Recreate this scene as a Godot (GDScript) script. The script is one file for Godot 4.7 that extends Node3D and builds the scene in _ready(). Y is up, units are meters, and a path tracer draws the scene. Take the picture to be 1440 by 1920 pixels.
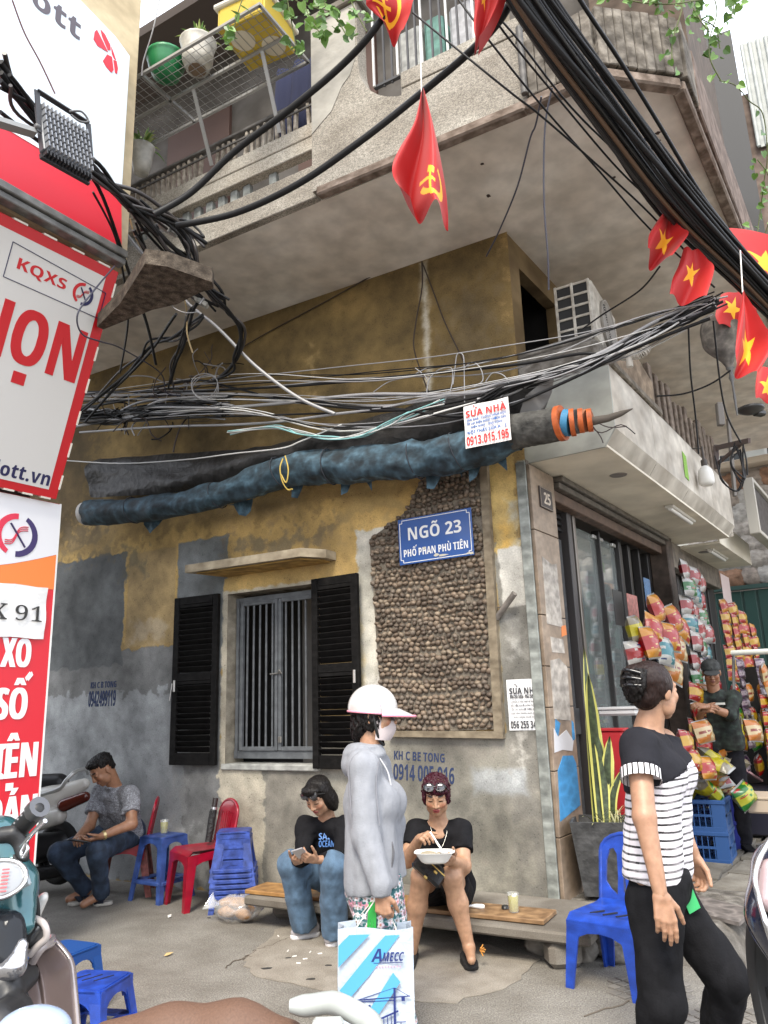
extends Node3D
# ---------------------------------------------------------------- frames
const MAIN_TURN := -0.51766   # the long wall under the balcony
const ALLEY_TURN := 0.97302   # the shop front round the corner
const CORNER := Vector3(1.0595,0,-5.4606)
var RW := Transform3D(Basis(Vector3.UP,ALLEY_TURN),CORNER)
var MW := Transform3D(Basis(Vector3.UP,MAIN_TURN),CORNER)
var ID := Transform3D()
var rng := RandomNumberGenerator.new()
var cache := {}
# ---------------------------------------------------------------- mesh builder
class MB:
	var v := PackedVector3Array()
	var n := PackedVector3Array()
	var uv := PackedVector2Array()
	var col := PackedColorArray()
	var idx := PackedInt32Array()
	var x := Transform3D()
	var tint := Color.WHITE
	func add(p: Vector3,nn: Vector3,u := Vector2.ZERO) -> int:
		v.append(x * p); n.append((x.basis * nn).normalized()); uv.append(u); col.append(tint)
		return v.size() - 1
	func face(a: int,b: int,c: int) -> void:
		var g := (v[b] - v[a]).cross(v[c] - v[a])
		if g.dot(n[a] + n[b] + n[c]) > 0.0:
			idx.append_array(PackedInt32Array([a,c,b]))
		else:
			idx.append_array(PackedInt32Array([a,b,c]))
	func tri(a: Vector3,b: Vector3,c: Vector3,out := Vector3.ZERO,ua := Vector2.ZERO,ub := Vector2.ZERO,uc := Vector2.ZERO) -> void:
		var nn := (b - a).cross(c - a).normalized()
		if out != Vector3.ZERO and nn.dot(out) < 0.0:
			nn = -nn
		face(add(a,nn,ua),add(b,nn,ub),add(c,nn,uc))
	func quad(a: Vector3,b: Vector3,c: Vector3,d: Vector3,out := Vector3.ZERO) -> void:
		var nn := (b - a).cross(d - a)
		if nn.length_squared() < 1e-14: nn = (c - b).cross(d - b)
		nn = nn.normalized()
		if out != Vector3.ZERO and nn.dot(out) < 0.0:
			nn = -nn
		var i := add(a,nn,Vector2(0,1)); var j := add(b,nn,Vector2(1,1)); var k := add(c,nn,Vector2(1,0)); var l := add(d,nn,Vector2(0,0))
		face(i,j,k); face(i,k,l)
	# chamfered box: centre,size,chamfer,optional turn
	func box(c: Vector3,s: Vector3,ch := 0.0,turn := Basis()) -> void:
		var keep := x
		x = x * Transform3D(turn,c)
		var h := s * 0.5
		ch = minf(ch,minf(h.x,minf(h.y,h.z)) * 0.9)
		for ax in 3:
			var b := (ax + 1) % 3
			var d := (ax + 2) % 3
			for sg in [-1.0,1.0]:
				var q: Array[Vector3] = []
				for t in [[-1,-1],[1,-1],[1,1],[-1,1]]:
					var p := Vector3.ZERO
					p[ax] = h[ax] * sg; p[b] = (h[b] - ch) * t[0]; p[d] = (h[d] - ch) * t[1]
					q.append(p)
				var o := Vector3.ZERO
				o[ax] = sg
				quad(q[0],q[1],q[2],q[3],o)
		if ch > 0.0:
			for ax in 3:
				var b := (ax + 1) % 3
				var d := (ax + 2) % 3
				for sb in [-1.0,1.0]:
					for sd in [-1.0,1.0]:
						var q: Array[Vector3] = []
						for t in [[-1,0],[1,0],[1,1],[-1,1]]:
							var p := Vector3.ZERO
							p[ax] = (h[ax] - ch) * t[0]
							p[b] = (h[b] - (0.0 if t[1] == 0 else ch)) * sb
							p[d] = (h[d] - (ch if t[1] == 0 else 0.0)) * sd
							q.append(p)
						var o := Vector3.ZERO
						o[b] = sb; o[d] = sd
						quad(q[0],q[1],q[2],q[3],o)
			for sx in [-1.0,1.0]:
				for sy in [-1.0,1.0]:
					for sz in [-1.0,1.0]:
						tri(Vector3(h.x * sx,(h.y - ch) * sy,(h.z - ch) * sz),Vector3((h.x - ch) * sx,h.y * sy,(h.z - ch) * sz),Vector3((h.x - ch) * sx,(h.y - ch) * sy,h.z * sz),Vector3(sx,sy,sz))
		x = keep
	func bar(a: Vector3,b: Vector3,w: float,t: float,up := Vector3.UP,ch := 0.0) -> void:
		var z := (b - a).normalized()
		if absf(z.dot(up)) > 0.98: up = Vector3.RIGHT if absf(z.x) < 0.9 else Vector3.FORWARD
		var xx := up.cross(z).normalized()
		box((a + b) * 0.5,Vector3(w,t,a.distance_to(b)),ch,Basis(xx,z.cross(xx),z))
	# tube along points; radius may be a float or a list
	func tube(pts: PackedVector3Array,r,sides := 8,capped := true) -> void:
		var m := pts.size()
		if m < 2: return
		var up := Vector3.UP
		var t0 := (pts[1] - pts[0]).normalized()
		if absf(t0.dot(up)) > 0.9: up = Vector3.RIGHT
		var nx := t0.cross(up).normalized()
		var first := v.size()
		var run := 0.0
		for i in m:
			var t := (pts[mini(i + 1,m - 1)] - pts[maxi(i - 1,0)]).normalized()
			nx = (nx - t * nx.dot(t)).normalized()
			var ny := t.cross(nx)
			var rr: float = r if r is float else r[i]
			if i > 0: run += pts[i].distance_to(pts[i - 1])
			for s in sides + 1:
				var a := TAU * s / sides
				var d := nx * cos(a) + ny * sin(a)
				add(pts[i] + d * rr,d,Vector2(float(s) / sides,run))
		for i in m - 1:
			for s in sides:
				var q := first + i * (sides + 1) + s
				face(q,q + 1,q + sides + 2); face(q,q + sides + 2,q + sides + 1)
		if capped:
			for e in [0,m - 1]:
				var t := (pts[1] - pts[0]).normalized() * -1.0 if e == 0 else (pts[m - 1] - pts[m - 2]).normalized()
				var rr: float = r if r is float else r[e]
				if rr < 1e-4: continue
				var ring: Array[Vector3] = []
				for s in sides: ring.append(x.affine_inverse() * v[first + e * (sides + 1) + s])
				for s in range(1,sides - 1): tri(ring[0],ring[s],ring[s + 1],t)
	func rod(a: Vector3,b: Vector3,r: float,sides := 8) -> void:
		tube(PackedVector3Array([a,b]),r,sides)
	# profile of (radius,height) turned round y
	func lathe(prof: Array,segs := 20,from := 0.0,to := TAU) -> void:
		var first := v.size()
		var m := prof.size()
		for i in m:
			var pv: Vector2 = prof[mini(i + 1,m - 1)] - prof[maxi(i - 1,0)]
			var nr := Vector2(pv.y,-pv.x).normalized()
			for s in segs + 1:
				var a := lerpf(from,to,float(s) / segs)
				add(Vector3(cos(a) * prof[i].x,prof[i].y,sin(a) * prof[i].x),Vector3(cos(a) * nr.x,nr.y,sin(a) * nr.x),Vector2(float(s) / segs,float(i) / (m - 1)))
		for i in m - 1:
			for s in segs:
				var q := first + i * (segs + 1) + s
				face(q,q + 1,q + segs + 2); face(q,q + segs + 2,q + segs + 1)
	# outline in xy,from z0 to z1
	func prism(poly: PackedVector2Array,z0: float,z1: float,sides := true,back := true) -> void:
		var tr := Geometry2D.triangulate_polygon(poly)
		var lo := Vector2(1e9,1e9)
		var hi := -lo
		for p in poly:
			lo = lo.min(p); hi = hi.max(p)
		var sz := (hi - lo).max(Vector2(1e-6,1e-6))
		for e in ([z1,z0] if back else [z1]):
			var o := Vector3(0,0,signf(z1 - z0) if e == z1 else -signf(z1 - z0))
			var base := v.size()
			for p in poly:
				var u := (p - lo) / sz
				add(Vector3(p.x,p.y,e),o,Vector2(u.x,1.0 - u.y))
			for i in range(0,tr.size(),3): face(base + tr[i],base + tr[i + 1],base + tr[i + 2])
		if sides:
			var area := 0.0
			for i in poly.size():
				area += poly[i].cross(poly[(i + 1) % poly.size()])
			for i in poly.size():
				var p := poly[i]
				var q := poly[(i + 1) % poly.size()]
				var d := (q - p) * signf(area)
				quad(Vector3(p.x,p.y,z0),Vector3(q.x,q.y,z0),Vector3(q.x,q.y,z1),Vector3(p.x,p.y,z1),Vector3(d.y,-d.x,0))
	# grid of points,smooth; rows[i][j]
	func sheet(rows: Array,closed := false,flip := false) -> void:
		var m := rows.size()
		var k: int = rows[0].size()
		var first := v.size()
		for i in m:
			for j in k:
				var i0 := maxi(i - 1,0)
				var i1 := mini(i + 1,m - 1)
				var j0 := j - 1
				var j1 := j + 1
				if closed:
					if j0 < 0: j0 = k - 2
					if j1 >= k: j1 = 1
				else:
					j0 = maxi(j0,0); j1 = mini(j1,k - 1)
				var nn: Vector3 = (rows[i1][j] - rows[i0][j]).cross(rows[i][j1] - rows[i][j0])
				if flip: nn = -nn
				if nn.length_squared() < 1e-16: nn = Vector3.UP
				add(rows[i][j],nn.normalized(),Vector2(float(j) / (k - 1),float(i) / (m - 1)))
		for i in m - 1:
			for j in k - 1:
				var q := first + i * k + j
				face(q,q + 1,q + k + 1); face(q,q + k + 1,q + k)
	# squashed ball
	func ball(c: Vector3,r: Vector3,us := 12,vs := 8,turn := Basis(),power := 1.0) -> void:
		var first := v.size()
		for i in vs + 1:
			var th := PI * i / vs
			for j in us + 1:
				var ph := TAU * j / us
				var d := Vector3(sin(th) * cos(ph),cos(th),sin(th) * sin(ph))
				if power != 1.0:
					d = Vector3(signf(d.x) * pow(absf(d.x),power),signf(d.y) * pow(absf(d.y),power),signf(d.z) * pow(absf(d.z),power))
				add(c + turn * (d * r),(turn * (d / r)).normalized(),Vector2(float(j) / us,float(i) / vs))
		for i in vs:
			for j in us:
				var q := first + i * (us + 1) + j
				face(q,q + 1,q + us + 2); face(q,q + us + 2,q + us + 1)
	func done() -> ArrayMesh:
		var a := []
		a.resize(Mesh.ARRAY_MAX)
		a[Mesh.ARRAY_VERTEX] = v; a[Mesh.ARRAY_NORMAL] = n; a[Mesh.ARRAY_TEX_UV] = uv; a[Mesh.ARRAY_COLOR] = col; a[Mesh.ARRAY_INDEX] = idx
		var m := ArrayMesh.new()
		m.add_surface_from_arrays(Mesh.PRIMITIVE_TRIANGLES,a)
		return m
# ---------------------------------------------------------------- small helpers
func P(s: String) -> PackedVector3Array:      # "x,y,z x,y,z ..." in metres
	var o := PackedVector3Array()
	for t in s.split(" ",false):
		var q := t.split_floats(",")
		o.append(Vector3(q[0],q[1],q[2]))
	return o
func V2(a: Array) -> PackedVector2Array:
	var o := PackedVector2Array()
	for i in range(0,a.size(),2): o.append(Vector2(a[i],a[i + 1]))
	return o
func smooth(pts: PackedVector3Array,per := 8) -> PackedVector3Array:   # Catmull-Rom through the points
	var o := PackedVector3Array()
	var m := pts.size()
	if m < 3:
		for i in per + 1: o.append(pts[0].lerp(pts[m - 1],float(i) / per))
		return o
	for i in m - 1:
		var a := pts[maxi(i - 1,0)]
		var d := pts[mini(i + 2,m - 1)]
		for k in per: o.append(pts[i].cubic_interpolate(pts[i + 1],a,d,float(k) / per))
	o.append(pts[m - 1])
	return o
func lin(r: float,g: float,b: float,a := 1.0) -> Color:
	var c := Color(r,g,b).linear_to_srgb()
	c.a = a
	return c
func noise(kind: String) -> FastNoiseLite:
	var f := FastNoiseLite.new()
	f.seed = hash(kind) % 1000
	f.noise_type = FastNoiseLite.TYPE_SIMPLEX_SMOOTH
	f.fractal_octaves = 5
	match kind:
		"cloud": f.frequency = 0.008
		"blot": f.frequency = 0.02; f.fractal_octaves = 4
		"grain": f.frequency = 0.16; f.fractal_octaves = 3
		"speck": f.noise_type = FastNoiseLite.TYPE_CELLULAR; f.frequency = 0.16; f.fractal_octaves = 1; f.cellular_return_type = FastNoiseLite.RETURN_CELL_VALUE
		"crumple": f.noise_type = FastNoiseLite.TYPE_SIMPLEX; f.frequency = 0.012; f.fractal_type = FastNoiseLite.FRACTAL_RIDGED; f.fractal_octaves = 4
	return f
func ntex(kind: String,lo: float,hi: float,warm := 0.0) -> NoiseTexture2D:
	if hi - lo < 0.95: lo = lerpf(lo,1.0,0.4 if kind == "cloud" else 0.25)
	var key := "n%s%.2f%.2f%.2f" % [kind,lo,hi,warm]
	if not cache.has(key):
		var t := NoiseTexture2D.new()
		t.width = 512; t.height = 512; t.seamless = true
		t.noise = noise(kind)
		var g := Gradient.new()
		g.offsets = PackedFloat32Array([0.15,0.85])
		g.colors = PackedColorArray([Color(lo + warm,lo,lo - warm),Color(hi,hi,hi)])
		t.color_ramp = g
		cache[key] = t
	return cache[key]
# material: linear base colour,roughness and options
func mat(r: float,g: float,b: float,rough := 0.7,o := {}) -> StandardMaterial3D:
	var key := "m%.3f,%.3f,%.3f,%.2f%s" % [r,g,b,rough,str(o)]
	if cache.has(key): return cache[key]
	var m := StandardMaterial3D.new()
	m.albedo_color = lin(r,g,b,o.get("alpha",1.0))
	m.roughness = rough
	m.metallic = o.get("metal",0.0)
	if o.has("spec"): m.metallic_specular = o.spec
	if o.has("alpha"): m.transparency = BaseMaterial3D.TRANSPARENCY_ALPHA
	if o.has("vc"): m.vertex_color_use_as_albedo = true
	if o.has("grime"):                          # [kind,repeats per metre,dark,light,warm]
		var q: Array = o.grime
		m.albedo_texture = ntex(q[0],q[2],q[3],q[4] if q.size() > 4 else 0.0)
		m.uv1_triplanar = true
		m.uv1_world_triplanar = true
		m.uv1_scale = Vector3.ONE * q[1]
	if o.has("fine"):                           # [kind,repeats per metre,dark,light]
		var q: Array = o.fine
		m.detail_enabled = true
		m.detail_blend_mode = BaseMaterial3D.BLEND_MODE_MUL
		m.detail_albedo = ntex(q[0],q[2],q[3])
		m.detail_uv_layer = BaseMaterial3D.DETAIL_UV_2
		m.uv2_triplanar = true
		m.uv2_world_triplanar = true
		m.uv2_scale = Vector3.ONE * q[1]
	if o.has("bump"):                           # [kind,centimetres]
		m.heightmap_enabled = true
		m.heightmap_texture = ntex(o.bump[0],0.0,1.0)
		m.heightmap_scale = o.bump[1]
		if not o.has("grime"):
			m.uv1_triplanar = true
			m.uv1_world_triplanar = true
			m.uv1_scale = Vector3.ONE * (o.bump[2] if o.bump.size() > 2 else 1.0)
	if o.has("coat"):
		m.clearcoat_enabled = true; m.clearcoat = o.coat; m.clearcoat_roughness = 0.08
	if o.has("sheen"):
		m.rim_enabled = true; m.rim = o.sheen; m.rim_tint = 0.5
	if o.has("sss"):
		m.subsurf_scatter_enabled = true; m.subsurf_scatter_strength = o.sss
	if o.has("back"):
		m.backlight_enabled = true; m.backlight = lin(r,g,b) * o.back
	if o.has("glow"):
		m.emission_enabled = true; m.emission = lin(r,g,b); m.emission_energy_multiplier = o.glow
	if o.has("tex"): m.albedo_texture = o.tex
	cache[key] = m
	return m
func obj(called: String,mb: MB,m: Material,parent: Node = self) -> MeshInstance3D:
	var o := MeshInstance3D.new()
	o.name = called
	o.mesh = mb.done()
	o.material_override = m
	parent.add_child(o,true)
	return o
func shared(called: String,mesh: Mesh,m: Material,parent: Node,t: Transform3D) -> MeshInstance3D:
	var o := MeshInstance3D.new()
	o.name = called
	o.mesh = mesh
	o.material_override = m
	o.transform = t
	parent.add_child(o,true)
	return o
func tag(o: Node,label: String,category: String,group := "") -> Node:
	o.set_meta("label",label)
	o.set_meta("category",category)
	if group: o.set_meta("group",group)
	return o
func thing(called: String,label: String,category: String,t := Transform3D(),group := "") -> Node3D:
	var o := Node3D.new()
	o.name = called
	o.transform = t
	add_child(o,true)
	tag(o,label,category,group)
	return o
func at(p: Vector3,turn := 0.0) -> Transform3D:
	return Transform3D(Basis(Vector3.UP,turn),p)
func onm(x: float,y: float,z: float,turn := 0.0) -> Transform3D:      # a place by the long wall,axes along it
	return MW * at(Vector3(x,y,z),turn)
func onr(x: float,y: float,z: float,turn := 0.0) -> Transform3D:      # a place by the shop front
	return RW * at(Vector3(x,y,z),turn)
# lettering fitted into a box of width w and height h,facing +z; marks that the font lacks are added as strokes
const MARKED := {"Ổ": ["Ô","hook"],"Ố": ["Ô","acute"],"Ọ": ["O","dot"],"Ệ": ["Ê","dot"],"Ử": ["U","hookhorn"],"Ư": ["U","horn"],"Ơ": ["O","horn"],"Ớ": ["O","acutehorn"],"Ấ": ["Â","acute"],"Ộ": ["Ô","dot"],"Ế": ["Ê","acute"]}
func text(called: String,s: String,w: float,h: float,m: Material,parent: Node,t: Transform3D,face := "Droid Sans",bold := true,skew := 0.0) -> MeshInstance3D:
	var f := SystemFont.new()
	f.font_names = PackedStringArray([face])
	f.font_weight = 700 if bold else 400
	var plain := ""
	var marks := []
	for ch in s:
		if MARKED.has(ch):
			marks.append([plain,MARKED[ch][0],MARKED[ch][1]])
			plain += MARKED[ch][0]
		else:
			plain += ch
	var tm := TextMesh.new()
	tm.font = f
	tm.text = plain
	tm.font_size = 48
	tm.pixel_size = 0.01
	tm.depth = 0.02
	tm.curve_step = 1.2
	var bb := tm.get_aabb()
	var o := MeshInstance3D.new()
	o.name = called
	o.mesh = tm
	o.material_override = m
	var sx := w / maxf(bb.size.x,1e-4)
	var sy := h / maxf(bb.size.y,1e-4)
	var bs := Basis(Vector3(sx,0,0),Vector3(skew * sy,sy,0),Vector3(0,0,0.12))
	var tt := t * Transform3D(bs,bs * -(bb.position + bb.size * 0.5))
	o.transform = tt
	parent.add_child(o,true)
	if marks:
		var total := f.get_string_size(plain,HORIZONTAL_ALIGNMENT_LEFT,-1,48).x
		for k in marks:
			var x0 := f.get_string_size(k[0],HORIZONTAL_ALIGNMENT_LEFT,-1,48).x
			var cw := f.get_string_size(k[1],HORIZONTAL_ALIGNMENT_LEFT,-1,48).x
			var cx := (x0 + cw * 0.5 - total * 0.5) * 0.01
			var mb := MB.new()
			mb.x = tt
			var top := bb.end.y
			if k[2].contains("dot"): mb.box(Vector3(cx,bb.position.y - 0.085,0),Vector3(0.1,0.075,0.02))
			if k[2].contains("acute"): mb.box(Vector3(cx + 0.16,top + 0.02,0),Vector3(0.11,0.05,0.02),0.0,Basis(Vector3.BACK,0.7))
			if k[2].contains("hook"): mb.tube(smooth(PackedVector3Array([Vector3(cx + 0.0,top + 0.09,0),Vector3(cx + 0.05,top + 0.12,0),Vector3(cx + 0.07,top + 0.08,0),Vector3(cx + 0.03,top + 0.02,0)]),4),0.018,5)
			if k[2].contains("horn"): mb.box(Vector3(cx + cw * 0.0046,bb.end.y - 0.01,0),Vector3(0.07,0.08,0.02),0.0,Basis(Vector3.BACK,-0.4))
			obj("accent",mb,m,parent)
	return o
# ---------------------------------------------------------------- scene
func _ready() -> void:
	rng.seed = 23
	var cam := Camera3D.new()
	cam.name = "camera"
	cam.fov = 67.27
	cam.near = 0.05
	cam.far = 400.0
	cam.transform = Transform3D(Basis(Vector3(0.99947,-0.03148,-0.0079),Vector3(0.03246,0.9694,0.24332),Vector3(0,-0.24345,0.96991)),Vector3(0,1.45,0))
	add_child(cam)
	var env := Environment.new()
	var sm := ProceduralSkyMaterial.new()
	sm.sky_top_color = Color(0.86,0.89,0.95)
	sm.sky_horizon_color = Color(1.0,1.0,1.0)
	sm.sky_curve = 0.2
	sm.ground_bottom_color = Color(0.4,0.39,0.37)
	sm.ground_horizon_color = Color(0.6,0.6,0.6)
	env.background_mode = Environment.BG_SKY
	env.sky = Sky.new()
	env.sky.sky_material = sm
	env.background_energy_multiplier = 1.0
	env.tonemap_mode = Environment.TONE_MAPPER_LINEAR
	env.tonemap_exposure = 3.4
	env.sdfgi_enabled = true
	env.ssao_enabled = true
	env.ssil_enabled = true
	var we := WorldEnvironment.new()
	we.name = "air"
	we.environment = env
	add_child(we)
	var sun := DirectionalLight3D.new()
	sun.name = "sun"
	sun.light_energy = 0.5
	sun.light_color = Color(1.0,0.97,0.92)
	sun.light_angular_distance = 20.0
	sun.shadow_enabled = true
	sun.rotation_degrees = Vector3(-52,-12,0)
	add_child(sun)
	ground_and_paving()
	corner_building()
	balcony()
	shop_front()
	left_building()
	far_side()
	DETAILS()
# ---- the long wall's paint, plaster patches and stains
const WPX := 200.0
const WX0 := -8.0
const WH := 5.12
func patch(d: PackedByteArray,w: int,nb: PackedByteArray,r: Array) -> void:
	# r: x0,x1,y0,y1,colour,ragged edge in metres,strength
	var e: float = r[5]
	var px0 := clampi(int((r[0] - e - WX0) * WPX),0,w - 1)
	var px1 := clampi(int((r[1] + e - WX0) * WPX),0,w - 1)
	var py0 := clampi(int((WH - r[3] - e) * WPX),0,1023)
	var py1 := clampi(int((WH - r[2] + e) * WPX),0,1023)
	var c: Color = r[4].linear_to_srgb()
	var k: float = r[6] if r.size() > 6 else 1.0
	var soft := 0.02 if k == 1.0 else 0.05 + e * 0.6
	for py in range(py0,py1 + 1):
		var y := WH - py / WPX
		var ey := minf(y - r[2],r[3] - y)
		for px in range(px0,px1 + 1):
			var x := WX0 + px / WPX
			var i := py * w + px
			var s := minf(ey,minf(x - r[0],r[1] - x)) + (nb[i] / 255.0 - 0.5) * 2.0 * e
			if s > 0.0:
				var t := smoothstep(0.0,soft,s) * k
				i *= 3
				d[i] = int(lerpf(d[i],c.r * 255.0,t)); d[i + 1] = int(lerpf(d[i + 1],c.g * 255.0,t)); d[i + 2] = int(lerpf(d[i + 2],c.b * 255.0,t))
func wall_texture() -> ImageTexture:
	var w := int(-WX0 * WPX)
	var h := 1024
	var f1 := noise("cloud"); f1.frequency = 0.006
	var f2 := noise("blot"); f2.frequency = 0.03; f2.fractal_octaves = 5
	var f3 := noise("grain"); f3.frequency = 0.35
	var a := f1.get_image(w,h).get_data()
	var b := f2.get_image(w,h).get_data()
	var g := f3.get_image(w,h).get_data()
	var im := Image.create(w,h,false,Image.FORMAT_RGB8)
	im.fill(Color(0.33,0.225,0.09).linear_to_srgb())
	var d := im.get_data()
	var dirt := Color(0.19,0.135,0.07)
	var cem := Color(0.225,0.215,0.18)
	for r in [
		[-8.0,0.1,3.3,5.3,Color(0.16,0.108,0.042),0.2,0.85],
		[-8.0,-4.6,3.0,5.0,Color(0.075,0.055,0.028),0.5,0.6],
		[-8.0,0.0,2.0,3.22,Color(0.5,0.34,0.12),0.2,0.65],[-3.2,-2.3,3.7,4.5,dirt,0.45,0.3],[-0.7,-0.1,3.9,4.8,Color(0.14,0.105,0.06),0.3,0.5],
		[-8.0,0.0,0.0,1.25,cem,0.05],[-8.0,-2.9,0.0,2.06,Color(0.17,0.17,0.165),0.05],
		[-8.0,-4.18,1.9,3.03,Color(0.105,0.11,0.11),0.035],[-3.5,-2.86,1.8,3.02,Color(0.15,0.16,0.16),0.02],
		[-4.16,-3.5,2.06,3.0,Color(0.34,0.24,0.11),0.02],[-4.1,-3.55,2.07,2.35,Color(0.33,0.27,0.19),0.08,0.7],
		[-8.0,-3.3,0.0,1.66,Color(0.26,0.27,0.27),0.1],[-6.0,-3.4,0.1,0.9,Color(0.2,0.2,0.2),0.5,0.5],
		[-3.45,-2.75,0.1,1.05,Color(0.21,0.21,0.2),0.2,0.8],
		[-2.92,-1.95,2.45,2.62,Color(0.45,0.31,0.12),0.02],[-2.93,-1.88,0.98,2.5,Color(0.42,0.38,0.3),0.02],
		[-2.93,-2.42,0.0,1.0,Color(0.44,0.40,0.31),0.05],[-2.42,-1.85,0.0,1.0,Color(0.26,0.24,0.2),0.03],
		[-1.9,-1.42,0.95,1.2,Color(0.24,0.225,0.19),0.06],
		[-1.5,-1.08,1.2,2.86,Color(0.44,0.42,0.36),0.03],[-1.6,-1.42,1.2,2.2,Color(0.38,0.3,0.16),0.05,0.8],
		[-1.45,-1.2,1.3,1.75,Color(0.5,0.48,0.43),0.1,0.8],
		[-0.31,0.1,0.0,2.62,Color(0.215,0.205,0.175),0.02],[-0.31,-0.08,2.52,3.3,Color(0.52,0.37,0.14),0.05],
		[-0.28,-0.1,2.5,2.75,Color(0.6,0.36,0.09),0.07,0.7],[-0.17,-0.05,2.5,2.9,Color(0.42,0.4,0.33),0.08,0.8],
		[-0.27,-0.06,2.1,2.55,Color(0.52,0.5,0.45),0.02],[-0.26,-0.07,1.7,2.08,Color(0.3,0.29,0.26),0.06,0.8],
		[-0.25,-0.12,1.72,1.9,Color(0.48,0.47,0.43),0.05,0.6],[-0.24,-0.14,0.9,1.25,Color(0.55,0.53,0.48),0.09,0.8],
		[-0.08,0.1,2.05,3.2,Color(0.36,0.37,0.33),0.01],[-0.06,0.0,1.2,2.1,Color(0.42,0.43,0.4),0.05,0.7],
		[-1.2,-0.1,0.2,0.75,Color(0.25,0.235,0.195),0.25,0.7],[-0.6,-0.14,0.8,1.03,Color(0.3,0.32,0.33),0.02,0.75],
		[-0.95,-0.3,1.0,1.24,Color(0.19,0.175,0.15),0.12,0.6],[-0.7,-0.45,0.35,0.6,Color(0.2,0.18,0.15),0.12,0.4],
		[-2.95,-1.7,2.74,2.98,Color(0.12,0.1,0.07),0.14,0.7],[-2.0,-1.6,2.5,3.0,dirt,0.2,0.4],
		[-4.3,-3.9,2.75,3.1,Color(0.1,0.09,0.06),0.2,0.6],[-5.2,-4.4,3.0,3.5,Color(0.13,0.1,0.06),0.3,0.6],
		[-3.1,-2.0,3.05,3.35,dirt,0.2,0.5],[-1.7,-1.0,2.9,3.3,Color(0.2,0.15,0.07),0.25,0.5],
		[-0.82,-0.7,3.75,5.12,Color(0.5,0.47,0.4),0.025,0.85],[-1.98,-1.86,4.0,4.7,Color(0.4,0.29,0.13),0.15,0.4],
		[-3.4,-2.95,0.0,0.5,Color(0.5,0.5,0.48),0.15,0.35],
	]: patch(d,w,b,r)
	for i in w * h:
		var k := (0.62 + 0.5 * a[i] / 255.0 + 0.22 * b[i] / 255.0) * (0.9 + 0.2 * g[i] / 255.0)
		if g[i] > 205 and b[i] < 105: k *= 0.55
		var j := i * 3
		d[j] = mini(int(d[j] * k),255); d[j + 1] = mini(int(d[j + 1] * k),255); d[j + 2] = mini(int(d[j + 2] * k),255)
	return ImageTexture.create_from_image(Image.create_from_data(w,h,false,Image.FORMAT_RGB8,d))
func wall_face(mb: MB,x0: float,x1: float,y0: float,y1: float,z := 0.0) -> void:
	var ids: Array[int] = []
	for c in [[x0,y0],[x1,y0],[x1,y1],[x0,y1]]:
		ids.append(mb.add(Vector3(c[0],c[1],z),Vector3.BACK,Vector2((c[0] - WX0) / -WX0,(WH - c[1]) / WH)))
	mb.face(ids[0],ids[1],ids[2]); mb.face(ids[0],ids[2],ids[3])
func MCONC() -> StandardMaterial3D:
	return mat(0.3,0.275,0.235,0.9,{"grime": ["cloud",0.45,0.5,1.0,0.02],"fine": ["grain",1.6,0.7,1.0],"bump": ["blot",0.5]})
func MDARK() -> StandardMaterial3D:
	return mat(0.012,0.011,0.011,0.9)
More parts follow.
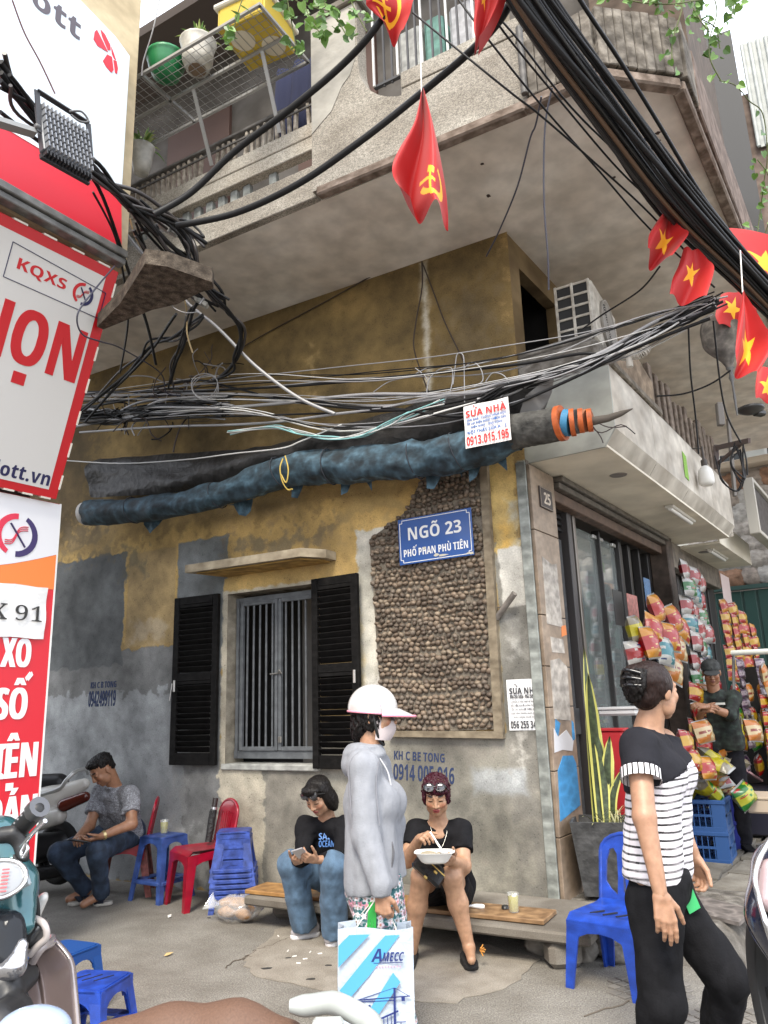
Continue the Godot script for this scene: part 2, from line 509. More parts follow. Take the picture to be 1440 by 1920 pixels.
# ---------------------------------------------------------------- ground
func ground_and_paving() -> void:
	var mb := MB.new()
	mb.quad(Vector3(-90,0,60),Vector3(90,0,60),Vector3(90,0,-120),Vector3(-90,0,-120),Vector3.UP)
	var g := obj("ground",mb,mat(0.335,0.315,0.275,0.92,{"grime": ["blot",0.22,0.8,1.0,0.01],"fine": ["grain",1.1,0.5,1.0],"bump": ["grain",0.35]}))
	g.set_meta("kind","structure")
	# smoother cement patch and its broken edge
	mb = MB.new()
	var out := PackedVector2Array()
	var edge := P("-0.941,0,-5.11 -0.81,0,-5.712 -0.554,0,-6.074 0.057,0,-5.942 0.452,0,-5.389 0.806,0,-4.933 0.589,0,-4.52 0.293,0,-4.322 -0.135,0,-4.418 -0.541,0,-4.624 -0.836,0,-4.837")
	for i in edge.size():
		var a := edge[i]
		var b := edge[(i + 1) % edge.size()]
		for k in 5:
			var p := a.lerp(b,k / 5.0)
			out.append(Vector2(p.x + rng.randf_range(-0.025,0.025),-p.z + rng.randf_range(-0.025,0.025)))
	mb.x = Transform3D(Basis(Vector3.RIGHT,-PI / 2),Vector3.ZERO)
	mb.prism(out,0.001,0.005)
	var pt := obj("cement_patch",mb,mat(0.37,0.335,0.28,0.95,{"grime": ["blot",0.5,0.82,1.0,0.01],"fine": ["grain",1.3,0.7,1.0],"bump": ["grain",0.25]}),g)
	# cracks: thin dark lips of broken cement
	for s in [P("-0.941,0,-5.11 -0.882,0,-5.289 -0.77,0,-5.432 -0.688,0,-5.539 -0.519,0,-5.679"),P("-1.015,0,-4.972 -0.941,0,-5.11 -0.892,0,-5.155"),P("0.878,0,-4.104 1.123,0,-4.251 1.355,0,-4.315")]:
		mb = MB.new()
		var line := smooth(s,6)
		for i in line.size(): line[i] += Vector3(rng.randf_range(-0.02,0.02),0.003,rng.randf_range(-0.02,0.02))
		mb.tube(line,0.004,5)
		obj("crack",mb,mat(0.11,0.09,0.07,1.0),g)
	# old tile and steel grid set in the cement on the right
	for s in [[Vector3(1.50,0,-3.95),0.34,7,0.4],[Vector3(1.28,0,-4.42),0.4,7,0.55]]:
		var c: Vector3 = s[0]
		for i in s[2]:
			for j in s[2]:
				var q := Vector3((i - 3) * 0.062,0,(j - 3) * 0.062)
				if q.length() > 0.2 or rng.randf() < 0.12: continue
				mb = MB.new()
				mb.box(Vector3(0,0.003,0),Vector3(0.05,0.012,0.05),0.003)
				var t := obj("tile",mb,mat(0.2,0.185,0.165,0.8,{"grime": ["cloud",0.8,0.6,1.0]}),g)
				t.transform = at(c,s[3]) * at(q + Vector3(0,-0.0035 * rng.randf(),0))
	# paving stones of the alley,in front of the shop
	var pav := Node3D.new()
	pav.name = "alley_pavement"
	add_child(pav)
	pav.transform = onr(0,0,0)
	pav.set_meta("kind","structure")
	mb = MB.new()
	mb.box(Vector3(5.3,0.02,0.9),Vector3(8.8,0.05,3.2),0.0)
	obj("bedding",mb,mat(0.14,0.13,0.115,1.0),pav)
	var stones: Array[ArrayMesh] = []
	for k in 5:
		mb = MB.new()
		var poly := PackedVector2Array()
		for c in [[-0.3,-0.2],[0.0,-0.2],[0.3,-0.2],[0.3,0.0],[0.3,0.2],[0.0,0.2],[-0.3,0.2],[-0.3,0.0]]:
			poly.append(Vector2(c[0] + rng.randf_range(-0.03,0.03),c[1] + rng.randf_range(-0.025,0.025)))
		mb.x = Transform3D(Basis(Vector3.RIGHT,-PI / 2),Vector3.ZERO)
		mb.prism(poly,0.0,0.03,true,false)
		stones.append(mb.done())
	var tones: Array[Material] = []
	for t in [1.0,0.85,1.12]:
		tones.append(mat(0.27 * t,0.255 * t,0.22 * t,0.9,{"grime": ["cloud",0.6,0.6,1.0,0.02],"fine": ["grain",1.4,0.65,1.0],"bump": ["blot",0.6]}))
	for i in 13:
		for j in 7:
			var p := Vector3(1.25 + i * 0.655 + (0.3 if j % 2 else 0.0),0.044 + rng.randf_range(-0.006,0.006),-0.5 + j * 0.445)
			shared("paving_stone",stones[rng.randi() % 5],tones[rng.randi() % 3],pav,at(p,rng.randf_range(-0.04,0.04) + (PI if rng.randf() < 0.5 else 0.0)))
# ---------------------------------------------------------------- corner house
var house: Node3D
func corner_building() -> void:
	house = thing("corner_house","old ochre and grey corner house with shuttered window, pebble panel and concrete balcony","house",MW)
	var tex := wall_texture()
	var wm := StandardMaterial3D.new()
	wm.albedo_texture = tex
	wm.roughness = 0.93
	wm.heightmap_enabled = true
	wm.heightmap_texture = tex
	wm.heightmap_scale = 1.2
	var L := -2.86
	var R := -1.89
	var mb := MB.new()
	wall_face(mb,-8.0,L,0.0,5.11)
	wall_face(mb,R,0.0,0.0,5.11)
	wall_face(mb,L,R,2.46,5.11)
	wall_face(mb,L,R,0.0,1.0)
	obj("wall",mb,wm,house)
	var beige := mat(0.43,0.39,0.31,0.9,{"grime": ["blot",0.7,0.55,1.0,0.02],"fine": ["grain",1.4,0.75,1.0],"bump": ["blot",0.4]})
	# window: reveal,sill,hood
	var win := Node3D.new()
	win.name = "window"
	house.add_child(win)
	mb = MB.new()
	mb.quad(Vector3(L,1.0,0),Vector3(L,2.46,0),Vector3(L,2.46,-0.24),Vector3(L,1.0,-0.24),Vector3.RIGHT)
	mb.quad(Vector3(R,1.0,0),Vector3(R,2.46,0),Vector3(R,2.46,-0.24),Vector3(R,1.0,-0.24),Vector3.LEFT)
	mb.quad(Vector3(L,2.46,0),Vector3(R,2.46,0),Vector3(R,2.46,-0.24),Vector3(L,2.46,-0.24),Vector3.DOWN)
	obj("reveal",mb,beige,win)
	mb = MB.new()
	mb.box(Vector3((L + R) / 2,0.985,-0.1),Vector3(R - L + 0.05,0.05,0.26),0.008)
	obj("sill",mb,mat(0.5,0.5,0.46,0.85,{"grime": ["blot",0.9,0.6,1.0]}),win)
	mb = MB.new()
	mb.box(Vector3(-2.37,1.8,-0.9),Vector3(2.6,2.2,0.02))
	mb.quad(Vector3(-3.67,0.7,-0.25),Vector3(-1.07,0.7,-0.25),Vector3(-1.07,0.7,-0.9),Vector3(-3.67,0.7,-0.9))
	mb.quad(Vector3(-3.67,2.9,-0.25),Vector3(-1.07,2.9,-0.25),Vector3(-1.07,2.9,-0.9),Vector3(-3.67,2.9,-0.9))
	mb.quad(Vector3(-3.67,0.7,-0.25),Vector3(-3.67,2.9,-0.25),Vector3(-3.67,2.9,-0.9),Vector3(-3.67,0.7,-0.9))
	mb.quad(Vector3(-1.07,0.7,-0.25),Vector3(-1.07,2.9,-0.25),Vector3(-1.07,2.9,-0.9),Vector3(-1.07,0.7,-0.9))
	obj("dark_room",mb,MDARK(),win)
	# hood with chamfered corners
	mb = MB.new()
	mb.x = Transform3D(Basis(Vector3.RIGHT,PI / 2),Vector3(0,2.63,0.0))
	mb.prism(V2([-2.92,0.002,-3.05,0.35,-1.82,0.33,-1.69,0.15,-1.69,0.002]),-0.07,0.0)
	obj("hood",mb,mat(0.42,0.36,0.26,0.92,{"grime": ["blot",0.6,0.55,1.0,0.02],"bump": ["blot",0.3]}),win)
	mb = MB.new()
	mb.x = Transform3D(Basis(Vector3.RIGHT,PI / 2),Vector3(0,2.629,0.0))
	mb.prism(V2([-2.88,0.002,-2.96,0.3,-1.86,0.28,-1.75,0.12,-1.75,0.002]),0.0,0.012)
	obj("hood_soffit",mb,mat(0.47,0.29,0.08,0.9,{"grime": ["blot",0.6,0.6,1.0]}),win)
	# steel grille of two leaves
	var steel := mat(0.16,0.17,0.18,0.5,{"grime": ["blot",1.0,0.7,1.0],"spec": 0.4})
	mb = MB.new()
	mb.bar(Vector3(L + 0.03,1.06,-0.13),Vector3(L + 0.03,2.42,-0.13),0.05,0.03)
	mb.bar(Vector3(R - 0.03,1.06,-0.13),Vector3(R - 0.03,2.42,-0.13),0.05,0.03)
	mb.bar(Vector3(L,1.075,-0.128),Vector3(R,1.075,-0.128),0.03,0.06)
	mb.bar(Vector3(L,2.41,-0.128),Vector3(R,2.41,-0.128),0.03,0.04)
	obj("grille_frame",mb,steel,win)
	for k in 2:
		var x0 := L + 0.06 + k * 0.425
		mb = MB.new()
		for e in [x0 + 0.02,x0 + 0.405]: mb.bar(Vector3(e,1.11,-0.115),Vector3(e,2.385,-0.115),0.034,0.03,Vector3.UP,0.003)
		for y in [1.125,2.37]: mb.bar(Vector3(x0 + 0.037,y,-0.115),Vector3(x0 + 0.388,y,-0.115),0.03,0.034,Vector3.UP,0.003)
		obj("grille_leaf",mb,steel,win)
		mb = MB.new()
		mb.box(Vector3.ZERO,Vector3(0.017,1.22,0.014),0.003)
		var bm := mb.done()
		for i in 5: shared("bar",bm,steel,win,at(Vector3(x0 + 0.075 + i * 0.07,1.748,-0.118)))
	mb = MB.new()
	mb.rod(Vector3(-2.45,1.74,-0.09),Vector3(-2.33,1.745,-0.09),0.007)
	mb.tube(smooth(P("-2.36,1.74,-0.085 -2.34,1.77,-0.07 -2.32,1.74,-0.085"),5),0.005,6)
	mb.box(Vector3(-2.34,1.2,-0.085),Vector3(0.035,0.05,0.015),0.004)
	obj("latch",mb,mat(0.35,0.33,0.3,0.4,{"metal": 0.8}),win)
	# louvred shutters
	for k in 2:
		var sh := Node3D.new()
		sh.name = "shutter"
		sh.set_meta("label","black louvred shutter left of the window" if k == 0 else "black louvred shutter right of the window")
		house.add_child(sh,true)
		sh.transform = at(Vector3(-2.92,1.0,0.045),0.03) if k == 0 else at(Vector3(-1.9,0.985,0.05),-0.07)
		var sg := -1.0 if k == 0 else 1.0
		var wd := 0.52 if k == 0 else 0.47
		var ht := 1.47 if k == 0 else 1.5
		var black := mat(0.012,0.011,0.0105,0.75,{"grime": ["blot",1.3,0.45,1.0],"bump": ["blot",0.25],"spec": 0.25})
		mb = MB.new()
		for e in [0.03,wd - 0.035]: mb.box(Vector3(sg * e,ht / 2,0),Vector3(0.065 if e > 0.1 else 0.06,ht,0.04),0.004)
		for y in [0.05,ht * 0.5,ht - 0.05]: mb.box(Vector3(sg * wd / 2,y,-0.001),Vector3(wd - 0.13,0.1 if y > 0.06 or y < 0.06 else 0.1,0.036),0.003)
		obj("frame",mb,black,sh)
		mb = MB.new()
		mb.box(Vector3.ZERO,Vector3(wd - 0.13,0.064,0.008),0.003,Basis(Vector3.RIGHT,0.75))
		var sm := mb.done()
		for half in 2:
			var y0 := 0.1 + half * (ht * 0.5 - 0.05) + 0.03
			var y1 := y0 + ht * 0.5 - 0.05 - 0.115
			for i in 13:
				var t := at(Vector3(sg * wd / 2,lerpf(y0,y1,i / 12.0),0.0))
				t.basis = Basis(Vector3.BACK,rng.randf_range(-0.012,0.012)) * Basis(Vector3.RIGHT,rng.randf_range(-0.12,0.12))
				shared("slat",sm,black,sh,t)
		mb = MB.new()
		mb.box(Vector3(sg * (wd - 0.04),ht * 0.46,0.025),Vector3(0.02,0.1,0.01),0.002)
		if k == 0: mb.tube(P("-0.5,0.7,0.03 -0.505,0.6,0.04 -0.515,0.55,0.04"),0.004,5)
		obj("catch",mb,mat(0.6,0.58,0.55,0.4,{"metal": 0.6}),sh)
	pebble_panel()
	# step by the base and cement apron (slab over a drain) in front of the wall
	mb = MB.new()
	mb.box(Vector3(-0.81,0.17,0.37),Vector3(2.42,0.06,0.74),0.012)
	obj("ledge_slab",mb,MCONC(),house)
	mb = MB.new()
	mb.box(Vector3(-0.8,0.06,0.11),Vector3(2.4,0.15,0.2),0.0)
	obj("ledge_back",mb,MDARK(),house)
	for q in [[0.2,0.62,0.16],[0.17,0.42,0.2],[0.2,0.18,0.2],[-1.9,0.35,0.2]]:
		mb = MB.new()
		mb.box(Vector3.ZERO,Vector3(q[2] + 0.03,0.135,q[2]),0.03,Basis(Vector3.UP,rng.randf()))
		var st := obj("footing_stone",mb,MCONC(),house)
		st.position = Vector3(q[0],0.068,q[1])
	# low corner of the shop side: pillar with stone-tile cladding,metal edge strip
	mb = MB.new()
	mb.box(Vector3(-0.035,1.62,0.011),Vector3(0.075,3.1,0.022),0.004)
	obj("edge_strip",mb,mat(0.33,0.35,0.32,0.6,{"grime": ["blot",0.9,0.5,1.0],"bump": ["blot",0.3]}),house)
	# stencilled telephone numbers
	var ink := mat(0.03,0.05,0.13,0.9,{"grime": ["grain",1.2,0.6,1.0]})
	text("stencil","KH C B TONG",0.36,0.06,ink,house,at(Vector3(-4.42,1.73,0.0015)))
	text("stencil","0942499119",0.38,0.15,ink,house,at(Vector3(-4.43,1.6,0.0015)))
	text("stencil","KH C BE TONG",0.42,0.062,ink,house,at(Vector3(-0.99,1.075,0.0015)) * Transform3D(Basis(Vector3.BACK,-0.05),Vector3.ZERO))
	text("stencil","0914 005 916",0.5,0.115,ink,house,at(Vector3(-0.96,0.955,0.0015)) * Transform3D(Basis(Vector3.BACK,-0.05),Vector3.ZERO))
func pebble_panel() -> void:
	var pn := Node3D.new()
	pn.name = "pebble_panel"
	house.add_child(pn)
	var poly := PackedVector2Array()
	for p in P("-0.368,1.262,0 -1.175,1.246,0 -1.296,1.641,0 -1.318,1.995,0 -1.33,2.364,0 -1.343,2.569,0 -1.355,2.76,0 -1.124,2.873,0 -0.999,2.947,0 -0.905,3.108,0 -0.858,3.18,0 -0.816,3.261,0 -0.669,3.366,0 -0.439,3.365,0 -0.355,3.219,0"):
		poly.append(Vector2(p.x,p.y))
	var mb := MB.new()
	mb.prism(poly,-0.01,0.018)
	obj("mortar",mb,mat(0.235,0.2,0.155,0.95,{"grime": ["blot",1.0,0.5,1.0],"bump": ["grain",0.4]}),pn)
	mb = MB.new()
	mb.prism(V2([-0.365,1.25,-0.30,1.235,-0.285,3.35,-0.345,3.35]),0.0,0.05)
	mb.prism(V2([-1.22,1.22,-0.301,1.2,-0.301,1.234,-0.365,1.249,-1.21,1.262]),0.0,0.05)
	obj("cement_frame",mb,mat(0.3,0.25,0.175,0.92,{"grime": ["blot",0.8,0.5,1.0,0.02],"bump": ["blot",0.5]}),pn)
	var kinds: Array[ArrayMesh] = []
	for k in 5:
		mb = MB.new()
		mb.ball(Vector3.ZERO,Vector3(0.0235 + rng.randf_range(-0.003,0.004),0.0185 + rng.randf_range(-0.003,0.002),0.024),8,5,Basis.from_euler(Vector3(rng.randf_range(-0.3,0.3),rng.randf_range(-0.3,0.3),0)),0.85)
		kinds.append(mb.done())
	var tones: Array[Material] = []
	for c in [[0.18,0.13,0.09],[0.25,0.185,0.13],[0.13,0.095,0.068],[0.31,0.24,0.17],[0.21,0.165,0.125]]:
		tones.append(mat(c[0],c[1],c[2],0.62,{"grime": ["blot",1.7,0.6,1.0]}))
	var spots: Array[Transform3D] = []
	var y := 1.275
	while y < 3.32:
		var wave := rng.randf_range(-0.01,0.01)
		var xx := -1.4 + rng.randf() * 0.04
		while xx < -0.35:
			xx += 0.047 + rng.randf_range(-0.006,0.007)
			var q := Vector2(xx,y + wave + 0.008 * sin(xx * 9.0) + rng.randf_range(-0.008,0.008))
			if Geometry2D.is_point_in_polygon(q,poly) and xx < -0.372 and rng.randf() > 0.02:
				var t := Transform3D(Basis(Vector3.BACK,rng.randf_range(-0.9,0.9)) * Basis.from_scale(Vector3.ONE * rng.randf_range(0.82,1.18)),Vector3(q.x,q.y,0.022 + rng.randf_range(-0.005,0.004)))
				spots.append(t)
		y += 0.0385
	var rest: Array[Transform3D] = []
	var step := spots.size() / 298.0
	var nextp := 0.0
	for i in spots.size():
		if i >= nextp:
			nextp += step
			shared("pebble",kinds[rng.randi() % 5],tones[rng.randi() % 5],pn,spots[i])
		else:
			rest.append(spots[i])
	for k in 5:
		var mm := MultiMesh.new()
		mm.transform_format = MultiMesh.TRANSFORM_3D
		mm.mesh = kinds[k]
		var mine: Array[Transform3D] = []
		for i in rest.size():
			if i % 5 == k: mine.append(rest[(i * 7) % rest.size()] if rest.size() % 7 else rest[i])
		mm.instance_count = mine.size()
		for i in mine.size(): mm.set_instance_transform(i,mine[i])
		var mi := MultiMeshInstance3D.new()
		mi.name = "smaller_pebbles"
		mi.multimesh = mm
		mi.material_override = tones[k]
		mi.set_meta("kind","stuff")
		pn.add_child(mi,true)
# ---------------------------------------------------------------- balcony of the corner house
func terrazzo() -> StandardMaterial3D:
	return mat(0.52,0.485,0.42,0.85,{"grime": ["cloud",0.5,0.55,1.0,0.02],"fine": ["speck",2.2,0.55,1.0]})
func balcony() -> void:
	var b := Node3D.new()
	b.name = "balcony"
	house.add_child(b)
	var edge := V2([-8,1.1,0.6,1.12,1.03,1.15,1.44,0.8,1.58,-1.15,2.02,-7.5,0.3,-7.5,-0.2,-0.15,-8,-0.1])
	var mb := MB.new()
	mb.x = Transform3D(Basis(Vector3.RIGHT,PI / 2),Vector3(0,5.11,0))
	mb.prism(edge,-0.13,0.0)
	obj("soffit",mb,mat(0.88,0.83,0.76,0.9,{"grime": ["cloud",0.2,0.8,1.0,0.02],"fine": ["blot",0.35,0.84,1.0],"bump": ["blot",0.25]}),b)
	# drip lip along the edge
	mb = MB.new()
	var e2 := [Vector3(-1.0,5.11,1.2),Vector3(0.6,5.1,1.2),Vector3(1.05,5.1,1.22),Vector3(1.46,5.1,0.86),Vector3(1.61,5.1,-1.15),Vector3(2.05,5.1,-7.4)]
	for i in e2.size() - 1: mb.bar(e2[i],e2[i + 1],0.08,0.075,Vector3.UP,0.012)
	obj("drip_lip",mb,mat(0.3,0.24,0.2,0.95,{"grime": ["blot",0.8,0.45,1.0,0.03],"bump": ["blot",0.8]}),b)
	# small wear holes where the render has come off the soffit
	for q in [[1.16,0.46,0.045],[1.24,0.42,0.035],[1.19,0.36,0.03],[1.27,0.5,0.02],[0.05,0.5,0.02],[-0.2,0.75,0.016],[0.15,0.85,0.014],[1.05,0.72,0.014],[0.9,0.2,0.02]]:
		mb = MB.new()
		var pl := PackedVector2Array()
		for k in 9: pl.append(Vector2.from_angle(TAU * k / 9) * q[2] * rng.randf_range(0.5,1.2))
		mb.x = Transform3D(Basis(Vector3.RIGHT,PI / 2),Vector3(q[0],5.107,q[1]))
		mb.prism(pl,-0.002,0.0,true,false)
		obj("wear_hole",mb,mat(0.06,0.04,0.035,1.0),b)
	var tz := terrazzo()
	mb = MB.new()
	mb.box(Vector3(-4.52,5.255,1.13),Vector3(6.96,0.285,0.1),0.006)
	obj("lower_band",mb,tz,b)
	mb = MB.new()
	mb.box(Vector3(-4.52,5.602,1.13),Vector3(6.96,0.118,0.09),0.006)
	mb.box(Vector3(-4.52,5.728,1.13),Vector3(6.96,0.122,0.09),0.006)
	mb.box(Vector3(-4.52,5.66,1.12),Vector3(6.96,0.1,0.06),0.0)
	obj("upper_band",mb,mat(0.62,0.58,0.5,0.9,{"grime": ["cloud",0.6,0.7,1.0,0.02],"fine": ["speck",2.2,0.6,1.0]}),b)
	var blk := mat(0.35,0.37,0.35,0.8,{"grime": ["blot",1.1,0.5,1.0]})
	for i in 22:
		if rng.randf() < 0.35: continue
		mb = MB.new()
		mb.box(Vector3.ZERO,Vector3(0.07,0.145,0.05),0.006)
		var o := obj("spacer",mb,blk,b)
		o.position = Vector3(-4.0 + i * 0.132,5.47,1.1)
	var slatm := mat(0.5,0.45,0.38,0.9,{"grime": ["blot",1.2,0.4,1.0,0.02],"bump": ["blot",0.4]})
	mb = MB.new()
	mb.box(Vector3.ZERO,Vector3(0.026,0.25,0.035),0.004)
	var bal := mb.done()
	var x := -1.07
	while x > -3.9:
		if rng.randf() > 0.06:
			var t := at(Vector3(x,5.905 - rng.randf() * 0.02,1.13),rng.randf_range(-0.2,0.2))
			t.basis = Basis(Vector3.BACK,rng.randf_range(-0.08,0.08)) * t.basis
			shared("baluster",bal,slatm,b,t)
		x -= 0.062
	mb = MB.new()
	mb.box(Vector3(-4.52,6.045,1.13),Vector3(6.96,0.03,0.06),0.006)
	mb.box(Vector3(-4.52,5.97,1.15),Vector3(6.96,0.015,0.012),0.0)
	obj("handrail",mb,mat(0.16,0.15,0.14,0.7,{"grime": ["blot",1.0,0.5,1.0]}),b)
	# tall post and curved parapet
	var pl := V2([-1.04,5.125,0.61,5.125,0.61,5.58,-0.15,5.58])
	for k in 9:
		var a := -PI / 2 - (k + 1) * PI / 18
		pl.append(Vector2(-0.15 + 0.47 * cos(a),6.05 + 0.47 * sin(a)))
	pl.append_array(V2([-0.62,6.62,-1.04,6.62]))
	mb = MB.new()
	mb.prism(pl,1.1,1.225)
	obj("curved_parapet",mb,tz,b)
	mb = MB.new()
	mb.prism(V2([-1.036,5.62,-0.98,5.66,-0.86,5.74,-0.76,5.92,-0.69,5.98,-0.64,6.1,-0.63,6.61,-1.036,6.61]),1.22,1.23)
	obj("cement_skim",mb,mat(0.42,0.4,0.355,0.9,{"grime": ["cloud",0.7,0.55,1.0],"bump": ["blot",0.4]}),b)
	mb = MB.new()
	mb.box(Vector3(-0.83,6.65,1.16),Vector3(0.5,0.07,0.2),0.01)
	obj("post_cap",mb,MCONC(),b)
	mb = MB.new()
	mb.box(Vector3(0.2,5.745,1.04),Vector3(1.1,0.125,0.07),0.005)
	mb.box(Vector3(0.2,5.885,1.04),Vector3(1.1,0.135,0.07),0.005)
	mb.box(Vector3(0.2,5.815,1.03),Vector3(1.1,0.03,0.05),0.0)
	mb.box(Vector3(0.15,5.62,1.03),Vector3(1.0,0.2,0.05),0.0)
	obj("upper_band",mb,tz,b)
	var iron := mat(0.05,0.05,0.055,0.6)
	mb = MB.new()
	mb.box(Vector3.ZERO,Vector3(0.014,0.75,0.014),0.0)
	var rl := mb.done()
	for i in 15: shared("rail_bar",rl,iron if i % 3 else mat(0.6,0.6,0.58,0.6),b,at(Vector3(-0.58 + i * 0.068,6.33,1.02 + (0.04 if i % 3 == 0 else 0.0))))
	mb = MB.new()
	mb.box(Vector3(0,5.98,1.02),Vector3(1.2,0.02,0.03),0.0)
	mb.box(Vector3(0,6.7,1.02),Vector3(1.2,0.03,0.03),0.0)
	obj("rail",mb,iron,b)
	# pale things stored behind the rail
	for q in [[-0.35,0.2,[0.5,0.5,0.47]],[-0.15,0.16,[0.16,0.36,0.3]],[0.08,0.2,[0.56,0.56,0.58]],[0.3,0.2,[0.5,0.42,0.3]]]:
		mb = MB.new()
		mb.box(Vector3.ZERO,Vector3(q[1],0.6,0.2),0.03)
		var o := obj("stored_board",mb,mat(q[2][0],q[2][1],q[2][2],0.6,{"grime": ["blot",1.0,0.6,1.0]}),b)
		o.position = Vector3(q[0],6.22,0.8)
	# corner: upright cement strips with small gaps,then the stained side
	var st := mat(0.33,0.295,0.25,0.92,{"grime": ["blot",0.8,0.3,1.0,0.02],"fine": ["cloud",0.6,0.6,1.0],"bump": ["blot",0.8]})
	var run := [Vector2(0.63,1.18),Vector2(1.06,1.22),Vector2(1.48,0.86),Vector2(1.5,0.55)]
	for s in 3:
		var d: Vector2 = run[s + 1] - run[s]
		var cnt := int(d.length() / 0.056)
		mb = MB.new()
		mb.bar(Vector3(run[s].x,5.35,run[s].y - 0.03),Vector3(run[s + 1].x,5.35,run[s + 1].y - 0.03),0.05,0.4)
		obj("strip_backing",mb,st,b)
		for i in cnt:
			mb = MB.new()
			mb.box(Vector3.ZERO,Vector3(d.length() / cnt - 0.003,0.43 + rng.randf_range(-0.01,0.01),0.09),0.006)
			var p: Vector2 = run[s] + d * (i + 0.5) / cnt
			var o := obj("cement_strip",mb,st,b)
			o.transform = at(Vector3(p.x,5.36 + rng.randf_range(-0.006,0.006),p.y),-d.angle())
	mb = MB.new()
	mb.bar(Vector3(1.5,5.36,0.55),Vector3(2.02,5.36,-7.4),0.1,0.48,Vector3.UP,0.01)
	obj("side_parapet",mb,mat(0.24,0.18,0.15,0.95,{"grime": ["blot",0.6,0.35,1.0,0.03],"bump": ["blot",0.8]}),b)
	mb = MB.new()
	mb.rod(Vector3(0.615,5.15,1.26),Vector3(0.615,5.66,1.26),0.022,10)
	mb.rod(Vector3(0.615,5.6,1.26),Vector3(0.55,5.68,1.1),0.022,10)
	obj("rain_pipe",mb,mat(0.14,0.13,0.12,0.6,{"grime": ["blot",1.0,0.5,1.0]}),b)
	# the storey above: dark back wall,ceiling and eaves
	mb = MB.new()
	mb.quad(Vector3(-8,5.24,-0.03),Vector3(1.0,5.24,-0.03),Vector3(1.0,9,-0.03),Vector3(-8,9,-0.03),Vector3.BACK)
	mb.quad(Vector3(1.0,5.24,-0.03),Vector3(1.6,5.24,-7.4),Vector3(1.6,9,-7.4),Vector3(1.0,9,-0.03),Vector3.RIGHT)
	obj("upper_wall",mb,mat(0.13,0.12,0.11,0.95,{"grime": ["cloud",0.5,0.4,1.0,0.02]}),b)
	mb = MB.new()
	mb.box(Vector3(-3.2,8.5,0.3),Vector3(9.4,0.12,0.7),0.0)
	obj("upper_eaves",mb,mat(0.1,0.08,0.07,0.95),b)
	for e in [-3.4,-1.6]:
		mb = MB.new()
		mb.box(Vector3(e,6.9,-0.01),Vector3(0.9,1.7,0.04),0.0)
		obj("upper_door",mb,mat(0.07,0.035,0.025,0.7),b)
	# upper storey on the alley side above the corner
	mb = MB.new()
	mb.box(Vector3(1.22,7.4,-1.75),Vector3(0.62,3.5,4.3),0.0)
	obj("upper_bay",mb,mat(0.13,0.095,0.07,0.95,{"grime": ["blot",0.5,0.35,1.0,0.03]}),b)
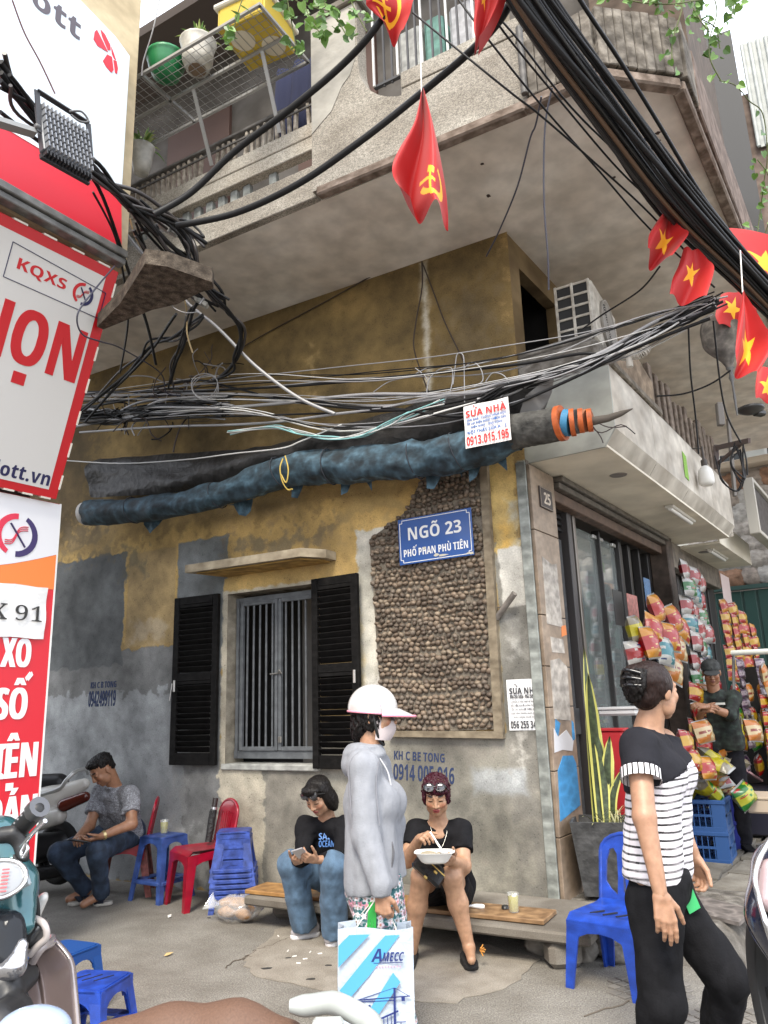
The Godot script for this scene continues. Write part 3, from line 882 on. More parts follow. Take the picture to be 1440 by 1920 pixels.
# ---------------------------------------------------------------- shop front round the corner
func shop_front() -> void:
	var s := Node3D.new()
	s.name = "shop_front"
	house.add_child(s)
	s.transform = MW.affine_inverse() * RW
	var dark := mat(0.05,0.045,0.045,0.45)
	var alu := mat(0.075,0.077,0.08,0.4,{"metal": 0.3,"grime": ["blot",1.0,0.7,1.0]})
	# upper side wall between canopy and soffit,with a dark doorway
	var och := mat(0.28,0.2,0.1,0.93,{"grime": ["cloud",0.5,0.4,1.0,0.03],"bump": ["blot",0.4]})
	var mb := MB.new()
	mb.box(Vector3(0.11,4.45,-0.06),Vector3(0.2,1.32,0.1),0.0)
	mb.box(Vector3(3.75,4.45,-0.06),Vector3(5.5,1.32,0.1),0.0)
	mb.box(Vector3(0.61,5.0,-0.06),Vector3(0.8,0.22,0.1),0.0)
	obj("side_wall",mb,och,s)
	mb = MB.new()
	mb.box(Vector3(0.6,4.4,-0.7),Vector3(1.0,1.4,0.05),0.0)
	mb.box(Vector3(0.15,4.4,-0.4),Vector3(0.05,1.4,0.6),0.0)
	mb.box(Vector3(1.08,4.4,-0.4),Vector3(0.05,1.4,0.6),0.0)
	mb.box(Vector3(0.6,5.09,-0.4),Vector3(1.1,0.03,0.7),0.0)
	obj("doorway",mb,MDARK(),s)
	# pillar with stone-tile cladding
	mb = MB.new()
	mb.box(Vector3(0.255,1.6,-0.2),Vector3(0.44,3.2,0.38),0.0)
	obj("pillar",mb,MCONC(),s)
	var tile := mat(0.4,0.31,0.23,0.5,{"grime": ["cloud",0.6,0.6,1.0,0.02],"fine": ["blot",1.3,0.75,1.0]})
	var ty := 0.14
	for h in [0.42,0.42,0.42,0.28,0.36,0.62,0.5]:
		mb = MB.new()
		mb.box(Vector3(0.255,ty + h / 2,0.004),Vector3(0.45,h - 0.006,0.03),0.003)
		obj("cladding_tile",mb,tile,s)
		ty += h
	var torn := mat(0.55,0.5,0.44,0.9,{"grime": ["blot",1.1,0.55,1.0]})
	var blue := mat(0.05,0.27,0.55,0.75,{"grime": ["crumple",0.9,0.75,1.0]})
	for q in [[V2([0.11,1.98,0.40,1.97,0.39,2.45,0.3,2.43,0.12,2.47]),torn],[V2([0.1,1.32,0.4,1.3,0.42,1.68,0.28,1.74,0.11,1.72]),torn],[V2([0.16,1.78,0.4,1.78,0.39,1.88,0.15,1.89]),torn],
		[V2([0.06,0.66,0.44,0.72,0.43,1.0,0.38,1.06,0.2,1.07,0.09,0.98]),blue],[V2([0.06,1.1,0.2,1.11,0.38,1.09,0.42,1.16,0.3,1.24,0.15,1.2,0.08,1.26]),mat(0.55,0.55,0.57,0.8)],
		[V2([0.3,0.75,0.36,0.76,0.37,1.03,0.33,1.02]),torn],[V2([0.1,0.82,0.3,0.85,0.29,0.89,0.1,0.86]),torn],[V2([0.1,1.24,0.14,1.2,0.2,1.29,0.12,1.32]),blue],[V2([0.4,1.16,0.45,1.17,0.45,1.28,0.42,1.3]),blue],
		[V2([0.37,1.9,0.47,1.92,0.46,1.99,0.38,1.98]),mat(0.62,0.2,0.06,0.8)]]:
		mb = MB.new()
		mb.prism(q[0],0.018,0.0215 + rng.randf() * 0.001,true,false)
		obj("torn_poster",mb,q[1],s)
	# folding door stack,its louvre and track
	mb = MB.new()
	for i in 16: mb.box(Vector3(0.53 + i * 0.028,1.45,-0.16),Vector3(0.017,2.6,0.03),0.003)
	mb.box(Vector3(0.74,1.45,-0.19),Vector3(0.5,2.6,0.03),0.0)
	mb.box(Vector3(0.74,1.28,-0.14),Vector3(0.47,0.2,0.03),0.004)
	obj("folding_door",mb,alu,s)
	for i in 4:
		mb = MB.new()
		mb.box(Vector3(0.75,2.84 + i * 0.055,-0.15),Vector3(0.5,0.045,0.01),0.0,Basis(Vector3.RIGHT,-0.6))
		obj("louvre_blade",mb,alu,s)
	for q in [[1.04,0.09],[1.16,0.05]]:
		mb = MB.new()
		mb.box(Vector3(q[0],1.55,-0.14),Vector3(q[1],2.9,0.1),0.006)
		obj("door_post",mb,dark if q[1] > 0.06 else mat(0.2,0.18,0.16,0.35,{"metal": 0.6}),s)
	mb = MB.new()
	mb.box(Vector3(2.1,3.03,-0.06),Vector3(3.1,0.09,0.1),0.006)
	obj("track_board",mb,mat(0.16,0.1,0.07,0.6,{"grime": ["blot",0.8,0.6,1.0]}),s)
	mb = MB.new()
	mb.box(Vector3(2.1,3.105,-0.03),Vector3(3.1,0.05,0.14),0.005)
	mb.box(Vector3(2.1,3.155,-0.015),Vector3(3.1,0.045,0.17),0.005)
	obj("shutter_track",mb,mat(0.24,0.215,0.19,0.4,{"metal": 0.4,"grime": ["blot",0.8,0.5,1.0]}),s)
	# panes
	var pane := mat(0.8,0.9,0.88,0.02,{"alpha": 0.12})
	for q in [[1.22,1.95],[1.97,2.5]]:
		mb = MB.new()
		mb.box(Vector3((q[0] + q[1]) / 2,1.55,-0.2),Vector3(q[1] - q[0],2.8,0.01),0.0)
		obj("glass_pane",mb,pane,s)
		mb = MB.new()
		for e in [q[0] + 0.1,q[1] - 0.06]: mb.box(Vector3(e,2.93,-0.185),Vector3(0.1,0.035,0.03),0.004)
		obj("pane_clip",mb,mat(0.5,0.5,0.48,0.35,{"metal": 0.7}),s)
	for q in [[1.96,0.02],[2.56,0.09],[2.85,0.07],[3.2,0.05],[3.55,0.1]]:
		mb = MB.new()
		mb.box(Vector3(q[0],1.55,-0.19),Vector3(q[1],2.9,0.08),0.004)
		obj("mullion",mb,mat(0.03,0.028,0.028,0.4),s)
	mb = MB.new()
	mb.box(Vector3(3.72,1.6,-0.05),Vector3(0.24,3.2,0.2),0.01)
	obj("brown_post",mb,mat(0.13,0.095,0.075,0.7,{"grime": ["blot",0.7,0.5,1.0]}),s)
	# second bay
	mb = MB.new()
	mb.box(Vector3(5.1,3.02,-0.03),Vector3(2.5,0.3,0.12),0.006)
	obj("bay_header",mb,mat(0.25,0.21,0.17,0.6,{"grime": ["blot",0.7,0.5,1.0]}),s)
	mb = MB.new()
	mb.box(Vector3(5.0,1.5,-0.2),Vector3(2.2,2.7,0.01),0.0)
	obj("glass_pane",mb,pane,s)
	for e in [4.6,5.3,6.0,6.35]:
		mb = MB.new()
		mb.box(Vector3(e,1.5,-0.16),Vector3(0.1 if e < 6.3 else 0.35,2.8,0.1),0.005)
		obj("mullion",mb,mat(0.04,0.036,0.036,0.45),s)
	# room behind the glass
	mb = MB.new()
	mb.quad(Vector3(0.5,0.05,-2.6),Vector3(6.5,0.05,-2.6),Vector3(6.5,3.2,-2.6),Vector3(0.5,3.2,-2.6),Vector3.BACK)
	mb.quad(Vector3(0.5,3.19,-0.1),Vector3(6.5,3.19,-0.1),Vector3(6.5,3.19,-2.6),Vector3(0.5,3.19,-2.6),Vector3.DOWN)
	mb.quad(Vector3(0.5,0,-0.1),Vector3(0.5,3.2,-0.1),Vector3(0.5,3.2,-2.6),Vector3(0.5,0,-2.6),Vector3.RIGHT)
	mb.quad(Vector3(6.5,0,-0.1),Vector3(6.5,3.2,-0.1),Vector3(6.5,3.2,-2.6),Vector3(6.5,0,-2.6),Vector3.LEFT)
	obj("shop_room",mb,mat(0.16,0.15,0.14,0.9),s)
	# canopy: flat box with angled skirt
	var cn := Node3D.new()
	cn.name = "canopy"
	s.add_child(cn)
	var skin := mat(0.74,0.69,0.6,0.55,{"grime": ["cloud",0.7,0.5,1.0,0.02],"fine": ["blot",0.5,0.8,1.0]})
	var under := mat(0.82,0.76,0.63,0.6,{"grime": ["cloud",0.4,0.8,1.0]})
	for i in 4:
		mb = MB.new()
		var x0 := 0.1 + i * 1.04
		mb.box(Vector3(x0 + 0.52,3.193,0.26),Vector3(1.034,0.02,0.66),0.002)
		obj("soffit_panel",mb,under,cn)
		mb = MB.new()
		mb.box(Vector3(x0 + 0.52,3.555,0.65),Vector3(1.034,0.49,0.02),0.002)
		obj("fascia_panel",mb,skin,cn)
		mb = MB.new()
		mb.quad(Vector3(x0 + 0.003,3.185,0.575),Vector3(x0 + 1.037,3.185,0.575),Vector3(x0 + 1.037,3.306,0.662),Vector3(x0 + 0.003,3.306,0.662),Vector3(0,-1,1))
		obj("skirt_panel",mb,skin,cn)
	mb = MB.new()
	mb.x = Transform3D(Basis(Vector3(0,0,-1),Vector3.UP,Vector3.RIGHT),Vector3(0.085,0,0))
	mb.prism(V2([-0.662,3.31,-0.575,3.183,0.2,3.183,0.2,3.8,-0.662,3.8]),0.0,0.02)
	obj("end_panel",mb,mat(0.44,0.45,0.41,0.5,{"grime": ["cloud",0.6,0.55,1.0]}),cn)
	mb = MB.new()
	mb.box(Vector3(2.2,3.81,0.25),Vector3(4.2,0.02,0.8),0.0)
	obj("canopy_top",mb,MCONC(),cn)
	mb = MB.new()
	mb.box(Vector3(4.28,3.5,0.3),Vector3(0.02,0.6,0.66),0.0)
	obj("far_end_panel",mb,skin,cn)
	mb = MB.new()
	mb.box(Vector3(5.3,3.16,0.2),Vector3(2.0,0.03,0.55),0.003)
	mb.box(Vector3(5.3,3.3,0.46),Vector3(2.0,0.28,0.02),0.0)
	obj("lower_canopy",mb,under,cn)
	for q in [[0.86,3.18,0.42],[4.75,3.14,0.2]]:
		mb = MB.new()
		mb.x = at(Vector3(q[0],q[1],q[2]))
		mb.lathe([Vector2(0.0,-0.002),Vector2(0.035,-0.004),Vector2(0.045,0.002),Vector2(0.06,0.003),Vector2(0.065,-0.002),Vector2(0.07,0.004)],18)
		obj("downlight",mb,mat(0.3,0.28,0.26,0.4,{"metal": 0.4}),cn)
	# rough slab on the canopy that carries the cooler
	mb = MB.new()
	mb.box(Vector3(0.62,3.92,0.12),Vector3(1.2,0.17,1.0),0.03)
	mb.box(Vector3(0.5,4.04,0.2),Vector3(0.9,0.07,0.7),0.02)
	obj("cooler_slab",mb,mat(0.3,0.28,0.25,0.95,{"grime": ["blot",0.8,0.35,1.0,0.02],"bump": ["blot",1.2]}),s)
	mb = MB.new()
	mb.prism(V2([0.22,3.83,1.42,3.83,1.45,4.12,0.75,4.28,0.24,3.98]),0.6,0.63)
	obj("leaning_board",mb,mat(0.33,0.25,0.17,0.8,{"grime": ["blot",0.7,0.4,1.0,0.03]}),s)
	mb = MB.new()
	mb.bar(Vector3(0.15,3.83,0.66),Vector3(1.45,3.83,0.66),0.05,0.06,Vector3.UP,0.01)
	obj("edge_batten",mb,mat(0.27,0.23,0.18,0.9,{"grime": ["blot",0.9,0.4,1.0]}),s)
	for i in 13:
		mb = MB.new()
		var hh := 0.45 + rng.randf() * 0.14
		mb.box(Vector3.ZERO,Vector3(0.09 + 0.05 * rng.randf(),hh,0.05),0.008,Basis(Vector3.BACK,rng.randf_range(-0.06,0.06)))
		var o := obj("parapet_slat",mb,mat(0.25,0.2,0.16,0.95,{"grime": ["blot",1.0,0.4,1.0,0.02]}),s)
		o.position = Vector3(1.6 + i * 0.21,3.8 + hh / 2,0.56)
# ---------------------------------------------------------------- house on the left with its boards
func left_building() -> void:
	var h := thing("cream_house","cream plastered house at the left edge with a stained concrete ledge under its upper floor","house",RW)
	var cream := mat(0.66,0.55,0.36,0.9,{"grime": ["cloud",0.4,0.7,1.0,0.02],"fine": ["blot",0.9,0.88,1.0],"bump": ["blot",0.3]})
	var mb := MB.new()
	mb.box(Vector3(-4.6,7.3,-3.02),Vector3(5.06,5.6,2.0),0.01)
	obj("upper_floor",mb,cream,h)
	mb = MB.new()
	mb.box(Vector3(-4.7,2.0,-4.0),Vector3(4.9,4.0,2.6),0.01)
	obj("ground_floor",mb,mat(0.2,0.19,0.175,0.95,{"grime": ["cloud",0.5,0.5,1.0]}),h)
	mb = MB.new()
	mb.x = Transform3D(Basis(Vector3.RIGHT,PI / 2),Vector3(0,4.12,0))
	mb.prism(V2([-2.24,-2.08,-2.34,-1.7,-2.46,-1.4,-2.54,-1.2,-2.44,-1.12,-2.3,-1.08,-2.16,-1.04,-2.1,-1.09,-2.12,-1.2,-2.11,-1.42,-2.16,-1.6,-2.19,-2.08]),0.0,0.1)
	obj("ledge",mb,mat(0.2,0.16,0.12,0.95,{"grime": ["blot",1.3,0.3,1.0,0.03],"fine": ["grain",1.2,0.5,1.0],"bump": ["blot",0.4]}),h)
	# upper board: pale over red
	var b := thing("upper_shop_board","large pale and red shop board with a red petal emblem, topmost on the cream house","sign board",RW)
	var pale := mat(0.63,0.70,0.76,0.4)
	var red := mat(0.62,0.008,0.025,0.38)
	mb = MB.new()
	mb.prism(V2([-4.6,5.0,-2.2,5.0,-2.2,6.22,-2.33,6.29,-2.63,6.36,-3.2,6.5,-4.6,6.6]),-1.99,-1.95)
	obj("pale_face",mb,pale,b)
	mb = MB.new()
	mb.prism(V2([-4.6,4.62,-2.17,4.56,-2.198,4.998,-4.6,4.998]),-1.99,-1.95)
	obj("red_face",mb,red,b)
	mb = MB.new()
	mb.box(Vector3(-3.4,5.0,-1.948),Vector3(2.4,0.012,0.004),0.0)
	obj("white_line",mb,mat(0.8,0.8,0.8,0.4),b)
	mb = MB.new()
	mb.bar(Vector3(-2.16,4.545,-1.93),Vector3(-4.6,4.605,-1.93),0.08,0.055,Vector3.UP,0.006)
	mb.bar(Vector3(-2.16,4.49,-1.95),Vector3(-4.6,4.55,-1.95),0.08,0.045,Vector3.UP,0.006)
	obj("aluminium_profile",mb,mat(0.3,0.3,0.29,0.4,{"metal": 0.5,"grime": ["blot",0.9,0.6,1.0]}),b)
	text("lettering","ott",0.36,0.16,mat(0.085,0.07,0.085,0.5),b,at(Vector3(-2.79,6.1,-1.948)))
	var petals := [V2([-2.5,6.19,-2.485,6.22,-2.43,6.16,-2.385,6.105,-2.47,6.09,-2.505,6.12]),V2([-2.455,6.245,-2.42,6.235,-2.37,6.18,-2.365,6.14,-2.385,6.12,-2.44,6.2]),V2([-2.36,6.17,-2.335,6.13,-2.315,6.09,-2.33,6.09,-2.35,6.115]),V2([-2.39,6.08,-2.35,6.09,-2.33,5.99,-2.345,5.955,-2.39,5.97,-2.42,6.0]),V2([-2.335,6.075,-2.31,6.085,-2.295,6.03,-2.3,5.98,-2.315,5.98])]
	for p in petals:
		mb = MB.new()
		mb.prism(p,-1.95,-1.946)
		obj("petal",mb,red,b)
	# leaning middle board
	var t2 := RW * Transform3D(Basis(Vector3.RIGHT,Vector3(0,0.942,0.336).normalized(),Vector3(0,-0.336,0.942).normalized()),Vector3(-2.17,2.89,-2.52))
	var c := thing("leaning_board","white shop board with wide red border tilted outwards, middle of the three boards","sign board",t2)
	mb = MB.new()
	mb.box(Vector3(-1.0,0.817,-0.03),Vector3(2.0,1.635,0.06),0.004)
	obj("red_border",mb,mat(0.5,0.006,0.012,0.4),c)
	mb = MB.new()
	mb.prism(V2([-2.0,0.055,-0.075,0.055,-0.085,1.56,-2.0,1.56]),0.0,0.003)
	obj("white_face",mb,mat(0.6,0.585,0.56,0.45),c)
	var tape := mat(0.7,0.66,0.58,0.5)
	for i in 14:
		mb = MB.new()
		if i < 7: mb.box(Vector3(-0.002,0.12 + i * 0.23,-0.028),Vector3(0.012,0.1,0.066),0.0)
		else: mb.box(Vector3(-0.12 - (i - 7) * 0.2,1.637,-0.028),Vector3(0.09,0.012,0.066),0.0)
		obj("tape_tab",mb,tape,c)
	for i in 3:
		mb = MB.new()
		mb.box(Vector3(-0.08 - i * 0.13,-0.003,-0.028),Vector3(0.07,0.012,0.066),0.0)
		obj("tape_tab",mb,tape,c)
	var navy := mat(0.012,0.012,0.07,0.5)
	var redp := mat(0.5,0.004,0.01,0.45)
	mb = MB.new()
	var bx := [Vector3(-0.05,1.405,0.005),Vector3(-0.082,1.258,0.005),Vector3(-0.75,1.268,0.005),Vector3(-0.738,1.51,0.005)]
	bx = [Vector3(-0.055,1.46,0.005),Vector3(-0.055,1.275,0.005),Vector3(-0.735,1.275,0.005),Vector3(-0.735,1.5,0.005)]
	for i in 4: mb.bar(bx[i],bx[(i + 1) % 4],0.004,0.004,Vector3.BACK)
	obj("thin_frame",mb,navy,c)
	text("lettering","KQXS",0.335,0.085,redp,c,at(Vector3(-0.505,1.385,0.004)))
	emblem(c,Vector3(-0.21,1.385,0.004),0.075,redp,navy)
	text("lettering","CHỌN",0.93,0.36,redp,c,at(Vector3(-0.582,0.975,0.004)))
	text("lettering","CHỌN",0.93,0.36,redp,c,at(Vector3(-0.566,0.975,0.0052)))
	text("lettering","vietlott.vn",0.62,0.1,navy,c,at(Vector3(-0.395,0.125,0.004)))
	# upright red board at the bottom
	var d := thing("upright_board","tall red and white lottery board reaching down behind the scooter, lowest of the three","sign board",RW)
	mb = MB.new()
	mb.box(Vector3(-2.7,1.655,-2.6),Vector3(1.2,2.45,0.05),0.004)
	obj("red_face",mb,mat(0.58,0.006,0.02,0.4),d)
	mb = MB.new()
	var sw := V2([-3.3,2.28,-2.104,2.28,-2.104,2.52])
	for k in 7: sw.append(Vector2(-2.104 - 0.1 * (k + 1),2.52 - 0.16 * sin((k + 1) / 7.0 * PI / 2)))
	sw.append(Vector2(-3.3,2.36))
	mb.prism(sw,-2.575,-2.572)
	obj("orange_sweep",mb,mat(0.75,0.2,0.035,0.45),d)
	mb = MB.new()
	var wt := V2([-3.3,2.875,-2.104,2.875,-2.104,2.522])
	for k in 7: wt.append(Vector2(-2.104 - 0.1 * (k + 1),2.522 - 0.16 * sin((k + 1) / 7.0 * PI / 2)))
	wt.append(Vector2(-3.3,2.362))
	mb.prism(wt,-2.575,-2.571)
	obj("white_face",mb,mat(0.66,0.66,0.68,0.45),d)
	mb = MB.new()
	mb.box(Vector3(-2.101,1.655,-2.6),Vector3(0.012,2.452,0.056),0.0)
	obj("edge_trim",mb,mat(0.7,0.7,0.68,0.5),d)
	emblem(d,Vector3(-2.4,2.61,-2.57),0.145,mat(0.62,0.02,0.06,0.45),mat(0.03,0.015,0.1,0.45))
	var white := mat(0.74,0.74,0.75,0.5)
	text("lettering","XỔ",0.19,0.24,white,d,at(Vector3(-2.342,1.88,-2.572)))
	text("lettering","XỔ",0.19,0.24,white,d,at(Vector3(-2.330,1.88,-2.5708)))
	text("lettering","SỐ",0.2,0.255,white,d,at(Vector3(-2.345,1.565,-2.572)))
	text("lettering","SỐ",0.2,0.255,white,d,at(Vector3(-2.333,1.565,-2.5708)))
	text("lettering","ĐIỆN",0.4,0.27,white,d,at(Vector3(-2.347,1.22,-2.572)))
	text("lettering","ĐIỆN",0.4,0.27,white,d,at(Vector3(-2.335,1.22,-2.5708)))
	text("lettering","TOÁN",0.42,0.22,white,d,at(Vector3(-2.337,0.915,-2.572)))
	text("lettering","TOÁN",0.42,0.22,white,d,at(Vector3(-2.325,0.915,-2.5708)))
	var pp := thing("pasted_paper","white paper pasted on the red lottery board reading 3 X 91","paper",RW)
	var rows := []
	for i in 9:
		var r := []
		for j in 12:
			r.append(Vector3(-3.0 + j * 0.0765,1.945 + i * 0.0425 + 0.004 * sin(j * 1.7),-2.562 + 0.004 * sin(i * 1.3 + j * 0.9) + 0.004 * sin(j * 2.1 - i)))
		rows.append(r)
	mb = MB.new()
	mb.sheet(rows)
	obj("sheet",mb,mat(0.72,0.72,0.71,0.8,{"bump": ["crumple",0.15,2.0]}),pp)
	text("lettering","3 X 91",0.5,0.1,mat(0.03,0.03,0.03,0.7),pp,at(Vector3(-2.44,2.105,-2.553)),"Droid Serif",false)
func arc_band(c: Vector2,r0: float,r1: float,a0: float,a1: float) -> PackedVector2Array:
	var o := PackedVector2Array()
	for k in 15: o.append(c + Vector2.from_angle(lerpf(a0,a1,k / 14.0)) * r1)
	for k in 15:
		var t := 1.0 - k / 14.0
		o.append(c + Vector2.from_angle(lerpf(a0,a1,t)) * lerpf(r0,r1 - 0.002,pow(absf(t - 0.35) * 0.9,2.2)))
	return o
func emblem(p: Node3D,c: Vector3,r: float,red: Material,navy: Material) -> void:
	var q := Vector2(c.x,c.y)
	var mb := MB.new()
	mb.prism(arc_band(q,r * 0.72,r,PI * 0.5,PI * 1.35),c.z,c.z + 0.003)
	obj("red_crescent",mb,red,p)
	mb = MB.new()
	mb.prism(arc_band(q,r * 0.72,r,-PI * 0.5,PI * 0.35),c.z,c.z + 0.003)
	obj("navy_crescent",mb,navy,p)
	mb = MB.new()
	mb.bar(c + Vector3(-0.36,0.5,0.002) * Vector3(r,r,1),c + Vector3(0.4,-0.52,0.002) * Vector3(r,r,1),0.004,r * 0.2,Vector3.BACK)
	obj("dark_stroke",mb,navy,p)
	for k in 3:
		mb = MB.new()
		var o := Vector3(0,(k - 1) * 0.09 * r,0)
		mb.tube(smooth(PackedVector3Array([c + o + Vector3(-0.55 * r,-0.38 * r,0.003),c + o + Vector3(-0.2 * r,-0.3 * r,0.003),c + o + Vector3(0.1 * r,0.25 * r,0.003),c + o + Vector3(0.5 * r,0.36 * r,0.003)]),5),r * 0.022,5)
		obj("red_wave",mb,red,p)
# ---------------------------------------------------------------- what closes the alley on the right
func far_side() -> void:
	var w := thing("stone_wall","rough whitewashed stone wall above the green gate at the alley's end","wall",onr(7.7,0,0))
	var mb := MB.new()
	mb.box(Vector3(0.3,2.45,1.2),Vector3(0.4,4.9,3.6),0.0)
	obj("core",mb,mat(0.33,0.29,0.25,0.95,{"bump": ["blot",1.5]}),w)
	var tones: Array[Material] = []
	for c in [[0.55,0.5,0.44],[0.45,0.38,0.32],[0.6,0.57,0.52],[0.42,0.24,0.15]]:
		tones.append(mat(c[0],c[1],c[2],0.9,{"grime": ["blot",0.8,0.5,1.0],"bump": ["blot",1.0]}))
	for i in 7:
		for j in 15:
			mb = MB.new()
			mb.ball(Vector3.ZERO,Vector3(0.1,0.14 + rng.randf() * 0.04,0.15 + rng.randf() * 0.06),8,6,Basis.from_euler(Vector3(rng.randf() * 0.5,0,0)),0.5)
			var o := obj("stone",mb,tones[rng.randi() % 4 if rng.randf() < 0.6 else 0],w)
			o.position = Vector3(0.1,3.2 + i * 0.25,-0.5 + j * 0.24 + (0.12 if i % 2 else 0.0))
	mb = MB.new()
	mb.box(Vector3(0.1,4.95,1.2),Vector3(0.6,0.1,3.6),0.02)
	obj("coping",mb,mat(0.6,0.52,0.42,0.9),w)
	var g := thing("green_gate","dark green sheet metal gate at the far end of the alley","gate",onr(7.5,0,0))
	for i in 14:
		mb = MB.new()
		mb.box(Vector3(0,1.5,-0.2 + i * 0.2),Vector3(0.03,2.9,0.17),0.01)
		obj("gate_sheet",mb,mat(0.012,0.05,0.04,0.5),g)
	mb = MB.new()
	mb.box(Vector3(0.02,1.5,1.2),Vector3(0.02,2.9,3.2),0.0)
	mb.box(Vector3(-0.02,3.0,1.2),Vector3(0.1,0.06,3.2),0.0)
	obj("gate_frame",mb,mat(0.03,0.07,0.06,0.5),g)
	# pale house beyond,seen under the soffit
	var f := thing("far_house","pale house with dark windows far beyond the stone wall","house",onr(10.5,0,0))
	mb = MB.new()
	mb.box(Vector3(0.5,4.2,1.5),Vector3(0.6,8.4,9.0),0.0)
	obj("wall",mb,mat(0.56,0.56,0.5,0.9,{"grime": ["cloud",0.5,0.7,1.0]}),f)
	for z in [-0.5,0.75,2.0]:
		mb = MB.new()
		mb.box(Vector3(0.19,5.6,z),Vector3(0.04,1.5,0.8),0.0)
		var wn := obj("window",mb,mat(0.03,0.035,0.035,0.25),f)
		mb = MB.new()
		for e in [-0.4,0.0,0.4]: mb.box(Vector3(0.16,5.6,z + e),Vector3(0.04,1.54,0.05),0.0)
		for e in [-0.75,0.75]: mb.box(Vector3(0.16,5.6 + e,z),Vector3(0.04,0.05,0.8),0.0)
		obj("frame",mb,mat(0.5,0.5,0.46,0.7),wn)
	# brown and corrugated upper storey on the right
	var u := thing("corrugated_storey","brown upper storey with pale corrugated cladding at the right edge","house",Transform3D(Basis(Vector3.UP,-0.45),Vector3(6.62,0,-10.2)))
	mb = MB.new()
	mb.box(Vector3(1.6,8.8,-1.0),Vector3(4.6,4.4,1.6),0.0)
	obj("brown_wall",mb,mat(0.2,0.15,0.125,0.9,{"grime": ["blot",0.4,0.5,1.0,0.02]}),u)
	mb = MB.new()
	for i in 34:
		mb.box(Vector3(-0.55 + i * 0.12,10.9,-0.12),Vector3(0.06,2.0,0.06),0.015)
		mb.box(Vector3(-0.49 + i * 0.12,10.9,-0.14),Vector3(0.07,2.0,0.02),0.0)
	obj("corrugated_cladding",mb,mat(0.36,0.38,0.36,0.5,{"grime": ["blot",0.4,0.75,1.0]}),u)
	mb = MB.new()
	mb.box(Vector3(-1.15,9.0,-0.3),Vector3(0.95,6.4,0.5),0.0)
	obj("black_screen",mb,mat(0.014,0.014,0.015,0.6),u)
	for i in 7:
		mb = MB.new()
		mb.rod(Vector3(-0.2 + i * 0.09,6.8,-0.05),Vector3(-0.2 + i * 0.09,8.6,-0.05),0.02,6)
		obj("window_bar",mb,mat(0.5,0.5,0.48,0.5),u)
func DETAILS() -> void:
	wires()
	flags()
	tarpaulin()
	fixtures()
	greenery()
	furniture()
	small_things()
	people()
	vehicles()
	goods()
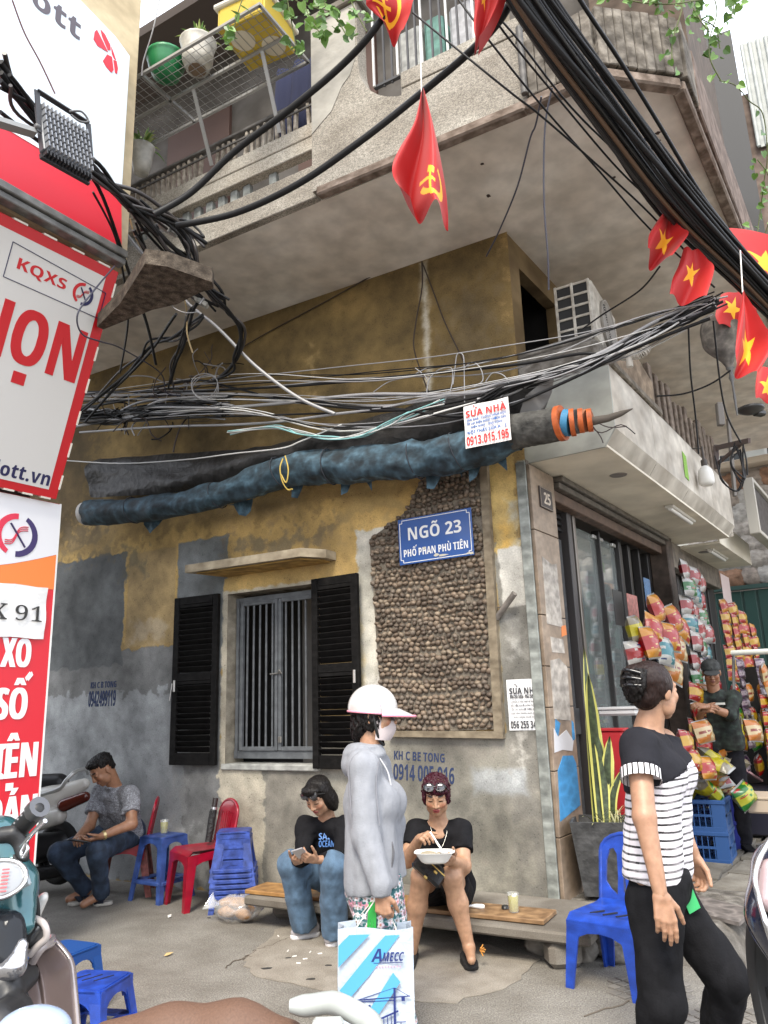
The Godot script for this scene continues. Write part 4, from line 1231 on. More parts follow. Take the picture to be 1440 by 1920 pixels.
# ---------------------------------------------------------------- cables,flags,tarpaulin
func BLACKW() -> StandardMaterial3D:
	return mat(0.012,0.012,0.013,0.45,{"spec": 0.35})
func cable(pts: PackedVector3Array,r: float,m: Material,label: String,group := "",per := 7) -> MeshInstance3D:
	var mb := MB.new()
	mb.tube(smooth(pts,per),r,7)
	var o := obj("cable",mb,m,self)
	tag(o,label,"cable",group)
	return o
func jit(p: PackedVector3Array,a: float) -> PackedVector3Array:
	var o := p.duplicate()
	for i in o.size(): o[i] += Vector3(rng.randf_range(-a,a),rng.randf_range(-a,a),rng.randf_range(-a,a))
	return o
func wires() -> void:
	var blk := BLACKW()
	var grey := mat(0.26,0.26,0.27,0.4,{"spec": 0.7})
	var pale := mat(0.55,0.55,0.54,0.45)
	var tan := mat(0.5,0.38,0.2,0.5)
	var teal := mat(0.25,0.5,0.5,0.45)
	# the thick trunk that crosses the upper right corner
	var a := P("0.58,5.29,-3 0.81,4.88,-3.15 1.25,4.56,-3.5 1.8,4.29,-4 2.41,4.07,-4.5 3.05,3.85,-5")
	for i in 34:
		var th := rng.randf() * TAU
		var rr := sqrt(rng.randf()) * 0.115
		var p := PackedVector3Array()
		for k in a.size():
			th += rng.randf_range(-0.35,0.35)
			var d := (a[mini(k + 1,5)] - a[maxi(k - 1,0)]).normalized()
			var nx := d.cross(Vector3(0,0,1)).normalized()
			var sp := 1.0 if k < 4 else 0.8
			p.append(a[k] + (nx * cos(th) + nx.cross(d) * sin(th)) * rr * sp * rng.randf_range(0.9,1.1))
		cable(p,rng.randf_range(0.007,0.016),mat(0.10,0.055,0.03,0.5) if i == 7 or i == 19 else (mat(0.03,0.03,0.031,0.35) if i % 4 == 0 else blk),"black cable in the thick trunk of cables crossing the upper right","cables in the thick trunk")
	cable(P("1.03,5.14,-3.2 1.09,4.93,-3.2 1.37,4.84,-3.5 1.67,4.67,-3.8 1.99,4.43,-4.1 2.3,4.32,-4.4 2.65,4.14,-4.7"),0.012,blk,"single black cable just right of the thick trunk")
	var th := 0
	for s in [P("0.26,5.31,-3.6 0.52,4.91,-3.5 0.77,4.64,-3.5 0.93,4.59,-3.6 1.26,4.44,-3.8 1.67,4.29,-4.1 2.12,4.02,-4.4"),P("0.5,5.17,-3.4 0.65,4.89,-3.4 0.94,4.66,-3.6 1.33,4.44,-3.9 1.7,4.25,-4.2 2.14,3.95,-4.4"),P("0.67,4.92,-3.3 0.79,4.84,-3.4 1.05,4.68,-3.6 1.45,4.44,-3.9 1.83,4.34,-4.2 2.19,4.1,-4.4"),P("0.56,5.24,-3.4 0.77,4.95,-3.4 1.11,4.63,-3.6 1.6,4.48,-4 2.14,4.17,-4.4")]:
		cable(s,0.006,blk,["thin black cable starting left of the hanging flag and passing under the trunk","thin black cable from the folded flag down the left of the trunk","thin black cable closest under the trunk's left side at the parapet","thin black cable from the top edge running just under the trunk"][th],"thin cables below the trunk")
		th += 1
	cable(P("1.03,4.98,-3.9 1.03,4.95,-4.1 1.01,4.93,-4.2 0.97,4.81,-4.5 0.9,4.75,-4.9 0.84,4.73,-5.2"),0.006,mat(0.05,0.05,0.07,0.5),"thin dark wire curving down from the parapet to the ochre corner")
	cable(P("1.1,5.04,-3.9 1.07,4.9,-4 1.06,4.69,-4.1 1.06,4.41,-4.2 1.08,4.15,-4.3 1.09,3.97,-4.4"),0.006,mat(0.06,0.06,0.08,0.5),"thin dark wire hanging straight down beside the air conditioner")
	# two thick ones across the balcony
	cable(P("-1.44,4.61,-4.4 -1.2,4.77,-4.4 -0.9,4.99,-4.3 -0.53,5.11,-4.1 -0.19,5.23,-3.9 0.04,5.31,-3.7 0.23,5.56,-3.6"),0.022,blk,"thick black cable rising over the balusters, upper of two")
	cable(P("-1.32,4.59,-4.5 -0.91,4.6,-4.4 -0.48,4.65,-4.2 -0.08,4.78,-4 0.3,4.94,-3.8 0.57,4.94,-3.5 0.71,4.95,-3.3 0.83,5.14,-3.2"),0.022,blk,"thick black cable across the curved parapet, lower of two")
	# the run along the long wall,from the tangle to the trunk
	var g := "cables strung along the long wall"
	for s in [
		[P("-3.01,4.46,-7.2 -2.05,4.37,-6.65 -1.26,4.25,-6.21 -0.39,4.09,-5.71 0.36,3.95,-5.28 0.94,3.88,-4.97 1.36,3.84,-4.75 1.81,3.82,-4.49 2.09,3.81,-4.32"),0.004,grey,"thin grey wire, highest of those strung along the long wall"],
		[P("-3.15,4.44,-7.28 -2.04,4.31,-6.65 -1.26,4.15,-6.21 -0.56,3.99,-5.8 0.21,3.85,-5.37 0.93,3.73,-4.98 1.34,3.69,-4.75 1.52,3.65,-4.66 1.75,3.77,-4.52 1.98,3.79,-4.38 2.1,3.82,-4.31"),0.011,blk,"black cable, second from the top along the long wall"],
		[P("-3.03,4.61,-7.21 -2.05,4.34,-6.65 -1.26,4.1,-6.21 -0.72,3.92,-5.9 -0.24,3.72,-5.62 0.13,3.6,-5.41 0.47,3.46,-5.22 0.73,3.41,-5.08 0.91,3.43,-4.98 1.33,3.54,-4.76 1.68,3.64,-4.56 2.05,3.7,-4.33"),0.011,blk,"black cable sagging lowest past the hanging poster"],
		[P("-3.06,4.25,-7.23 -2.04,4.13,-6.65 -1.26,3.98,-6.2 -0.81,3.9,-5.95 -0.47,3.85,-5.76 -0.08,3.78,-5.54 0.35,3.66,-5.29 0.68,3.58,-5.1 0.92,3.58,-4.98 1.1,3.61,-4.89 1.46,3.66,-4.69 1.75,3.77,-4.52 2.07,3.85,-4.33"),0.014,grey,"thick grey cable shining across the middle of the long wall"],
		[P("-2.99,4.17,-7.19 -2.03,3.99,-6.64 -1.25,3.82,-6.2 -0.81,3.74,-5.95 -0.4,3.69,-5.71 -0.01,3.64,-5.49 0.34,3.63,-5.29 0.68,3.6,-5.1 0.92,3.62,-4.98 1.22,3.62,-4.82 1.69,3.7,-4.56 2.09,3.8,-4.32"),0.011,grey,"grey cable meeting the teal wires below the others"],
		[P("-2.94,4.39,-7.16 -1.81,4.38,-6.52 -1.26,4.16,-6.21 -0.86,3.95,-5.98 -0.31,3.73,-5.66 0.18,3.58,-5.38 0.71,3.55,-5.09 1.05,3.57,-4.91 1.46,3.62,-4.69 1.8,3.71,-4.49 2.08,3.79,-4.32"),0.01,blk,"black cable bending down from the coil of wire"],
		[P("-3.07,4.34,-7.24 -2.04,4.21,-6.65 -1.47,4.12,-6.33 -0.86,3.93,-5.98 -0.06,3.67,-5.52 0.56,3.6,-5.17 0.92,3.61,-4.98 1.38,3.58,-4.73 1.77,3.7,-4.51 2.09,3.77,-4.31"),0.009,grey,"grey cable just below the coil of wire"],
		[P("-3,4.26,-7.2 -1.86,4.03,-6.55 -0.86,3.81,-5.98 -0.06,3.63,-5.52 0.45,3.53,-5.23 0.91,3.54,-4.98 1.32,3.62,-4.77 1.74,3.69,-4.52 2.08,3.75,-4.32"),0.008,blk,"black cable running level under the grey ones"],
	]: cable(s[0],s[1],s[2],s[3],g)
	for i in 16:
		var pr: PackedVector3Array = [P("-3.02,4.52,-7.21 -1.26,4.07,-6.21 -0.05,3.72,-5.52 0.92,3.61,-4.98 1.54,3.66,-4.64 2.09,3.81,-4.32"),P("-3,4.29,-7.2 -1.26,3.92,-6.2 -0.31,3.57,-5.67 0.56,3.48,-5.17 1.12,3.55,-4.87 1.69,3.67,-4.56 2.08,3.79,-4.32"),P("-3.03,4.61,-7.21 -1.26,4.22,-6.21 -0.05,3.92,-5.52 0.93,3.75,-4.97 1.7,3.78,-4.56 2.09,3.82,-4.32")][i % 3]
		cable(jit(pr,0.07),rng.randf_range(0.003,0.0065),[grey,pale,blk,grey][i % 4],"thin cable sagging in the dense band along the long wall","thin cables of the band along the wall")
	for i in 9:
		cable(jit(P("0.7,3.51,-5.06 0.92,3.56,-4.98 1.22,3.58,-4.82 1.5,3.62,-4.66 1.75,3.71,-4.52 1.95,3.75,-4.4 2.1,3.79,-4.31"),0.035),rng.randf_range(0.005,0.011),blk if i % 3 else grey,"dark cable in the sheaf rising past the canopy to the trunk","cables in the sheaf past the canopy")
	for i in 6:
		cable(jit(P("-1.3,3.76,-6.23 -0.89,3.71,-6 -0.64,3.6,-5.85 -0.4,3.51,-5.72 -0.16,3.47,-5.58 0.06,3.5,-5.46 0.22,3.54,-5.36 0.45,3.57,-5.23"),0.022),0.005,teal if i % 2 else pale,"pale teal wire dipping above the blue tarpaulin roll","pale wires above the tarpaulin roll")
	cable(P("-3.31,3.99,-7.49 -2.51,3.78,-7.03 -1.78,3.66,-6.62 -1.25,3.56,-6.2 -0.82,3.51,-5.96 -0.64,3.53,-5.85 -0.31,3.59,-5.67"),0.006,pale,"white wire drooping just above the dark tarpaulin")
	cable(P("-2.3,5.69,-5.76 -2.02,5.29,-5.83 -1.62,4.81,-5.84 -1.35,4.58,-5.91 -1.03,4.22,-5.9 -0.66,3.87,-5.77 -0.36,3.68,-5.67"),0.014,grey,"grey cable slanting down from the ledge to the wires on the wall")
	# loops and drops by the concrete ledge
	for s in [
		[P("-1.98,4.86,-3.4 -1.95,4.83,-3.6 -1.9,4.83,-3.9 -1.76,4.8,-4.2 -1.62,4.79,-4.5 -1.5,4.8,-4.7 -1.4,4.82,-4.9 -1.32,4.68,-5 -1.33,4.61,-5.1"),0.02,"thick black cable falling from the floodlight to the ledge"],
		[P("-1.97,4.79,-3.4 -1.95,4.77,-3.6 -1.87,4.74,-3.9 -1.72,4.72,-4.2 -1.57,4.7,-4.5 -1.45,4.62,-4.7 -1.34,4.6,-5 -1.21,4.46,-5.2 -1.14,4.43,-5.4 -1.1,4.39,-5.6 -1.17,4.34,-5.9 -1.29,4.29,-6.1 -1.45,4.28,-6.3"),0.017,"black cable looping round below the end of the ledge"],
		[P("-1.97,4.74,-3.4 -1.94,4.79,-3.7 -1.82,4.8,-4.1 -1.65,4.71,-4.4 -1.53,4.67,-4.7 -1.42,4.6,-5 -1.15,4.44,-5.2"),0.015,"black cable ending in a cut tip on the ledge"],
		[P("-1.95,4.54,-3.4 -1.94,4.61,-3.6 -1.87,4.72,-4 -1.78,4.76,-4.3 -1.76,4.49,-4.9 -1.78,4.44,-5.2 -1.8,4.36,-5.5 -1.89,4.31,-6"),0.012,"brown-black cable hanging straight below the floodlight"],
		[P("-1.81,4.72,-4.3 -1.77,4.61,-4.6 -1.8,4.47,-4.9 -1.86,4.29,-5.2 -2.19,4.24,-6"),0.008,"thin dark cable beside the edge of the leaning board"],
		[P("-1.35,4.41,-5.2 -1.41,4.38,-5.3 -1.6,4.39,-5.8 -1.75,4.36,-6.1 -1.85,4.26,-6.3"),0.013,"dark cable dropping from the ledge into the tangle"],
		[P("-1.33,4.37,-5.3 -1.48,4.4,-5.5 -1.68,4.39,-5.7 -1.89,4.44,-5.9 -2.09,4.38,-6.1 -2.27,4.34,-6.3 -2.84,4.24,-6.8"),0.013,"dark cable curving left under the ledge"],
		[P("-1.56,4.44,-5.4 -1.63,4.43,-5.5 -1.9,4.39,-5.9 -2.17,4.33,-6.2 -2.44,4.29,-6.5 -2.78,4.13,-6.8"),0.012,"dark cable slanting left from under the ledge"],
		[P("-1.61,4.65,-4.4 -1.47,4.76,-4.6 -1.34,4.77,-4.8 -1.22,4.72,-4.9 -1.44,4.89,-4.9 -1.62,4.71,-4.7"),0.014,"black cable bent into a hook on top of the ledge"],
		[P("-1.6,4.74,-4.5 -1.42,4.73,-4.7 -1.35,4.66,-4.9 -1.32,4.51,-5 -1.19,4.42,-5.2"),0.014,"black cable lying along the ledge"],
		[P("-1.64,4.64,-4.6 -1.58,4.54,-4.9 -1.46,4.49,-5 -1.31,4.45,-5.2 -1.21,4.44,-5.3"),0.013,"black cable clamped in the dark connector"],
	]:
		cable(s[0],s[1],blk,s[2])
		if s[1] > 0.0125:
			for k in 2: cable(jit(s[0],0.05),s[1] * 0.7,blk if k else mat(0.05,0.045,0.045,0.4),"dark cable among the thick ones looping round the concrete ledge","cables looping round the ledge")
	cable(P("-1.67,4.73,-4.6 -1.65,4.63,-4.7 -1.6,4.59,-4.9 -1.47,4.47,-5 -1.43,4.43,-5.1 -1.45,4.39,-5.3 -1.47,4.27,-5.4 -1.45,4.16,-5.5"),0.006,tan,"pale tan wire with a loose end below the ledge")
	cable(P("-1.76,4.35,-4.9 -1.68,4.39,-4.9 -1.62,4.44,-4.9 -1.6,4.49,-4.9"),0.006,tan,"short pale tan wire end sticking left from the ledge")
	cable(P("-1.48,4.44,-5.1 -1.51,4.4,-5.1 -1.53,4.39,-5.2 -1.44,4.34,-5.2 -1.34,4.34,-5.2"),0.004,grey,"thin grey wire curl on the underside of the ledge")
	cable(P("-1.72,4.82,-3 -1.7,4.73,-3.1 -1.66,4.65,-3.2 -1.62,4.55,-3.3"),0.004,mat(0.15,0.05,0.05,0.5),"thin red-brown stay wire above the floodlight")
	cable(P("-1.68,4.24,-4.4 -1.64,3.83,-4 -1.68,3.63,-3.9 -1.69,3.56,-4 -1.66,3.61,-4.2 -1.82,3.96,-5 -1.85,4.23,-6 -1.88,4.18,-6.3 -1.78,4.19,-6.4"),0.005,mat(0.03,0.03,0.05,0.5),"thin dark wire looping over the leaning board's logo")
	cable(P("-1.34,5.91,-4 -1.41,5.76,-4.1 -1.53,5.73,-4.3 -1.57,5.71,-4.4"),0.004,pale,"white cord holding the plant cage at the cream corner")
	cable(P("0.16,5.15,-5.95 -0.03,5.12,-6.06 -0.52,5.01,-6.34 -1.05,4.9,-6.64 -1.39,4.81,-6.83"),0.006,mat(0.05,0.035,0.025,0.7),"brown wire stapled slanting across the upper ochre wall")
	cable(P("0.39,5.09,-5.82 0.38,4.84,-5.81 0.32,4.55,-5.83 0.29,4.31,-5.83 0.34,4.04,-5.76 0.38,3.81,-5.61"),0.006,mat(0.05,0.035,0.025,0.7),"dark wire hanging left of the white plaster strip")
	cable(P("0.39,5.09,-5.82 0.46,4.81,-5.77 0.54,4.47,-5.7 0.62,4.21,-5.64 0.67,3.93,-5.45"),0.006,mat(0.05,0.035,0.025,0.7),"dark wire hanging right of the white plaster strip")
	for s in [[P("1.77,4.05,-4.3 1.74,4.06,-4.6 1.57,4.05,-4.9 1.44,3.99,-5"),"dark wire dropping from a flag to the air conditioner"],[P("1.94,3.69,-4.4 2,3.46,-4.6 2.08,3.24,-4.8 2.11,3.01,-4.9"),"thin dark cord hanging down before the canopy"],[P("2.1,3.72,-4.4 2.18,3.38,-4.6 2.29,3.23,-4.8 2.4,3.08,-4.9"),"black cable dropping from the trunk to the iron bracket"],[P("1.88,3.43,-4.9 2.02,3.4,-4.8 2.16,3.42,-4.7 2.26,3.47,-4.6"),"dark wire strung to the bundled cloth"]]:
		cable(s[0],0.006,blk,s[1])
	# the tangle: loose ends,curls and coils
	for i in 44:
		var c := P("-1.94,4.23,-6.65")[0]
		var p := PackedVector3Array()
		var q := c + Vector3(rng.randf_range(-0.75,0.45),rng.randf_range(-0.22,0.26),0)
		q += Vector3(0.87,0,0.495) * 0.0 + Vector3(-0.495,0,0.869) * rng.randf_range(-0.15,0.15)
		q.z += (q.x - c.x) * 0.57
		var d := Vector3(rng.randf_range(-1,1),rng.randf_range(-0.8,0.6),rng.randf_range(-0.3,0.3)).normalized()
		for k in 5:
			p.append(q)
			d = (d + Vector3(rng.randf_range(-0.8,0.8),rng.randf_range(-0.8,0.5),rng.randf_range(-0.4,0.4))).normalized()
			q += d * rng.randf_range(0.05,0.13)
		cable(p,rng.randf_range(0.0025,0.008),[blk,mat(0.05,0.035,0.03,0.6),grey][rng.randi() % 3],"loose wire end in the dark tangle by the leaning board","loose wires in the tangle",5)
	for i in 22:
		cable(jit(P("-3.01,4.33,-7.09 -2.66,4.26,-7.01 -2.28,4.2,-6.79 -1.86,4.15,-6.55 -1.31,4,-6.23"),0.09),rng.randf_range(0.006,0.014),blk if i % 3 else grey,"black cable running into the tangle behind the leaning board","cables behind the leaning board")
	for i in 3:
		var p := PackedVector3Array()
		var c := P("-1.53,4.2,-6.27")[0]
		for k in 22:
			var an := TAU * k / 20.0
			p.append(c + Vector3(cos(an) * 0.115,sin(an) * 0.115 + i * 0.008,sin(an * 2.0 + i) * 0.02 + i * 0.012))
		cable(p,0.0035,grey,"grey wire coiled in a ring over the tangle","turns of the coiled wire",3)
	for s in [P("0.34,3.63,-5.29 0.36,3.76,-5.28 0.43,3.83,-5.25 0.52,3.82,-5.19 0.53,3.75,-5.19 0.51,3.65,-5.2 0.45,3.57,-5.23 0.37,3.58,-5.28"),P("0.53,3.69,-5.19 0.55,3.81,-5.18 0.57,3.91,-5.16 0.61,3.89,-5.14 0.61,3.75,-5.14 0.6,3.49,-5.15 0.6,3.31,-5.15"),P("0.61,3.79,-5.14 0.67,3.82,-5.11 0.72,3.76,-5.08 0.73,3.66,-5.07 0.67,3.63,-5.1"),P("0.75,3.65,-5.07 0.8,3.7,-5.04 0.87,3.66,-5 0.9,3.57,-4.99 0.84,3.51,-5.02"),P("0.27,3.89,-5.33 0.33,3.82,-5.3 0.35,3.78,-5.29"),P("-0.05,3.79,-5.52 0.07,3.84,-5.45 0.23,3.84,-5.36 0.35,3.87,-5.29")]:
		cable(s,0.004,grey,"thin stray wire loop above the hanging poster","stray wire loops above the poster")
	# dark connector and clamps on the ledge
	var cb := thing("cable_connector","dark cable connector block with white tabs on the concrete ledge","connector",Transform3D(Basis(Vector3(0,0,1),-0.7),Vector3(-1.398,4.512,-5)))
	var mb := MB.new()
	mb.box(Vector3.ZERO,Vector3(0.085,0.09,0.09),0.008)
	obj("block",mb,mat(0.03,0.03,0.032,0.5),cb)
	for i in 4:
		mb = MB.new()
		mb.rod(Vector3(-0.03 + 0.02 * i,0.03,0.0),Vector3(-0.03 + 0.02 * i,0.075,0.02),0.009,8)
		obj("bolt",mb,mat(0.25,0.25,0.24,0.4,{"metal": 0.6}),cb)
	mb = MB.new()
	mb.box(Vector3(-0.07,0.015,0.02),Vector3(0.03,0.1,0.06),0.006)
	obj("white_tab",mb,mat(0.6,0.6,0.56,0.6),cb)
	for q in [Vector3(-1.617,4.554,-4.95),Vector3(-1.453,4.74,-4.75),Vector3(-1.331,4.429,-5.2)]:
		var cl := thing("cable_clamp","","clamp",Transform3D(Basis(Vector3(0,0,1),-0.6),q),"")
		mb = MB.new()
		mb.box(Vector3.ZERO,Vector3(0.15,0.035,0.06),0.006)
		obj("plate",mb,mat(0.5,0.5,0.46,0.5,{"grime": ["blot",1.2,0.4,1.0]}),cl)
		mb = MB.new()
		mb.rod(Vector3(0.03,-0.03,0.03),Vector3(0.03,0.03,0.03),0.01,8)
		obj("bolt",mb,mat(0.3,0.3,0.3,0.4,{"metal": 0.6}),cl)
		cl.set_meta("label",["white cable clamp at the left root of the concrete ledge","white cable clamp above the ledge where thick cables part","white cable clamp at the free tip of the concrete ledge"][cable_clamps])
		cable_clamps += 1
var cable_clamps := 0
func star_points(c: Vector2,r: float,turn := 0.0) -> PackedVector2Array:
	var o := PackedVector2Array()
	for k in 10: o.append(c + Vector2.from_angle(-PI / 2 + turn + TAU * k / 10.0) * (r if k % 2 == 0 else r * 0.4))
	return o
func flag_print(kind: String,c: Vector2,r: float,turn := 0.0) -> ImageTexture:
	var w := 160
	var im := Image.create(w,w,false,Image.FORMAT_RGB8)
	var red := Color(0.68,0.02,0.03)
	im.fill(red)
	var gold := Color(0.96,0.72,0.12)
	var polys: Array[PackedVector2Array] = []
	if kind == "star": polys.append(star_points(c,r,turn))
	else:
		# hammer and sickle: a curved blade with a handle,and a hammer laid across
		var b := PackedVector2Array()
		for k in 17: b.append(c + Vector2.from_angle(turn + lerpf(-2.0,1.9,k / 16.0)) * r)
		for k in 17: b.append(c + Vector2(0.06,0) * r + Vector2.from_angle(turn + lerpf(1.9,-2.0,k / 16.0)) * r * lerpf(0.78,0.66,sin(k / 16.0 * PI)))
		polys.append(b)
		for q in [[-0.75,0.75,0.18,-0.2,0.1],[-0.55,-0.15,0.75,0.75,0.1],[-0.72,0.0,-0.3,-0.42,0.18]]:
			var p0 := c + Vector2(q[0],q[1]).rotated(turn) * r
			var p1 := c + Vector2(q[2],q[3]).rotated(turn) * r
			var nn: Vector2 = (p1 - p0).normalized().orthogonal() * r * q[4]
			polys.append(PackedVector2Array([p0 + nn,p1 + nn,p1 - nn,p0 - nn]))
	for y in w:
		for x in w:
			var p := Vector2(x,y) / w
			if p.distance_to(c) > r * 1.3: continue
			for q in polys:
				if Geometry2D.is_point_in_polygon(p,q):
					im.set_pixel(x,y,gold)
					break
	return ImageTexture.create_from_image(im)
func flag(label: String,left: PackedVector3Array,right: PackedVector3Array,folds: float,amp: float,print: ImageTexture,hang := Vector3.ZERO) -> void:
	var f := thing("flag",label,"flag",Transform3D(),"red flags hung from the cables")
	var l := smooth(left,8)
	var r := smooth(right,8)
	var rows := []
	for i in l.size():
		var row := []
		var w := l[i].distance_to(r[i])
		for j in 25:
			var u := j / 24.0
			var p := l[i].lerp(r[i],u)
			p += Vector3(0,0,1) * amp * (0.25 + i / float(l.size())) * sin(u * folds * TAU + i * 0.06) + Vector3(0,0.006,0) * sin(u * 9.0)
			row.append(p)
		rows.append(row)
	var mb := MB.new()
	mb.sheet(rows)
	var m := StandardMaterial3D.new()
	m.albedo_texture = print
	m.roughness = 0.6
	m.backlight_enabled = true
	m.backlight = Color(0.25,0.25,0.25)
	m.rim_enabled = true; m.rim = 0.3
	obj("cloth",mb,m,f)
	if hang != Vector3.ZERO:
		mb = MB.new()
		mb.rod(l[0],hang,0.004,6)
		obj("cord",mb,mat(0.75,0.72,0.68,0.7),f)
func flags() -> void:
	var st := flag_print("star",Vector2(0.5,0.5),0.3)
	flag("red hammer-and-sickle flag cut by the top of the picture above the curved parapet",P("-0.05,5.59,-3.55 -0.01,5.41,-3.6 0,5.37,-3.65 0.09,5.29,-3.7"),P("0.35,5.63,-3.6 0.27,5.4,-3.6 0.24,5.3,-3.65 0.2,5.22,-3.7"),1.0,0.06,flag_print("hs",Vector2(0.45,0.42),0.3,0.6))
	flag("narrow folded red flag at the top beside the thick trunk of cables",P("0.52,5.11,-3.1 0.54,4.89,-3.15 0.53,4.75,-3.2 0.53,4.66,-3.2"),P("0.74,5.1,-3.1 0.7,4.89,-3.15 0.64,4.78,-3.2 0.56,4.66,-3.2"),1.5,0.05,flag_print("star",Vector2(0.3,0.3),0.12))
	flag("red hammer-and-sickle flag furled to a point, hanging alone below the parapet",P("0.27,4.58,-3.4 0.22,4.37,-3.4 0.14,4.21,-3.42 0.1,4.1,-3.44 0.11,4,-3.44 0.18,3.9,-3.42"),P("0.28,4.58,-3.4 0.32,4.35,-3.38 0.35,4.13,-3.36 0.37,3.99,-3.36 0.38,3.89,-3.38 0.38,3.82,-3.4"),1.4,0.1,flag_print("hs",Vector2(0.7,0.68),0.2,1.2),Vector3(0.278,5.002,-3.4))
	flag("red star flag rolled round under the trunk, leftmost of the cluster on the right",P("1.74,4.28,-4.1 1.67,4.18,-4.1 1.63,4.11,-4.12 1.61,4.02,-4.14"),P("1.81,4.27,-4.1 1.83,4.16,-4.08 1.85,4.09,-4.08 1.73,3.94,-4.1"),1.0,0.08,flag_print("star",Vector2(0.5,0.55),0.3))
	flag("red star flag spread wide with its gold star facing out, below the leftmost star flag",P("1.89,4.11,-4.2 1.84,3.99,-4.2 1.78,3.88,-4.2 1.75,3.78,-4.22"),P("1.98,4.1,-4.2 2.02,4.02,-4.2 2.04,3.94,-4.2 1.96,3.75,-4.2"),1.0,0.05,flag_print("star",Vector2(0.5,0.52),0.27,0.15))
	flag("large red flag behind the trunk at the right edge with half its star showing",P("2.47,4.71,-4.9 2.48,4.61,-4.9 2.5,4.48,-4.9 2.53,4.39,-4.9"),P("3.27,4.56,-4.9 3.24,4.41,-4.9 3.19,4.24,-4.9 3.14,4.04,-4.9"),1.0,0.06,flag_print("star",Vector2(0.4,0.6),0.24))
	flag("red star flag half hidden behind the hanging flag by the trunk",P("2.37,4.12,-4.8 2.33,4.03,-4.8 2.3,3.95,-4.8 2.31,3.88,-4.8"),P("2.57,4.16,-4.8 2.59,4.04,-4.8 2.59,3.94,-4.8 2.6,3.87,-4.8"),1.0,0.03,flag_print("star",Vector2(0.42,0.4),0.3,0.3))
	flag("red star flag hanging by a white cord, largest in the cluster at the right edge",P("2.18,3.77,-4.15 2.13,3.62,-4.15 2.09,3.49,-4.15 2.06,3.37,-4.16 2.05,3.29,-4.16"),P("2.19,3.77,-4.15 2.21,3.64,-4.12 2.24,3.52,-4.12 2.27,3.4,-4.13 2.16,3.22,-4.15"),1.0,0.06,flag_print("star",Vector2(0.5,0.66),0.26),Vector3(2.233,4.081,-4.2))
	flag("red star flag lowest at the right edge, below the flag on the white cord",P("2.33,3.39,-4.4 2.3,3.3,-4.4 2.28,3.23,-4.4 2.27,3.18,-4.4"),P("2.49,3.39,-4.4 2.49,3.32,-4.4 2.48,3.23,-4.4 2.48,3.17,-4.4"),1.0,0.03,flag_print("star",Vector2(0.42,0.5),0.34))
